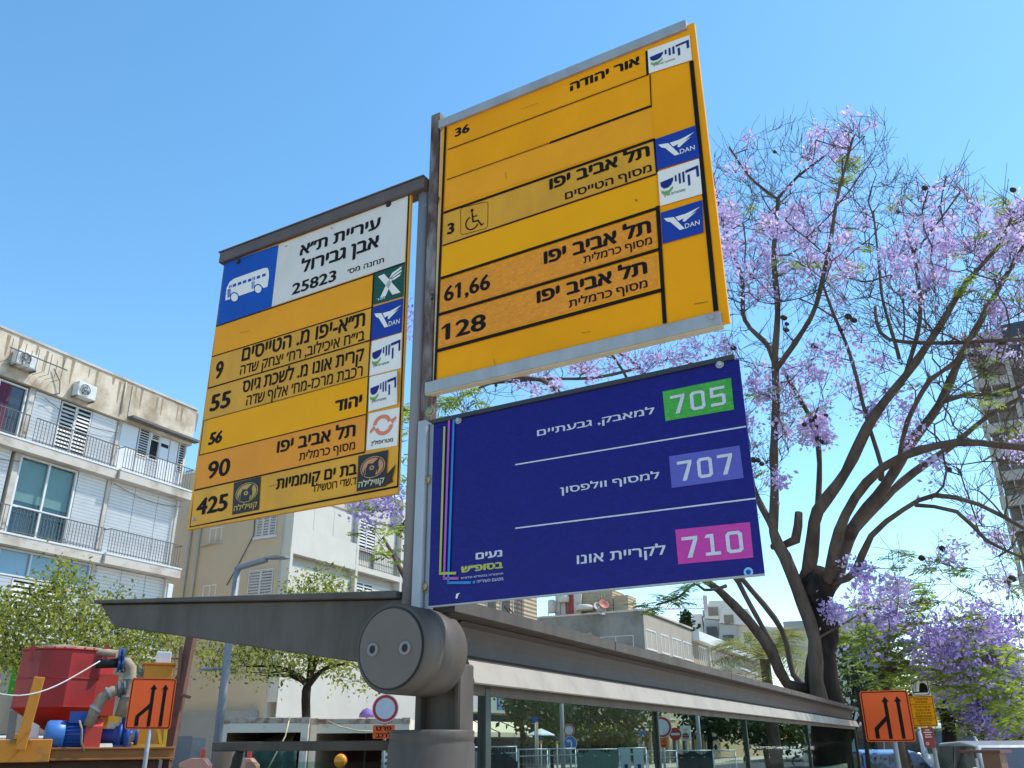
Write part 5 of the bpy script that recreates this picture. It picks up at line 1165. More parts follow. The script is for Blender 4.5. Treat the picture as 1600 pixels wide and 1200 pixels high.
# violet jacaranda on the right
tree('jacaranda_tree', 'violet jacaranda with fresh green fronds behind the right orange arrow sign', 1418, 17, 2.75, 5, [(1330, 960), (1420, 920), (1480, 965), (1540, 985), (1600, 1000), (1600, 1130), (1480, 1080), (1360, 1060)], 170, 31, True, .05, 2, .12, M_frond, .085, M_bark, lean=-.25,
     petals=[([(1420, 990), (1500, 985), (1570, 1010), (1565, 1062), (1490, 1058), (1425, 1020)], 30, 6), ([(1340, 960), (1400, 960), (1400, 1030), (1345, 1010)], 6, 4), ([(1350, 905), (1410, 905), (1405, 930), (1355, 930)], 4, 5), ([(1530, 955), (1575, 950), (1572, 1000), (1540, 1000)], 5, 5)], frn=.5, nb=8)
tree('jacaranda_tree', 'violet jacaranda with forked dark trunk over the parked cars at the right', 1480, 28, 2.6, 6, [(1450, 1040), (1600, 1020), (1600, 1160), (1500, 1150), (1455, 1110)], 150, 41, True, .06, 3, .2, M_leaf, .2, M_bark2, lean=.1,
     petals=[([(1450, 1045), (1600, 1030), (1600, 1140), (1520, 1130), (1465, 1075)], 60, 9)], frn=.55, depth=3)
tree('jacaranda_tree', 'leaning young tree stem below the right orange arrow sign', 1432, 22, 2.1, 4, [(1390, 1060), (1440, 1050), (1470, 1100), (1420, 1140), (1380, 1120)], 50, 51, True, .06, 2, .2, M_leaf, .14, M_bark, lean=-.5, frn=.5)
# street trees on the left, across the road
GR = 'street trees across the road'
tree('street_tree', 'light green street tree behind the red tank at the left edge', 40, 25, 2.8, 6, [(-60, 940), (20, 930), (60, 925), (90, 880), (125, 895), (140, 930), (190, 930), (230, 970), (290, 1000), (288, 1025), (180, 1030), (60, 1045), (-60, 1050)], 560, 61, True, .052, 21, .24, M_leaf, .13, M_bark2, group=GR, nb=9)
tree('street_tree', 'street tree with forked dark trunk between the lamp post and the shelter drum', 475, 24, 3.15, 6, [(305, 1020), (340, 1000), (430, 960), (440, 920), (500, 890), (545, 905), (580, 990), (600, 1040), (590, 1075), (540, 1070), (500, 1040), (420, 1055), (330, 1050)], 380, 71, True, .05, 19, .2, M_leaf, .12, M_bark2, group=GR, nb=8)
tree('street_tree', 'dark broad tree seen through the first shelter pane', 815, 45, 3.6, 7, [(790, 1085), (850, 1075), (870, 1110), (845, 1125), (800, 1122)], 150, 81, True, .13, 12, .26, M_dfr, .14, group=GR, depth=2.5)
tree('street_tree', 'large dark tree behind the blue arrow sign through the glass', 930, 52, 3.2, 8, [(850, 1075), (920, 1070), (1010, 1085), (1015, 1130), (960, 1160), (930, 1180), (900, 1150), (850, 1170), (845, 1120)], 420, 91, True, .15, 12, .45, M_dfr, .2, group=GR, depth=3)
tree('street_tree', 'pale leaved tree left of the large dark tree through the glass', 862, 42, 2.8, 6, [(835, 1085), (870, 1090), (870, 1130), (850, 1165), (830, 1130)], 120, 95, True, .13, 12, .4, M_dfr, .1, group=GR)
tree('street_tree', 'dark bushy tree between the jacaranda trunk and the right orange arrow sign', 1325, 26, 1.6, 4, [(1305, 1010), (1345, 1000), (1400, 1040), (1400, 1100), (1340, 1110), (1312, 1080)], 120, 97, True, .07, 16, .2, M_dfr, .07, group='trees beyond the shelter end', depth=1.2)
tree('street_tree', 'light green young tree above the right orange arrow sign', 1352, 24, 1.9, 4, [(1305, 985), (1345, 960), (1370, 990), (1365, 1050), (1325, 1050)], 34, 98, True, .07, 2, .2, M_frond, .06, group='trees beyond the shelter end', depth=1, frn=.45)
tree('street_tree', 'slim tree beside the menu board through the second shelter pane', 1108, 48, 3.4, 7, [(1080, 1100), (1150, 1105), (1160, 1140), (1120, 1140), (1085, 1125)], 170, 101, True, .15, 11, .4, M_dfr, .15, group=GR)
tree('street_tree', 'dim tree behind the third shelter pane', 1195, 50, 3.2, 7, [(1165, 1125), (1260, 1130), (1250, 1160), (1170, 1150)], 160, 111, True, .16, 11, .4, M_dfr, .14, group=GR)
# palm
def palm(label, x, y, d, Lf_, n, seed):
    r = np.random.default_rng(seed); c = at(x, y, d); t = thing('palm_tree', label, 'tree', c * np.array([1, 1, 0]))
    mb = MB(); mb.tube([c * np.array([1, 1, 0]), c * np.array([1, 1, .5]), c], [.3, .24, .22], 10); mb.build('trunk', M_bark, t); V = []
    for k in range(n):
        a = r.uniform(0, 6.283); e = r.uniform(-.1, 1.7); V += frond(c, [math.cos(a), math.sin(a), e], Lf_ * r.uniform(.8, 1.1), r, pairs=44, droop=.55, lw=.012)
    V = np.array(V); cloud('fronds', V, np.arange(len(V)).reshape(-1, 4), leaf_mat('palm_leaves', (.14, .17, .03), (.50, .48, .14), .45), t)
palm('feathery palm over the far shelter roof left of the dark trunk', 1195, 1030, 42, 3.6, 30, 5)
# cypress
c = at(1074, 985, 135); r = np.random.default_rng(6); cy = thing('cypress_tree', 'dark pointed cypress beside the stepped white building', 'tree', c * np.array([1, 1, 0]))
zt = at(1070, 957, 135)[2]; zb = 5.0; Cc = []
for k in range(420):
    t = r.uniform(0, 1); w = 2.2 * (1 - t) ** .7; a = r.uniform(0, 6.283); Cc.append(c * np.array([1, 1, 0]) + [w * math.cos(a) * r.uniform(.5, 1), w * math.sin(a) * r.uniform(.5, 1), zb + (zt - zb) * t])
V, F = cards(Cc, .3, 9, .35, r); cloud('crown', V, F, M_dfr, cy); mb = MB(); mb.tube([c * np.array([1, 1, 0]), c * np.array([1, 1, 0]) + UP * (zb + 6)], [.3, .12], 8); mb.build('trunk', M_bark2, cy)
# ================================================================== STREET OBJECTS
M_or = mat('orange_sign_sheet', (0.86, 0.10, 0.006), 0.4, var=.05, scale=5)
M_ored = mat('sign_red_rim', (0.50, 0.02, 0.015), 0.4)
M_pole = mat('grey_pole', (0.33, 0.32, 0.31), 0.5, .1, var=.12, scale=10)
def facing(x, y, d, yaw=0.0):
    """frame of an upright board at this spot, turned yaw degrees from facing the camera"""
    p = at(x, y, d); v = p - CAMP; a = math.atan2(v[0], v[1]) + R(yaw); X = np.array([math.cos(a), -math.sin(a), 0]); return Fr(p * np.array([1, 1, 0]), X, np.array([X[1], -X[0], 0]))
def board(fr, pts, n0, n1): 
    mb = MB(); mb.prism([fr.p(u, n1, v) for u, v in pts], fr.N * (n0 - n1)); return mb
def rrect(u0, u1, v0, v1, r, k=4):
    P = []
    for cx, cy, t in [(u1 - r, v1 - r, 0), (u0 + r, v1 - r, 90), (u0 + r, v0 + r, 180), (u1 - r, v0 + r, 270)]:
        for i in range(k + 1): a = R(t + 90 * i / k); P.append((cx + r * math.cos(a), cy + r * math.sin(a)))
    return P
def ringp(mb, fr, P, Q_, n):
    m = len(P); mb.add([fr.p(u, n, v) for u, v in P + Q_], [(i, (i + 1) % m, m + (i + 1) % m, m + i) for i in range(m)])
def disc(cx, cy, r, k=28): return [(cx + r * math.cos(2 * math.pi * i / k), cy + r * math.sin(2 * math.pi * i / k)) for i in range(k)]
def arrow_sign(label, quad, d, yaw):
    tl, tr, br, bl2 = quad; cx = (tl[0] + br[0]) / 2; cy = (tl[1] + br[1]) / 2; fr = facing(cx, cy, d, yaw)
    q = [fr.uv(*p) for p in quad]; u0 = (q[0][0] + q[3][0]) / 2; u1 = (q[1][0] + q[2][0]) / 2; v1 = (q[0][1] + q[1][1]) / 2; v0 = (q[2][1] + q[3][1]) / 2
    t = thing('road_works_sign', label, 'road sign', fr.p((u0 + u1) / 2, 0, 0), 'orange lane merge signs')
    w, h = u1 - u0, v1 - v0
    p = board(fr, rrect(u0, u1, v0, v1, .06 * w), -.006, 0).build('panel', M_or, t)
    mb = MB(); ringp(mb, fr, rrect(u0 + .022 * w, u1 - .022 * w, v0 + .018 * h, v1 - .018 * h, .05 * w), rrect(u0 + .042 * w, u1 - .042 * w, v0 + .036 * h, v1 - .036 * h, .04 * w), .002); mb.build('border_line', M_blk, p)
    mb = MB(); T = lambda x, y: fr.p(u0 + w * x, .002, v0 + h * y)
    for P in ([(.47, .055), (.545, .055), (.545, .80), (.47, .80)], [(.51, .88), (.43, .775), (.59, .775)], [(.73, .055), (.805, .055), (.805, .80), (.73, .80)], [(.7675, .88), (.69, .775), (.845, .775)], [(.20, .06), (.285, .06), (.285, .24), (.20, .265)], [(.20, .262), (.285, .235), (.472, .40), (.472, .50)]):
        mb.add([T(x, y) for x, y in P], [tuple(range(len(P)))])
    mb.build('arrows', M_blk, p)
    mb = MB(); c = fr.p(u0 + w * .56, -.03, 0); mb.tube([c, c + UP * (v1 - .1)], .03, 10); mb.build('post', M_pole, t)
    return t
arrow_sign('orange lane merge sign in front of the red mixing tank', [(208, 1058), (276, 1061), (266, 1141), (193, 1138)], 14, -4)
arrow_sign('orange lane merge sign near the jacaranda trunk at the shelter end', [(1342, 1081), (1418, 1077), (1431, 1158), (1355, 1160)], 12.5, 4)

def round_sign(t, fr, cx, cz, r, kind):
    mb = MB(); mb.lathe(fr.p(cx, -.012, cz), fr.N, [(r, 0), (r, .012), (.001, .012)], 32, False); p = mb.build('disc', {'novehicles': M_ored, 'noentry': M_ored, 'arrow': M_wfr}[kind], t)
    mb = MB()
    if kind == 'novehicles': mb.add([fr.p(u, .002, v) for u, v in disc(cx, cz, r * .74)], [tuple(range(28))]); mb.build('white_face', mat('sign_lilac_white', (.60, .61, .66), .4), p); mb = MB(); ringp(mb, fr, disc(cx, cz, r), disc(cx, cz, r * .95), .002); mb.build('rim', M_wfr, p)
    elif kind == 'noentry': mb.add([fr.p(cx + a * r * .7, .002, cz + b * r * .17) for a, b in ((-1, -1), (1, -1), (1, 1), (-1, 1))], [(0, 1, 2, 3)]); mb.build('white_bar', M_wfr, p)
    else:
        mb.add([fr.p(u, .002, v) for u, v in disc(cx, cz, r * .93)], [tuple(range(28))]); f = mb.build('blue_face', mat('sign_bright_blue', (.01, .16, .52), .4), p); mb = MB()
        for P in ([(.05, -.6), (.3, -.6), (.3, .1), (.05, .1)], [(.3, .1), (.12, .42), (-.2, .42), (-.2, .2), (.05, .1)], [(-.2, .58), (-.62, .3), (-.2, .02)]): mb.add([fr.p(cx + a * r, .004, cz + b * r) for a, b in P], [tuple(range(len(P)))])
        mb.build('white_arrow', M_wfr, f)
def post_sign(name, label, x, y, d, parts, group=None, yaw=0, top=None, cat='road sign'):
    fr = facing(x, y, d, yaw); t = thing(name, label, cat, fr.O, group); vt = 0
    for p in parts:
        k = p[0]
        if k in ('novehicles', 'noentry', 'arrow'):
            u, v = fr.uv(p[1], p[2]); r = p[3] * d / FPX * 1.02; round_sign(t, fr, u, v, r, k); vt = max(vt, v + r)
        elif k == 'plate':
            _, x0, y0, x1, y1, m, lines = p; u0, v1 = fr.uv(x0, y0); u1, v0 = fr.uv(x1, y1); q = board(fr, rrect(u0, u1, v0, v1, .02), -.01, -.002).build('plate', m, t); vt = max(vt, v1)
            if lines:
                mb = MB(); hh = (v1 - v0) / len(lines)
                for i, s in enumerate(lines): put_text(mb, s, u0 + (u1 - u0) * .15, v1 - hh * (i + .82), u1 - (u1 - u0) * .15, v1 - hh * (i + .22), lambda u, v: fr.p(u, 0, v), .03)
                mb.build('lettering', M_blk, q)
    mb = MB(); c = fr.p(fr.uv(x, y)[0], -.05, 0); mb.tube([c, c + UP * (vt - .1)], .035, 10); mb.build('post', M_pole, t); return t
post_sign('no_vehicles_sign', 'red ringed white disc over an orange plate left of the shelter column', 602, 1107, 20, [('novehicles', 602, 1107, 19), ('plate', 583, 1133, 616, 1154, M_or, ['פרט', 'לרכב'])], 'red ringed no vehicles signs', 12)
post_sign('no_vehicles_sign', 'red ringed white disc over an orange plate seen through the shelter glass', 1034, 1136, 24, [('novehicles', 1034, 1136, 14), ('plate', 1027, 1150, 1043, 1168, M_or, ['פרט', 'לרכב', 'תושבים'])], 'red ringed no vehicles signs', 12)
post_sign('turn_left_sign', 'small red ringed disc over a blue left arrow disc through the glass', 890, 1150, 30, [('novehicles', 889, 1141, 8), ('arrow', 891, 1161, 9.5)], None, 12)
post_sign('no_entry_sign', 'red no entry disc with white bar beside the menu board', 1055, 1147, 30, [('noentry', 1055, 1147, 8.5)], None, 12)
post_sign('street_name_sign', 'blue street name plate on the pale pole through the first pane', 836, 1124, 33, [('plate', 831, 1120, 841, 1128, M_blue, [])], cat='sign')
post_sign('parking_sign', 'blue and yellow small sign post left of the fence through the glass', 845, 1156, 33, [('plate', 842, 1152, 849, 1157, M_blue, []), ('plate', 842, 1157.5, 848, 1162, M_yel, [])], 'small blue and yellow posts', cat='sign')
post_sign('parking_sign', 'blue and yellow small sign post nearer to the grey lamp pole through the glass', 870, 1158, 34, [('plate', 868, 1153, 873, 1158, M_blue, []), ('plate', 868, 1158.5, 873, 1163, M_yel, [])], 'small blue and yellow posts', cat='sign')
# menu board with a burger picture
fr = facing(1072, 1145, 31, 12); t = thing('menu_board', 'white board with a burger picture on a post through the glass', 'billboard', fr.O)
(u0, v1), (u1, v0) = fr.uv(1062, 1134), fr.uv(1080, 1157); p = board(fr, rrect(u0, u1, v0, v1, .02), -.04, 0).build('panel', M_white, t); w, h = u1 - u0, v1 - v0
mb = MB(); mb.add([fr.p(u0 + w * (.5 + .32 * math.cos(a)), .003, v0 + h * (.32 + .2 * math.sin(a))) for a in np.linspace(0, math.pi, 14)], [tuple(range(14))]); mb.build('bun', mat('bun_brown', (.30, .12, .04), .6), p)
mb = MB(); mb.add([fr.p(u0 + w * x, .003, v0 + h * y) for x, y in ((.18, .30), (.82, .30), (.82, .20), (.18, .20))], [(0, 1, 2, 3)]); mb.build('patty', mat('patty_brown', (.12, .04, .02), .7), p)
mb = MB(); mb.add([fr.p(u0 + w * x, .003, v0 + h * y) for x, y in ((.2, .18), (.8, .18), (.76, .08), (.24, .08))], [(0, 1, 2, 3)]); mb.add([fr.p(u0 + w * x, .003, v0 + h * y) for x, y in ((.3, .78), (.75, .78), (.75, .73), (.3, .73))], [(0, 1, 2, 3)]); mb.add([fr.p(u0 + w * x, .003, v0 + h * y) for x, y in ((.4, .67), (.68, .67), (.68, .63), (.4, .63))], [(0, 1, 2, 3)]); mb.build('red_print', M_coral, p)
mb = MB(); mb.tube([fr.p((u0 + u1) / 2, -.06, 0), fr.p((u0 + u1) / 2, -.06, v0 + .3)], .05, 8); mb.build('post', M_pole, t)

# ------------------------------------------------ red mixing tank on its orange trailer
M_red = mat('tank_red', (0.40, 0.020, 0.018), 0.5, scale=3, col2=(0.22, 0.022, 0.018), mix=(.45, .72), bump=.12, stretch=(1, 1, .4))
M_redl = mat('guard_red', (0.62, 0.06, 0.035), 0.45, var=.1, scale=6)
M_orf = mat('frame_orange', (0.64, 0.23, 0.02), 0.6, scale=7, col2=(0.34, 0.15, 0.05), mix=(.52, .74), bump=.1)
M_hose = mat('tan_hose', (0.36, 0.27, 0.18), 0.75, scale=8, col2=(0.22, 0.16, 0.11), mix=(.42, .7), bump=.2)
M_pump = mat('pump_blue', (0.012, 0.06, 0.28), 0.5, .0, scale=9, col2=(0.06, 0.075, 0.12), mix=(.5, .75), bump=.1)
M_pumpl = mat('motor_blue', (0.05, 0.17, 0.46), 0.4, var=.1, scale=8)
DM = 17.0
mx = thing('mixing_plant', 'red mixing tank with blue pump on an orange steel trailer bed', 'construction machine', at(110, 1180, DM) * np.array([1, 1, 0]))
def A(x, y, dd=0.0): return at(x, y, DM + dd)
FM = facing(110, 1170, DM, 0)
def mu(x, y, n=0): return FM.uv(x, y, n)
c0 = mu(22, 1060)[0]; c1 = mu(178, 1060)[0]; rc = (c1 - c0) / 2; cxm = (c0 + c1) / 2
zt, zs, zb = mu(100, 1019)[1], mu(90, 1106)[1], mu(95, 1142)[1]
oc = FM.p(cxm, -.25, 0); mb = MB()
mb.lathe(oc, UP, [(.16, zb), (rc * 1.02, zs), (rc * 1.0, zt), (rc * 1.03, zt), (rc * 1.03, zt + .03), (rc * .9, zt + .03)], 10, sm=False, x=(FM.X * math.cos(.25) + FM.N * math.sin(.25))); tk_ = mb.build('tank', M_red, mx, .012)
mb = MB(); 
for x in (52, 165): u, v = mu(x, 1020); mb.box(FM, u - .03, u + .03, rc * .45, rc * .5, v - .16, v + .10)
mb.build('lifting_lug', M_red, tk_)
mb = MB(); u, v = mu(165, 1080); mb.box(FM, u - .16, u + .16, rc * .72 - .28, rc * .72 - .24, v - .40, v + .25); mb.build('side_plate', M_redl, tk_)
mb = MB(); P = [A(66, 1014, -.3), A(100, 1013, -.3), A(150, 1018, -.3), A(183, 1022, -.4)]; mb.tube(P, .065, 10); mb.build('inlet_pipe', M_hose, mx)
mb = MB(); mb.tube([A(150, 1037, -.75), A(190, 1036, -.8)], .075, 12); mb.build('black_coupling', M_seal, mx)
for (x, y) in [(188, 1025), (187, 1038)]:
    mb = MB(); mb.lathe(A(x - 3, y, -.8), FM.X, [(.06, 0), (.13, .0), (.13, .03), (.09, .03), (.09, .06), (.13, .06), (.13, .09), (.06, .09)], 14, False); mb.build('flange', M_pump, mx)
mb = MB(); mb.tube([A(190, 1036, -.8), A(198, 1036, -.8), A(204, 1044, -.8), A(203, 1065, -.8), A(196, 1095, -.8), A(188, 1120, -.8)], .095, 14); mb.build('hose', M_hose, mx)
mb = MB(); mb.tube([A(190, 1078, -.85), A(176, 1080, -.9), A(160, 1090, -.9), A(148, 1110, -.9), A(138, 1135, -.9)], .085, 14); mb.build('hose', M_hose, mx)
mb = MB(); mb.lathe(A(184, 1077, -.86), FM.X + .2 * UP, [(.08, 0), (.13, 0), (.13, .03), (.09, .04), (.09, .08), (.13, .09), (.13, .12), (.08, .12)], 12, False); mb.build('flange', mat('dull_iron', (.2, .2, .2), .5, .6, var=.2), mx)
# rim bolts, weld seams and hose clamps
for k in range(30):
    a_ = 2 * math.pi * k / 30; q = oc + (FM.X * math.cos(a_) + FM.N * math.sin(a_)) * rc * .97 + UP * (zt + .03); mb = MB(); mb.lathe(q, UP, [(.016, 0), (.016, .015), (.001, .016)], 6, False); mb.build('bolt', M_red, tk_)
for zz_ in (zs + .002, (zs + zt) / 2):
    mb = MB(); rr_ = rc * 1.022; mb.lathe(oc, UP, [(rr_ - .01, zz_ - .012), (rr_ + .004, zz_ - .006), (rr_ + .004, zz_ + .006), (rr_ - .01, zz_ + .012)], 10, False, x=(FM.X * math.cos(.25) + FM.N * math.sin(.25))); mb.build('weld_seam', M_red, tk_)
for (x, y, ax_) in [(203, 1060, UP), (198, 1088, UP), (170, 1083, FM.X * .8 + UP * .5), (149, 1108, FM.X * .5 + UP * .8)]:
    mb = MB(); c_ = A(x, y, -.82 if x > 190 else -.9); mb.lathe(c_, ax_, [(.09, -.02), (.105, -.018), (.105, .018), (.09, .02)], 16, False); mb.build('hose_clamp', M_pole, mx)
# motor, guard and pump
zf = mu(100, 1168)[1]
axl = FM.X; um_ = mu(98, 1150)[0]; cz_ = mu(98, 1149)[1]; mO = FM.p(mu(72, 1150)[0], .75, cz_)
mb = MB(); lm = mu(104, 1150)[0] - mu(72, 1150)[0]
mb.lathe(mO, axl, [(.08, -.02), (.19, 0), (.215, .04), (.215, .27), (.2, .28)], 22); mb.build('motor_cowl', M_pumpl, mx)
mb = MB(); mb.lathe(mO, axl, [(.19, .28), (.19, .28 + .40), (.15, .70)], 22)
for k in range(22): a = k * 2 * math.pi / 22; d_ = FM.N * math.cos(a) + UP * math.sin(a); mb.bar(mO + axl * .29 + d_ * .19, mO + axl * .56 + d_ * .2, .012, .03, d_)
mb.box(FM, mu(106, 1150)[0] - .02, mu(106, 1150)[0] + .24, .62, .92, cz_ + .17, cz_ + .34); mb.build('motor', M_pump, mx)
mb = MB(); ug0 = mu(131, 1150)[0]; ug1 = mu(156, 1150)[0]; mb.prism([FM.p(ug0, .58, zf), FM.p(ug0, .95, zf), FM.p(ug0, .95, cz_ + .12), FM.p(ug0, .86, cz_ + .24), FM.p(ug0, .66, cz_ + .24), FM.p(ug0, .58, cz_ + .12)], axl * (ug1 - ug0)); mb.build('coupling_guard', M_redl, mx)
pO = FM.p(ug1, .75, cz_ - .02); mb = MB(); mb.lathe(pO, axl, [(.11, 0), (.11, .18), (.15, .2), (.15, .24), (.20, .25), (.20, .29), (.15, .30), (.15, .33), (.23, .34), (.23, .40), (.17, .41), (.1, .42), (.1, .5), (.14, .5), (.14, .55)], 22)
mb.tube([pO + axl * .36 + UP * .1, pO + axl * .36 + UP * .45], .09, 12); mb.lathe(pO + axl * .36 + UP * .42, UP, [(.14, 0), (.14, .04), (.05, .04)], 14, False); mb.box(FM, ug1 + .2, ug1 + .46, .6, .9, zf, cz_ - .15); mb.build('pump', M_pump, mx)
mb = MB(); mb.box(FM, mu(74, 1150)[0] + .2, mu(104, 1150)[0] + .1, .62, .88, zf, cz_ - .17); mb.build('motor_foot', M_pump, mx)
mb = MB(); mb.tube([A(124, 1126, -1), A(128, 1140, -1.05), A(127, 1160, -1.05), A(131, 1175, -1)], .015, 6); mb.build('cable', M_hose, mx)
# bed
mb = MB(); u0 = mu(-60, 1180)[0]; u1 = mu(263, 1180)[0]; zl = mu(120, 1187)[1]
ul = mu(80, 1180)[0]
mb.box(FM, ul, u1, -1.2, 1.0, zf - .03, zf); mb.box(FM, ul, u1, .86, .94, zl + .03, zf - .03); mb.box(FM, ul, u1, -1.2, 1.0, zl, zl + .03); mb.build('bed_beam', mat('frame_brown_orange', (.36, .13, .03), .55, var=.2, scale=3), mx, .004)
mb = MB(); mb.box(FM, u0, ul - .003, -1.2, 1.02, zl - .02, zf + .12); mb.build('bed_end', M_orf, mx, .01)
mb = MB(); mb.box(FM, u0, u1 - .2, -1.1, .8, .5, zl - .01); mb.build('chassis', mat('chassis_dark', (.09, .04, .02), .7, var=.3), mx)
for u in (u0 + 1.0, ul + .4, u1 - .8):
    mb = MB(); mb.lathe(FM.p(u, .8, .45), FM.N, [(.2, -.1), (.43, -.1), (.45, -.06), (.45, .12), (.42, .16), (.25, .15), (.2, .1), (.05, .1)], 24); mb.build('wheel', M_seal, mx)
mb = MB(); mb.bar(A(62, 1058, -1.15), A(31, 1172, -1.15), .15, .10, FM.N); mb.box(FM, mu(24, 1170)[0], mu(40, 1170)[0], .9, 1.03, zf + .12, zf + .2); mb.build('leg', M_orf, mx, .006)
mb = MB(); mb.bar(A(168, 1085, -.2), A(160, 1140, -.2), .13, .1, FM.N); mb.build('leg', M_orf, mx)
mb = MB(); mb.bar(A(22, 1110, .9), A(14, 1166, .9), .12, .12, FM.N); mb.build('leg', M_pole, mx)
mb = MB(); P_ = [A(50, 1127, -.4), A(62, 1134, -.4), A(57, 1166, -.4), A(42, 1166, -.4)]; mb.prism(P_, FM.N * -.3); mb.build('white_gusset', M_wfr, mx)
# yellow rails and brown strut on the right part of the bed
mb = MB()
for a, b in [(((247, 1134)), ((253, 1172))), ((260, 1138), (256, 1172)), ((208, 1148), (212, 1165))]: mb.bar(A(*a, -.3), A(*b, -.3), .05)
mb.bar(A(200, 1166, -.5), A(258, 1168, -.5), .09); mb.bar(A(128, 1122, .4), A(185, 1124, .4), .1); mb.build('yellow_rail', mat('rail_yellow', (.62, .42, .03), .5, var=.1), mx)
mb = MB(); mb.bar(A(190, 1172, -.8), A(215, 1142, -.8), .09); mb.bar(A(159, 1112, -.1), A(150, 1132, -.1), .07); mb.bar(A(240, 1125, -.2), A(236, 1172, -.2), .06); mb.build('strut', M_hose, mx)
# cabinet behind, mast frame
cab = thing('control_cabinet', 'orange control cabinet with a white lamp box behind the arrow sign', 'cabinet', at(240, 1180, DM + .8) * np.array([1, 1, 0]))
FK = facing(243, 1050, DM + .8, 0); (a, zt_), (b, _) = FK.uv(213, 1038), FK.uv(272, 1038); 
MB().box(FK, a + .15, b, -.5, 0, 1.6, zt_).build('body', mat('cabinet_orange', (.70, .30, .02), .5, var=.08), cab, .01); MB().box(FK, a + .10, b + .04, -.55, .05, zt_ + .001, zt_ + .035).build('lid', M_orf, cab)
MB().box(FK, a + .32, a + .58, -.3, -.05, zt_ + .04, zt_ + .24).build('lamp_box', M_wfr, cab, .01)
mb = MB(); mb.bar(FK.p(a + .3, -.2, 0), FK.p(a + .3, -.2, 1.6), .1); mb.bar(FK.p(b - .1, -.2, 0), FK.p(b - .1, -.2, 1.6), .1); mb.build('stand', M_iron, cab)
M_rst = mat('rusty_brown', (.16, .075, .05), .75, var=.25, scale=6)
ms = thing('drill_mast', 'rusty brown leaning steel mast to the right of the arrow sign', 'mast', at(266, 1190, 17.6) * np.array([1, 1, 0]))
mb = MB(); mb.bar(at(300, 990, 17.6), at(262, 1188, 17.4), .16, .12); mb.bar(at(262, 1188, 17.4), at(262, 1188, 17.4) * np.array([1, 1, 0]), .16, .12); mb.build('mast', M_rst, ms)
mb = MB(); mb.bar(at(271, 1072, 17.5), at(287, 1050, 17.6), .1); mb.bar(at(280, 1085, 17.4), at(298, 1090, 17.4), .05); mb.bar(at(283, 1010, 17.5), at(278, 1068, 17.5), .06); mb.bar(at(250, 1028, 18.2), at(297, 1030, 17.6), .03); mb.build('brace', M_rst, ms)
mb = MB(); pts = []
for k in range(15):
    t = k / 14; p = at(-40, 1071, 14.5) * (1 - t) + at(156, 1033, 16.0) * t; pts.append(p - UP * .38 * math.sin(math.pi * t) * (.9 - .3 * t))
mb.tube(pts, .011, 6); tag(mb.build('rope', mat('white_rope', (.55, .52, .48), .8)), 'pale rope hanging in a curve across the red tank', 'rope')

# ------------------------------------------------ site containers
M_cont = mat('container_white', (0.85, 0.72, 0.56), .55, scale=2.5, col2=(.34, .20, .11), mix=(.60, .78), var=.1)
M_contr = mat('container_rail_rust', (0.52, 0.42, 0.33), .6, scale=6, col2=(.28, .12, .05), mix=(.48, .66))
def container(label, x0, x1, y, d, right=False):
    fr = facing((x0 + x1) / 2, y, d, 8); a = fr.uv(x0, y)[0]; b, zt = fr.uv(x1, y); t = thing('site_container', label, 'container', fr.p((a + b) / 2, -1.5, 0), 'open site containers')
    MB().box(fr, a, b, -.08, .0, zt - .12, zt).build('roof_rail', M_contr, t, .01); MB().box(fr, a + .16, b - .16, -.07, -.01, zt - .32, zt - .121).build('header', M_cont, t)
    MB().box(fr, a, b, -5.9, -.081, zt - .06, zt - .01).build('roof', M_cont, t)
    for s in (a, b - .16): MB().box(fr, s, s + .16, -.08, .0, .14, zt - .121).build('corner_post', M_cont, t)
    mb = MB()
    for s in (a - .01, b - .17):
        for z in (0, zt - .13): mb.box(fr, s, s + .18, -.17, .015, z, z + .14)
    mb.build('corner_casting', M_contr, t)
    MB().box(fr, a, a + .04, -5.9, -.082, .1, zt - .061).build('side_wall', M_cont, t); MB().box(fr, b - .04, b, -5.9, -.082, .1, zt - .061).build('side_wall', M_cont, t); MB().box(fr, a + .041, b - .041, -5.9, -5.86, .1, zt - .061).build('back_wall', mat('container_inside', (.20, .12, .08), .8, var=.2), t)
    MB().box(fr, a, b, -5.9, 0, .0, .099).build('floor', M_rst, t)
    if right:
        lo = MB()
        for k in range(14): lo.box(fr, b - .62, b - .22, -.05, -.02, .3 + k * .13, .3 + k * .13 + .07)
        lo.build('louvre_panel', M_wfr, t); MB().box(fr, b - .62, b - .22, -.07, -.055, .2, zt - .56).build('panel_back', M_dglass, t)
    return t, fr, a, b, zt
t1_, fr1, a1, b1, z1 = container('open white site container with tarpaulin beside the lamp pole', 346, 483, 1121, 22)
t2_, fr2, a2, b2, z2 = container('open white site container with slatted end behind the no vehicles sign', 486, 640, 1122, 22, True)
mb = MB(); n = 16
for i in range(n + 1):
    for j in range(7):
        u = a1 + .3 + (b1 - a1 - .5) * i / n; z = .4 + 1.35 * j / 6; mb.v.append(tuple(fr1.p(u, .12 + .06 * math.sin(i * 1.9 + j * .8) + .04 * math.sin(i * .7), z + .05 * math.sin(i * .9) * (j == 6))))
mb.f = [(i * 7 + j, (i + 1) * 7 + j, (i + 1) * 7 + j + 1, i * 7 + j + 1) for i in range(n) for j in range(6)]; mb.smooth = [True] * len(mb.f)
o = tag(mb.build('tarpaulin', mat('green_tarp', (.035, .085, .065), .7, var=.2, scale=3)), 'dark green tarpaulin hanging in front of the left container', 'tarpaulin'); sm = o.modifiers.new('s', 'SOLIDIFY'); sm.thickness = .012
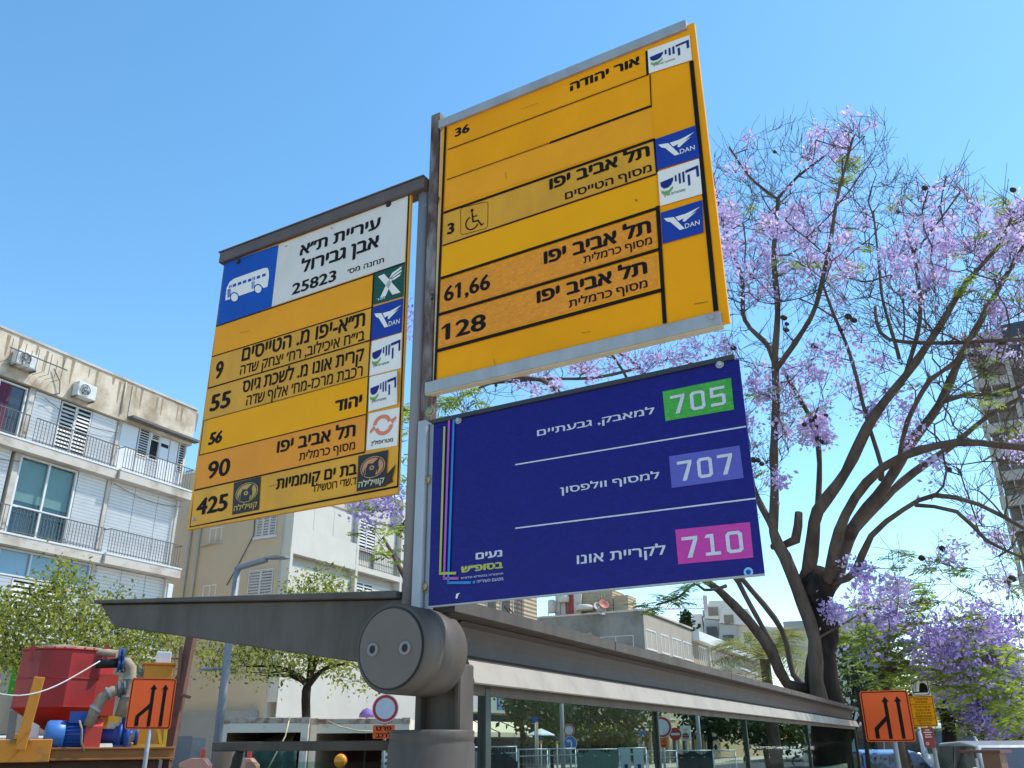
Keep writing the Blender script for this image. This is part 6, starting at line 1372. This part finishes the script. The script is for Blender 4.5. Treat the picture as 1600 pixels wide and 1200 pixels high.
mb = MB(); P = [fr1.p(a1 + .35, -2, z1 - .6), fr1.p(b1 - .4, -2, z1 - .15), fr1.p(b1 - .4, -.3, z1 - .55), fr1.p(a1 + .35, -.3, z1 - 1.0)]; mb.prism(P, UP * -.03); tag(mb.build('plank_sheet', mat('wood_sheet', (.36, .27, .16), .8, var=.2, scale=5, stretch=(1, 6, 1))), 'sloping pale wooden sheet inside the left container', 'sheet')
mb = MB(); mb.tube([at(453, 1120, 21.7), at(446, 1150, 21.5), at(430, 1180, 21.3), at(418, 1203, 21.2)], .018, 6); tag(mb.build('rope', mat('yellow_rope', (.60, .50, .26), .8)), 'yellow rope hanging from the corner between the two containers', 'rope')
mb = MB(); mb.tube([at(510, 1125, 21.6), at(530, 1135, 21.6), at(560, 1142, 21.6), at(590, 1143, 21.6)], .015, 6); tag(mb.build('rope', MATS['yellow_rope']), 'yellow cord sagging along the right container header', 'rope')
bp = thing('garden_parasol', 'small folded purple parasol top behind the right container', 'parasol', at(573, 1120, 26) * np.array([1, 1, 0])); c = at(573, 1118, 26); mb = MB(); mb.lathe(c - UP * .05, UP, [(.22, 0), (.2, .1), (.12, .2), (.01, .25)], 14); mb.build('canopy', mat('purple_cloth', (.18, .11, .35), .7), bp); mb = MB(); mb.tube([c * np.array([1, 1, 0]), c], .03, 6); mb.build('pole', M_pole, bp)
# orange trestle tops and a warning lamp behind the glass screen
M_peach2 = mat('faded_orange_plastic', (.62, .26, .17), .55, var=.1, scale=4)
for lab, x0, x1, d in [('faded orange plastic barrier left of the screen support', 284, 332, 11.5), ('faded orange plastic barrier behind the glass screen', 364, 405, 11.5)]:
    fr = facing((x0 + x1) / 2, 1184, d, 10); a = fr.uv(x0, 1184)[0]; b, zt = fr.uv(x1, 1184); t = thing('plastic_barrier', lab, 'barrier', fr.p((a + b) / 2, 0, 0), 'orange plastic barriers')
    mb = MB(); mb.prism([fr.p(a, .12, zt - .05), fr.p(a + .12, .12, zt), fr.p(b - .08, .12, zt), fr.p(b, .12, zt - .08), fr.p(b, .12, zt - .16), fr.p(a, .12, zt - .10)], fr.N * -.24); mb.build('top', M_peach2, t, .01)
    for s in (a + .14, b - .12): MB().box(fr, s - .05, s + .05, -.08, .08, 0, zt - .1).build('leg', M_peach2, t, .01)
    MB().box(fr, a + .1, b - .1, -.05, .05, .3, .5).build('rail', M_peach2, t, .01); MB().box(fr, b - .14, b - .09, -.03, .03, zt + .003, zt + .10).build('lug', M_redl, t, .01)
c = at(532, 1189, 10.5); t = thing('warning_lamp', 'round orange warning lamp seen through the low glass screen', 'warning lamp', c * np.array([1, 1, 0])); mb = MB(); fr = facing(532, 1189, 10.5, 20); mb.lathe(c, fr.N, [(.065, -.03), (.074, 0), (.065, .03), (.05, .045), (.001, .05)], 24); mb.build('lens', mat('amber_lens', (.85, .28, .01), .3), t); mb = MB(); mb.tube([c * np.array([1, 1, 0]), c - UP * .09], .03, 8); mb.build('stem', M_pole, t)

# grey site boards left of the lamp
fr = facing(305, 1170, 19, 6); a = fr.uv(268, 1150)[0]; b, zt = fr.uv(322, 1150); t = thing('site_hoarding', 'grey site board with torn plastic between mast and barrier', 'hoarding', fr.p((a + b) / 2, 0, 0)); MB().box(fr, a, b - .25, -.04, 0, 0, zt).build('board', mat('hoarding_grey', (.25, .26, .27), .6, var=.12, scale=2), t); MB().box(fr, b - .24, b, -.03, -.01, .2, zt - .03).build('plastic_sheet', mat('dull_plastic', (.32, .33, .33), .35, var=.3, scale=6, bump=.6), t)

# ------------------------------------------------ street lamps
M_lamp = mat('lamp_grey', (0.24, 0.25, 0.27), .5, 0, var=.08, scale=6)
DL = 21.0
lp = thing('street_lamp', 'grey street lamp with a bent arm in front of the cream building', 'street lamp', at(338, 1150, DL) * np.array([1, 1, 0]))
b_ = at(349, 1078, DL); top = at(374, 886, DL); gb = b_.copy(); gb[2] = 0; top[:2] = gb[:2]
mb = MB(); mb.tube([gb, gb + UP * (top[2] * .5), top], [.095, .088, .075], 12); mb.build('pole', M_lamp, lp)
e = at(417, 874, DL - .6); mb = MB(); mb.bar(top - UP * .02, e, .13, .12); mb.build('arm', M_lamp, lp, .02)
h = at(441, 873, DL - .9); mb = MB(); d_ = (h - e); d_ /= np.linalg.norm(d_); sd = np.cross(d_, UP); sd /= np.linalg.norm(sd)
P = []
for k, (t_, w_, hh) in enumerate([(-.02, .05, .05), (.12, .10, .06), (.40, .13, .07), (.60, .09, .04)]):
    P.append([e + d_ * t_ + sd * w_, e + d_ * t_ - sd * w_, e + d_ * t_ - sd * w_ + UP * hh, e + d_ * t_ + sd * w_ + UP * hh])
mb.add([q for r_ in P for q in r_], [(4 * i + j, 4 * i + (j + 1) % 4, 4 * i + 4 + (j + 1) % 4, 4 * i + 4 + j) for i in range(3) for j in range(4)] + [(0, 1, 2, 3), (12, 13, 14, 15)]); mb.build('lamp_head', M_lamp, lp, .008)
mb = MB(); q = at(352, 1055, DL); q[2] = b_[2] + .45; mb.tube([gb + UP * q[2], gb + UP * (q[2] - .02) - FM.X * .35], .03, 8); mb.lathe(gb + UP * (q[2] - .05) - FM.X * .42, UP, [(.16, 0), (.14, .05), (.04, .07)], 14); mb.build('side_lamp', M_lamp, lp)
def plain_pole(name, label, cat, x, ytop, d, r, m): p = at(x, ytop, d); g = p * np.array([1, 1, 0]); t = thing(name, label, cat, g); mb = MB(); mb.tube([g, g * .5 + p * .5, p], [r * 1.1, r, r * .9], 10); mb.build('pole', m, t); mb = MB(); mb.lathe(g, UP, [(r * 2.4, 0), (r * 2.4, .03), (r * 1.3, .06), (r * 1.3, .3)], 12); mb.build('base', m, t); return t
plain_pole('lamp_post', 'grey lamp pole seen through the first shelter pane near the blue arrow', 'lamp post', 876, 1050, 31, .075, M_pole)
plain_pole('lamp_post', 'pale wooden looking pole under the blue street name plate', 'pole', 838, 1122, 33.4, .07, M_hose)
plain_pole('lamp_post', 'grey pole behind the second shelter pane left of the slim tree', 'lamp post', 1087, 1090, 35, .08, M_pole)

# ------------------------------------------------ fence panels along the works
M_fw = mat('fence_galvanised', (.50, .53, .53), .45, .3, var=.1); M_tarp = mat('fence_tarp_green', (.10, .17, .14), .75, var=.2, scale=2); M_tarpd = mat('fence_tarp_dark', (.025, .035, .035), .75, var=.3, scale=2); M_ban = mat('pale_banner', (.50, .56, .54), .7, var=.08, scale=2)
fx = [(700, 764, 1168), (765, 808, 1167), (809, 856, 1171), (857, 900, 1170), (901, 965, 1171), (966, 1010, 1169), (1011, 1058, 1179), (1059, 1112, 1179), (1113, 1150, 1178)]
desc = ['with dark green cloth at the shelter column', 'with sagging dark cloth beside the first post', 'in bare mesh under the awnings', 'in bare mesh below the blue arrow', 'with pale green cloth below the large dark tree', 'with two white banners', 'in bare mesh by the burger board', 'with dark cloth under the slim tree', 'at the far end of the fence']
for k, (x0, x1, y) in enumerate(fx):
    d = 26.5 + (k % 2) * .35; a = at(x0, y, d); b = at(x1, y, d); zt = max(a[2], 1.5); X = (b - a) * np.array([1, 1, 0]); Lw = np.linalg.norm(X); X /= Lw; fr = Fr(a * np.array([1, 1, 0]), X, np.array([X[1], -X[0], 0]))
    t = thing('fence_panel', 'wire site fence panel ' + desc[k], 'fence', fr.p(Lw / 2, 0, 0), 'site fence panels'); mb = MB()
    for q in ((fr.p(.02, 0, 0), fr.p(.02, 0, zt)), (fr.p(Lw - .02, 0, 0), fr.p(Lw - .02, 0, zt)), (fr.p(0, 0, zt), fr.p(Lw, 0, zt)), (fr.p(0, 0, .2), fr.p(Lw, 0, .2)), (fr.p(0, 0, zt - .18), fr.p(Lw, 0, zt - .16))): mb.tube(q, .02, 6)
    mb.build('frame', M_fw, t); mb = MB()
    for i in range(int(Lw / .1)): mb.bar(fr.p(.1 * i + .05, 0, .2), fr.p(.1 * i + .05, 0, zt - .02), .005)
    for i in range(6): mb.bar(fr.p(0, 0, .3 + i * .22), fr.p(Lw, 0, .3 + i * .22), .005)
    mb.build('mesh', M_fw, t)
    cl = {0: M_tarp, 1: M_tarpd, 4: M_tarp, 7: M_tarpd}.get(k)
    if cl:
        mb = MB(); n = 14
        for i in range(n + 1):
            sag = .35 * (i / n) ** 2 if k == 1 else .05 * math.sin(i * .8)
            for j in range(4): mb.v.append(tuple(fr.p(Lw * i / n, .04 + .04 * math.sin(i * 1.3 + j), .25 + (zt - .3 - sag) * j / 3)))
        mb.f = [(i * 4 + j, i * 4 + 4 + j, i * 4 + 5 + j, i * 4 + 1 + j) for i in range(n) for j in range(3)]; mb.smooth = [True] * len(mb.f); mb.build('cloth', cl, t)
    if k == 5:
        for a0 in (.06, .52): mb = MB(); mb.box(fr, Lw * a0, Lw * (a0 + .36), .03, .036, .4, zt - .02); bn_ = mb.build('banner', M_ban, t); MB().box(fr, Lw * (a0 + .13), Lw * (a0 + .25), .038, .041, zt - .55, zt - .42).build('printed_mark', M_navy, bn_)

# shops across the street at ground level further along
for lab, s0, s1, z, m in [('dark open shop front with pale lintel behind the big tree', g0 - 16, g0 - 2, 4.6, M_brk), ('yellowish shop front with balconies beside the burger board', g0 - 1, g0 + 18, 5.5, mat('ochre_front', (.44, .36, .22), .85, var=.1, scale=.5))]:
    t = thing('street_shop', lab, 'shop front', B.p((s0 + s1) / 2, 1.2, 0)); MB().box(B, s0, s1, .3, 1.0, 3.0, z + 1.5).build('upper_wall', m, t); w = 2.8
    k = 0
    while s0 + .4 + k * (w + .5) + w < s1: a = s0 + .4 + k * (w + .5); MB().box(B, a, a + w, .6, .7, .1, 2.98).build('dark_opening', M_dglass, t); MB().box(B, a + w + .02, a + w + .48, .5, 1.0, 0, 2.995).build('pier', m, t); window(B, a + .3, a + w - .5, 3.8, 5.6 if z > 5 else 5.2, 1.02, t, panes=2); k += 1
    MB().box(B, s0, s1, 1.0, 2.2, 2.7, 2.85).build('canopy', M_conc, t)
fr = facing(1000, 1145, 40, 10); a, zt = fr.uv(996, 1143); b, zb = fr.uv(1009, 1148); t = thing('shop_sign', 'small bright blue shop sign between the trees through the glass', 'sign', fr.p(a, 0, zb)); MB().box(fr, a, b, -.05, 0, zb, zt).build('face', mat('sign_bright_blue', (.01, .16, .52), .4), t); mb = MB(); mb.bar(fr.p(a + .1, -.1, 0), fr.p(a + .1, -.1, zt), .06); mb.build('post', M_pole, t)
sx = at(845, 1147, 36); t = thing('market_umbrella', 'white market umbrella right of the cream awnings', 'umbrella', sx * np.array([1, 1, 0])); mb = MB(); mb.lathe(sx + UP * -.05, UP, [(.55, 0), (.54, .03), (.25, .16), (.02, .25)], 8, False); mb.build('canopy', M_wpan, t); mb = MB(); mb.tube([sx * np.array([1, 1, 0]), sx], .03, 8); mb.build('pole', M_pole, t)
hd = region([(985, 1150), (905, 1150), (905, 1166), (985, 1166)], 140, 38, 39.5, rng); V, F = cards(hd, .1, 12, .22, rng); hg = thing('flower_hedge', 'low hedge with yellow flowers under the large dark tree', 'hedge', hd[0] * np.array([1, 1, 0])); cloud('leaves', V, F, M_dfr, hg); V, F = cards([h_ + UP * .3 for h_ in hd[:60] if h_[2] > 1.9] or [hd[0]], .06, 8, .15, rng); cloud('flowers', V, F, leaf_mat('yellow_bloom', (.5, .32, .03), (.65, .5, .08), .3), hg)

# ------------------------------------------------ signs behind the right arrow sign
fr = facing(1450, 1105, 15, 10); t = thing('parking_sign', 'yellow parking notice under a white tow symbol sign behind the right arrow sign', 'sign', fr.O)
(u0, v1), (u1, v0) = fr.uv(1419, 1088), fr.uv(1466, 1135); p = board(fr, rrect(u0, u1, v0, v1, .015), -.006, 0).build('notice', M_yel, t); w, h = u1 - u0, v1 - v0
mb = MB(); ringp(mb, fr, rrect(u0 + .01, u1 - .01, v0 + .01, v1 - .01, .012), rrect(u0 + .017, u1 - .017, v0 + .017, v1 - .017, .01), .0015)
for y in (.72, .26): mb.add([fr.p(u0 + w * x, .0015, v0 + h * yy) for x, yy in ((.03, y), (.97, y), (.97, y + .012), (.03, y + .012))], [(0, 1, 2, 3)])
for i, (s, y, q) in enumerate([('חניה מוסדרת', .86, .62), ('אוטובוסים', .77, .5), ('אין עצירה של רכב', .61, .7), ('פרטי בתחנה', .50, .6), ('אלא ברכב נכים', .40, .66), ('אוטובוס ומוניות', .30, .68), ('הגרירה על חשבון', .17, .64), ('בעל הרכב', .07, .5)]):
    put_text(mb, s, u0 + w * (.5 - q / 2 * .95), v0 + h * y, u0 + w * (.5 + q / 2 * .95), v0 + h * (y + .06), lambda u, v: fr.p(u, .0015, v), .01)
mb.build('lettering', M_blk, p)
(a, zt), (b, zb) = fr.uv(1421, 1061), fr.uv(1455, 1087.5); p = board(fr, rrect(a, b, zb, zt, .04), -.006, 0).build('symbol_plate', M_white, t); mb = MB(); ringp(mb, fr, rrect(a + .012, b - .012, zb + .012, zt - .012, .035), rrect(a + .022, b - .022, zb + .022, zt - .022, .03), .0015)
w, h = b - a, zt - zb
for P in ([(.42, .2), (.86, .2), (.9, .36), (.86, .6), (.74, .75), (.52, .75), (.46, .55), (.42, .4)], [(.1, .3), (.14, .3), (.24, .8), (.2, .8)], [(.2, .3), (.24, .3), (.34, .8), (.3, .8)], [(.08, .2), (.42, .2), (.42, .27), (.08, .27)]): mb.add([fr.p(a + w * x, .0015, zb + h * y) for x, y in P], [tuple(range(len(P)))])
mb.build('tow_symbol', M_blk, p); mb = MB(); c = fr.p((u0 + u1) / 2 + .05, -.04, 0); mb.tube([c, c + UP * (zt - .05)], .03, 10); mb.build('post', M_pole, t)
(a, zt), (b, zb) = fr.uv(1439, 1137), fr.uv(1463, 1168); p = board(fr, rrect(a, b, zb, zt, .01), -.006, -.001).build('red_plate', mat('red_notice', (.38, .06, .045), .45, var=.08), t); w, h = b - a, zt - zb; mb = MB()
for y, q in [(.86, .4), (.74, .7), (.62, .5), (.5, .6)]: mb.add([fr.p(a + w * (.5 + x * q / 2), .0015, zb + h * (y + dy)) for x, dy in ((-1, 0), (1, 0), (1, .05), (-1, .05))], [(0, 1, 2, 3)])
P = disc(a + w * .33, zb + h * .2, w * .13, 14); ringp(mb, fr, P, disc(a + w * .33, zb + h * .2, w * .07, 14), .0015); mb.build('white_marks', M_white, p)

# ------------------------------------------------ traffic lights
def traffic_light(label, x, y, d, lit, col):
    fr = facing(x, y, d, 8); t = thing('traffic_light', label, 'traffic light', fr.O); u, v = fr.uv(x, y); zc = {'green': v, 'red': v}[lit]; top = zc + (.62 if lit == 'green' else .2)
    MB().box(fr, u - .16, u + .16, -.2, -.02, top - .95, top).build('housing', mat('signal_black', (.02, .02, .022), .5), t, .03)
    for k, nm in enumerate(('red', 'amber', 'green')):
        z = top - .18 - k * .29; m = MATS.get('signal_off') or mat('signal_off', (.03, .02, .02), .3)
        if nm == lit:
            m = bpy.data.materials.new('lamp_' + nm); m.use_nodes = True; b_ = m.node_tree.nodes['Principled BSDF']; b_.inputs['Emission Color'].default_value = (*col, 1); b_.inputs['Emission Strength'].default_value = 2.5; b_.inputs['Base Color'].default_value = (*col, 1)
        mb = MB(); mb.lathe(fr.p(u, -.02, z), fr.N, [(.105, 0), (.1, .02), (.001, .03)], 16); mb.build('lens', m, t)
        mb = MB(); n = 9; P = [(math.cos(a_), math.sin(a_)) for a_ in np.linspace(-.3, math.pi + .3, n)]; mb.add([fr.p(u + .13 * p_, q_, z + .13 * s_) for q_ in (-.02, .16) for p_, s_ in P], [(i, i + 1, n + i + 1, n + i) for i in range(n - 1)]); mb.build('hood', MATS['signal_black'], t)
    mb = MB(); mb.tube([fr.p(u, -.28, 0), fr.p(u, -.28, top + .1)], .05, 10); mb.build('pole', M_pole, t)
traffic_light('traffic light showing green left of the right arrow sign post', 1363, 1169, 30, 'green', (.02, .75, .45))
traffic_light('traffic light showing red at the far right edge', 1592, 1174, 34, 'red', (.9, .05, .05))

# ------------------------------------------------ vehicles (seen from the roof line down to the bonnet)
M_tyre = mat('tyre', (.02, .02, .02), .8); M_rim = mat('alloy_rim', (.4, .4, .42), .35, .7)
def car(label, x, d, yaw, col, kind='hatch', name='parked_car', cat='car', rough=.22):
    fr0 = facing(x, 1180, d, 0); a = R(yaw); X = fr0.X * math.cos(a) + fr0.N * math.sin(a); fr = Fr(fr0.O, X, np.array([X[1], -X[0], 0]))
    t = thing(name, label, cat, fr.O); m = mat('paint_' + '_'.join('%02d' % int(c * 99) for c in col), col, rough, .1, var=.03, scale=2, spec=.6)
    if kind == 'hatch': Lc, Wc = 4.1, 1.72; low = [(-2.05, .35), (2.05, .35), (2.05, .62), (1.95, .85), (1.0, .98), (-1.8, 1.0), (-2.0, .9), (-2.05, .6)]; cabp = [(1.05, .95), (.35, 1.43), (-.3, 1.50), (-1.3, 1.46), (-1.85, .98)]
    elif kind == 'suv': Lc, Wc = 4.5, 1.85; low = [(-2.25, .4), (2.25, .4), (2.25, .75), (2.15, 1.0), (1.1, 1.1), (-2.1, 1.12), (-2.25, 1.0)]; cabp = [(1.15, 1.08), (.5, 1.62), (-.4, 1.70), (-1.8, 1.66), (-2.15, 1.1)]
    else: Lc, Wc = 5.4, 2.0; low = [(-2.7, .4), (2.7, .4), (2.7, .9), (2.6, 1.15), (2.2, 1.25), (-2.7, 1.25)]; cabp = [(2.15, 1.22), (1.6, 2.15), (1.3, 2.3), (-2.5, 2.32), (-2.68, 2.2), (-2.7, 1.25)]
    w = Wc / 2
    mb = MB(); mb.prism([fr.p(a_, -w, z) for a_, z in low], fr.N * Wc); mb.build('body', m, t, .06, seg=3)
    mb = MB(); k = len(cabp); V = [fr.p(a_, -w * (1 if i in (0, k - 1) else .84), z) for i, (a_, z) in enumerate(cabp)] + [fr.p(a_, w * (1 if i in (0, k - 1) else .84), z) for i, (a_, z) in enumerate(cabp)]
    mb.add(V, [tuple(range(k))[::-1], tuple(range(k, 2 * k))] + [(i, (i + 1) % k, k + (i + 1) % k, k + i) for i in range(k)]); mb.build('cabin', m, t, .05, seg=3)
    def glass(i, j, nm):
        p0, p1 = np.array(cabp[i]), np.array(cabp[j]); q0 = p0 * .86 + p1 * .14; q1 = p0 * .1 + p1 * .9; dn = np.array([p1[1] - p0[1], -(p1[0] - p0[0])]); dn = dn / np.linalg.norm(dn) * .012
        if i > j: dn = -dn
        mb = MB(); w0, w1 = w * .88, w * .76; mb.add([fr.p(q0[0] + dn[0], -w0, q0[1] + dn[1]), fr.p(q0[0] + dn[0], w0, q0[1] + dn[1]), fr.p(q1[0] + dn[0], w1, q1[1] + dn[1]), fr.p(q1[0] + dn[0], -w1, q1[1] + dn[1])], [(0, 1, 2, 3)]); mb.build(nm, M_dglass, t)
    glass(0, 1, 'windscreen'); glass(k - 1, k - 2, 'rear_window')
    zs0 = cabp[0][1] + .06; zs1 = max(p[1] for p in cabp) - .1; xa = cabp[1][0] - .02; xb = cabp[k - 2][0] + .08
    for sg in (-1, 1):
        for (p, q) in ((xa, (xa + xb) / 2 + .05), ((xa + xb) / 2 - .05, xb)):
            mb = MB(); wv = lambda z: w * (1 - .16 * (z - cabp[0][1]) / (zs1 + .1 - cabp[0][1])) + .014
            mb.add([fr.p(p + (.3 if p == xa else 0), sg * wv(zs0), zs0), fr.p(q, sg * wv(zs0), zs0), fr.p(q, sg * wv(zs1), zs1), fr.p(p - .02, sg * wv(zs1), zs1)], [(0, 1, 2, 3)]); mb.build('side_window', M_dglass, t)
    for a_ in (-Lc * .32, Lc * .31):
        for sg in (-1, 1):
            mb = MB(); mb.lathe(fr.p(a_, sg * (w - .16), .32), fr.N * sg, [(.2, 0), (.31, 0), (.32, .03), (.32, .15), (.3, .18), (.21, .18)], 20); wh = mb.build('wheel', M_tyre, t); mb = MB(); mb.lathe(fr.p(a_, sg * (w + .005), .32), fr.N * sg, [(.2, 0), (.19, .015), (.05, .02), (.001, .02)], 12); mb.build('rim', M_rim, wh)
    for sg in (-1, 1):
        MB().box(fr, Lc / 2 - .1, Lc / 2 + .012, sg * w * .75 - .16, sg * w * .75 + .16, low[2][1] - .02, low[2][1] + .13).build('headlight', M_wpan, t, .03); MB().box(fr, -Lc / 2 - .012, -Lc / 2 + .1, sg * w * .82 - .1, sg * w * .82 + .1, .75, .95).build('tail_light', M_ored, t, .02)
        MB().box(fr, cabp[0][0] - .35, cabp[0][0] - .2, sg * (w + .08) - .08, sg * (w + .08) + .08, cabp[0][1] + .02, cabp[0][1] + .16).build('wing_mirror', m, t, .03)
    return t
car('white delivery van behind the post of the right arrow sign', 1440, 33, 62, (.62, .63, .64), 'van', 'delivery_van', 'van')
car('blue hatchback left of the right arrow sign post', 1384, 27, 70, (.05, .13, .33))
car('white hatchback between the arrow sign post and the leaning stem', 1408, 38, 70, (.62, .62, .62))
car('silver grey car at the far right under the violet tree', 1578, 21, 70, (.38, .39, .40), 'suv')
car('dark grey car behind the leaning stem', 1470, 40, 60, (.06, .065, .07))
car('white van roof beyond the silver car at the far right', 1570, 38, 65, (.6, .6, .6), 'van', 'delivery_van', 'van')
# yellow excavator cab seen over the cars
ex = thing('excavator', 'yellow excavator body among the trees above the parked cars', 'excavator', at(1535, 1180, 44) * np.array([1, 1, 0])); fr = facing(1535, 1155, 44, 15)
(a, zt), (b, zb) = fr.uv(1513, 1148), fr.uv(1562, 1170); M_exy = mat('excavator_yellow', (.66, .32, .02), .45, var=.1)
mb = MB(); mb.prism([fr.p(a, .8, 1.3), fr.p(b, .8, 1.3), fr.p(b, .8, zt - .3), fr.p(b - .6, .8, zt), fr.p(a, .8, zt)], fr.N * -1.8); mb.build('body', M_exy, ex, .05); MB().box(fr, a - .9, a - .05, -.4, .8, 1.3, zt + .5).build('cab', M_dglass, ex, .05)
for n in (-.9, .5): mb = MB(); mb.prism([fr.p(a - .8, n, .1), fr.p(b, n, .1), fr.p(b + .3, n, .5), fr.p(b, n, .95), fr.p(a - .8, n, .95), fr.p(a - 1.1, n, .5)], fr.N * .5); mb.build('track', M_tyre, ex)
mb = MB(); mb.bar(fr.p(a - .3, .9, 1.8), fr.p(a - 2.2, .9, 3.2), .35); mb.bar(fr.p(a - 2.2, .9, 3.2), fr.p(a - 3.2, .9, 1.6), .28); mb.build('boom', M_exy, ex)
# another street canopy far right
fr = facing(1533, 1178, 19, 20); a, zt = fr.uv(1502, 1172); b, _ = fr.uv(1566, 1176); t = thing('kiosk', 'brown framed street kiosk with white panel right of the forked trunk', 'kiosk', fr.p((a + b) / 2, 0, 0))
MB().box(fr, a, b, -.5, .1, zt - .05, zt).build('roof', M_rst, t); MB().box(fr, a + .05, a + .13, -.05, .02, 0, zt - .051).build('post', M_iron, t); MB().box(fr, b - .35, b - .05, -.3, .02, 0, zt - .051).build('pillar', mat('kiosk_brown', (.20, .11, .07), .7, var=.2), t); MB().box(fr, a + .2, b - .45, -.1, -.04, .6, zt - .14).build('panel', M_wpan, t)
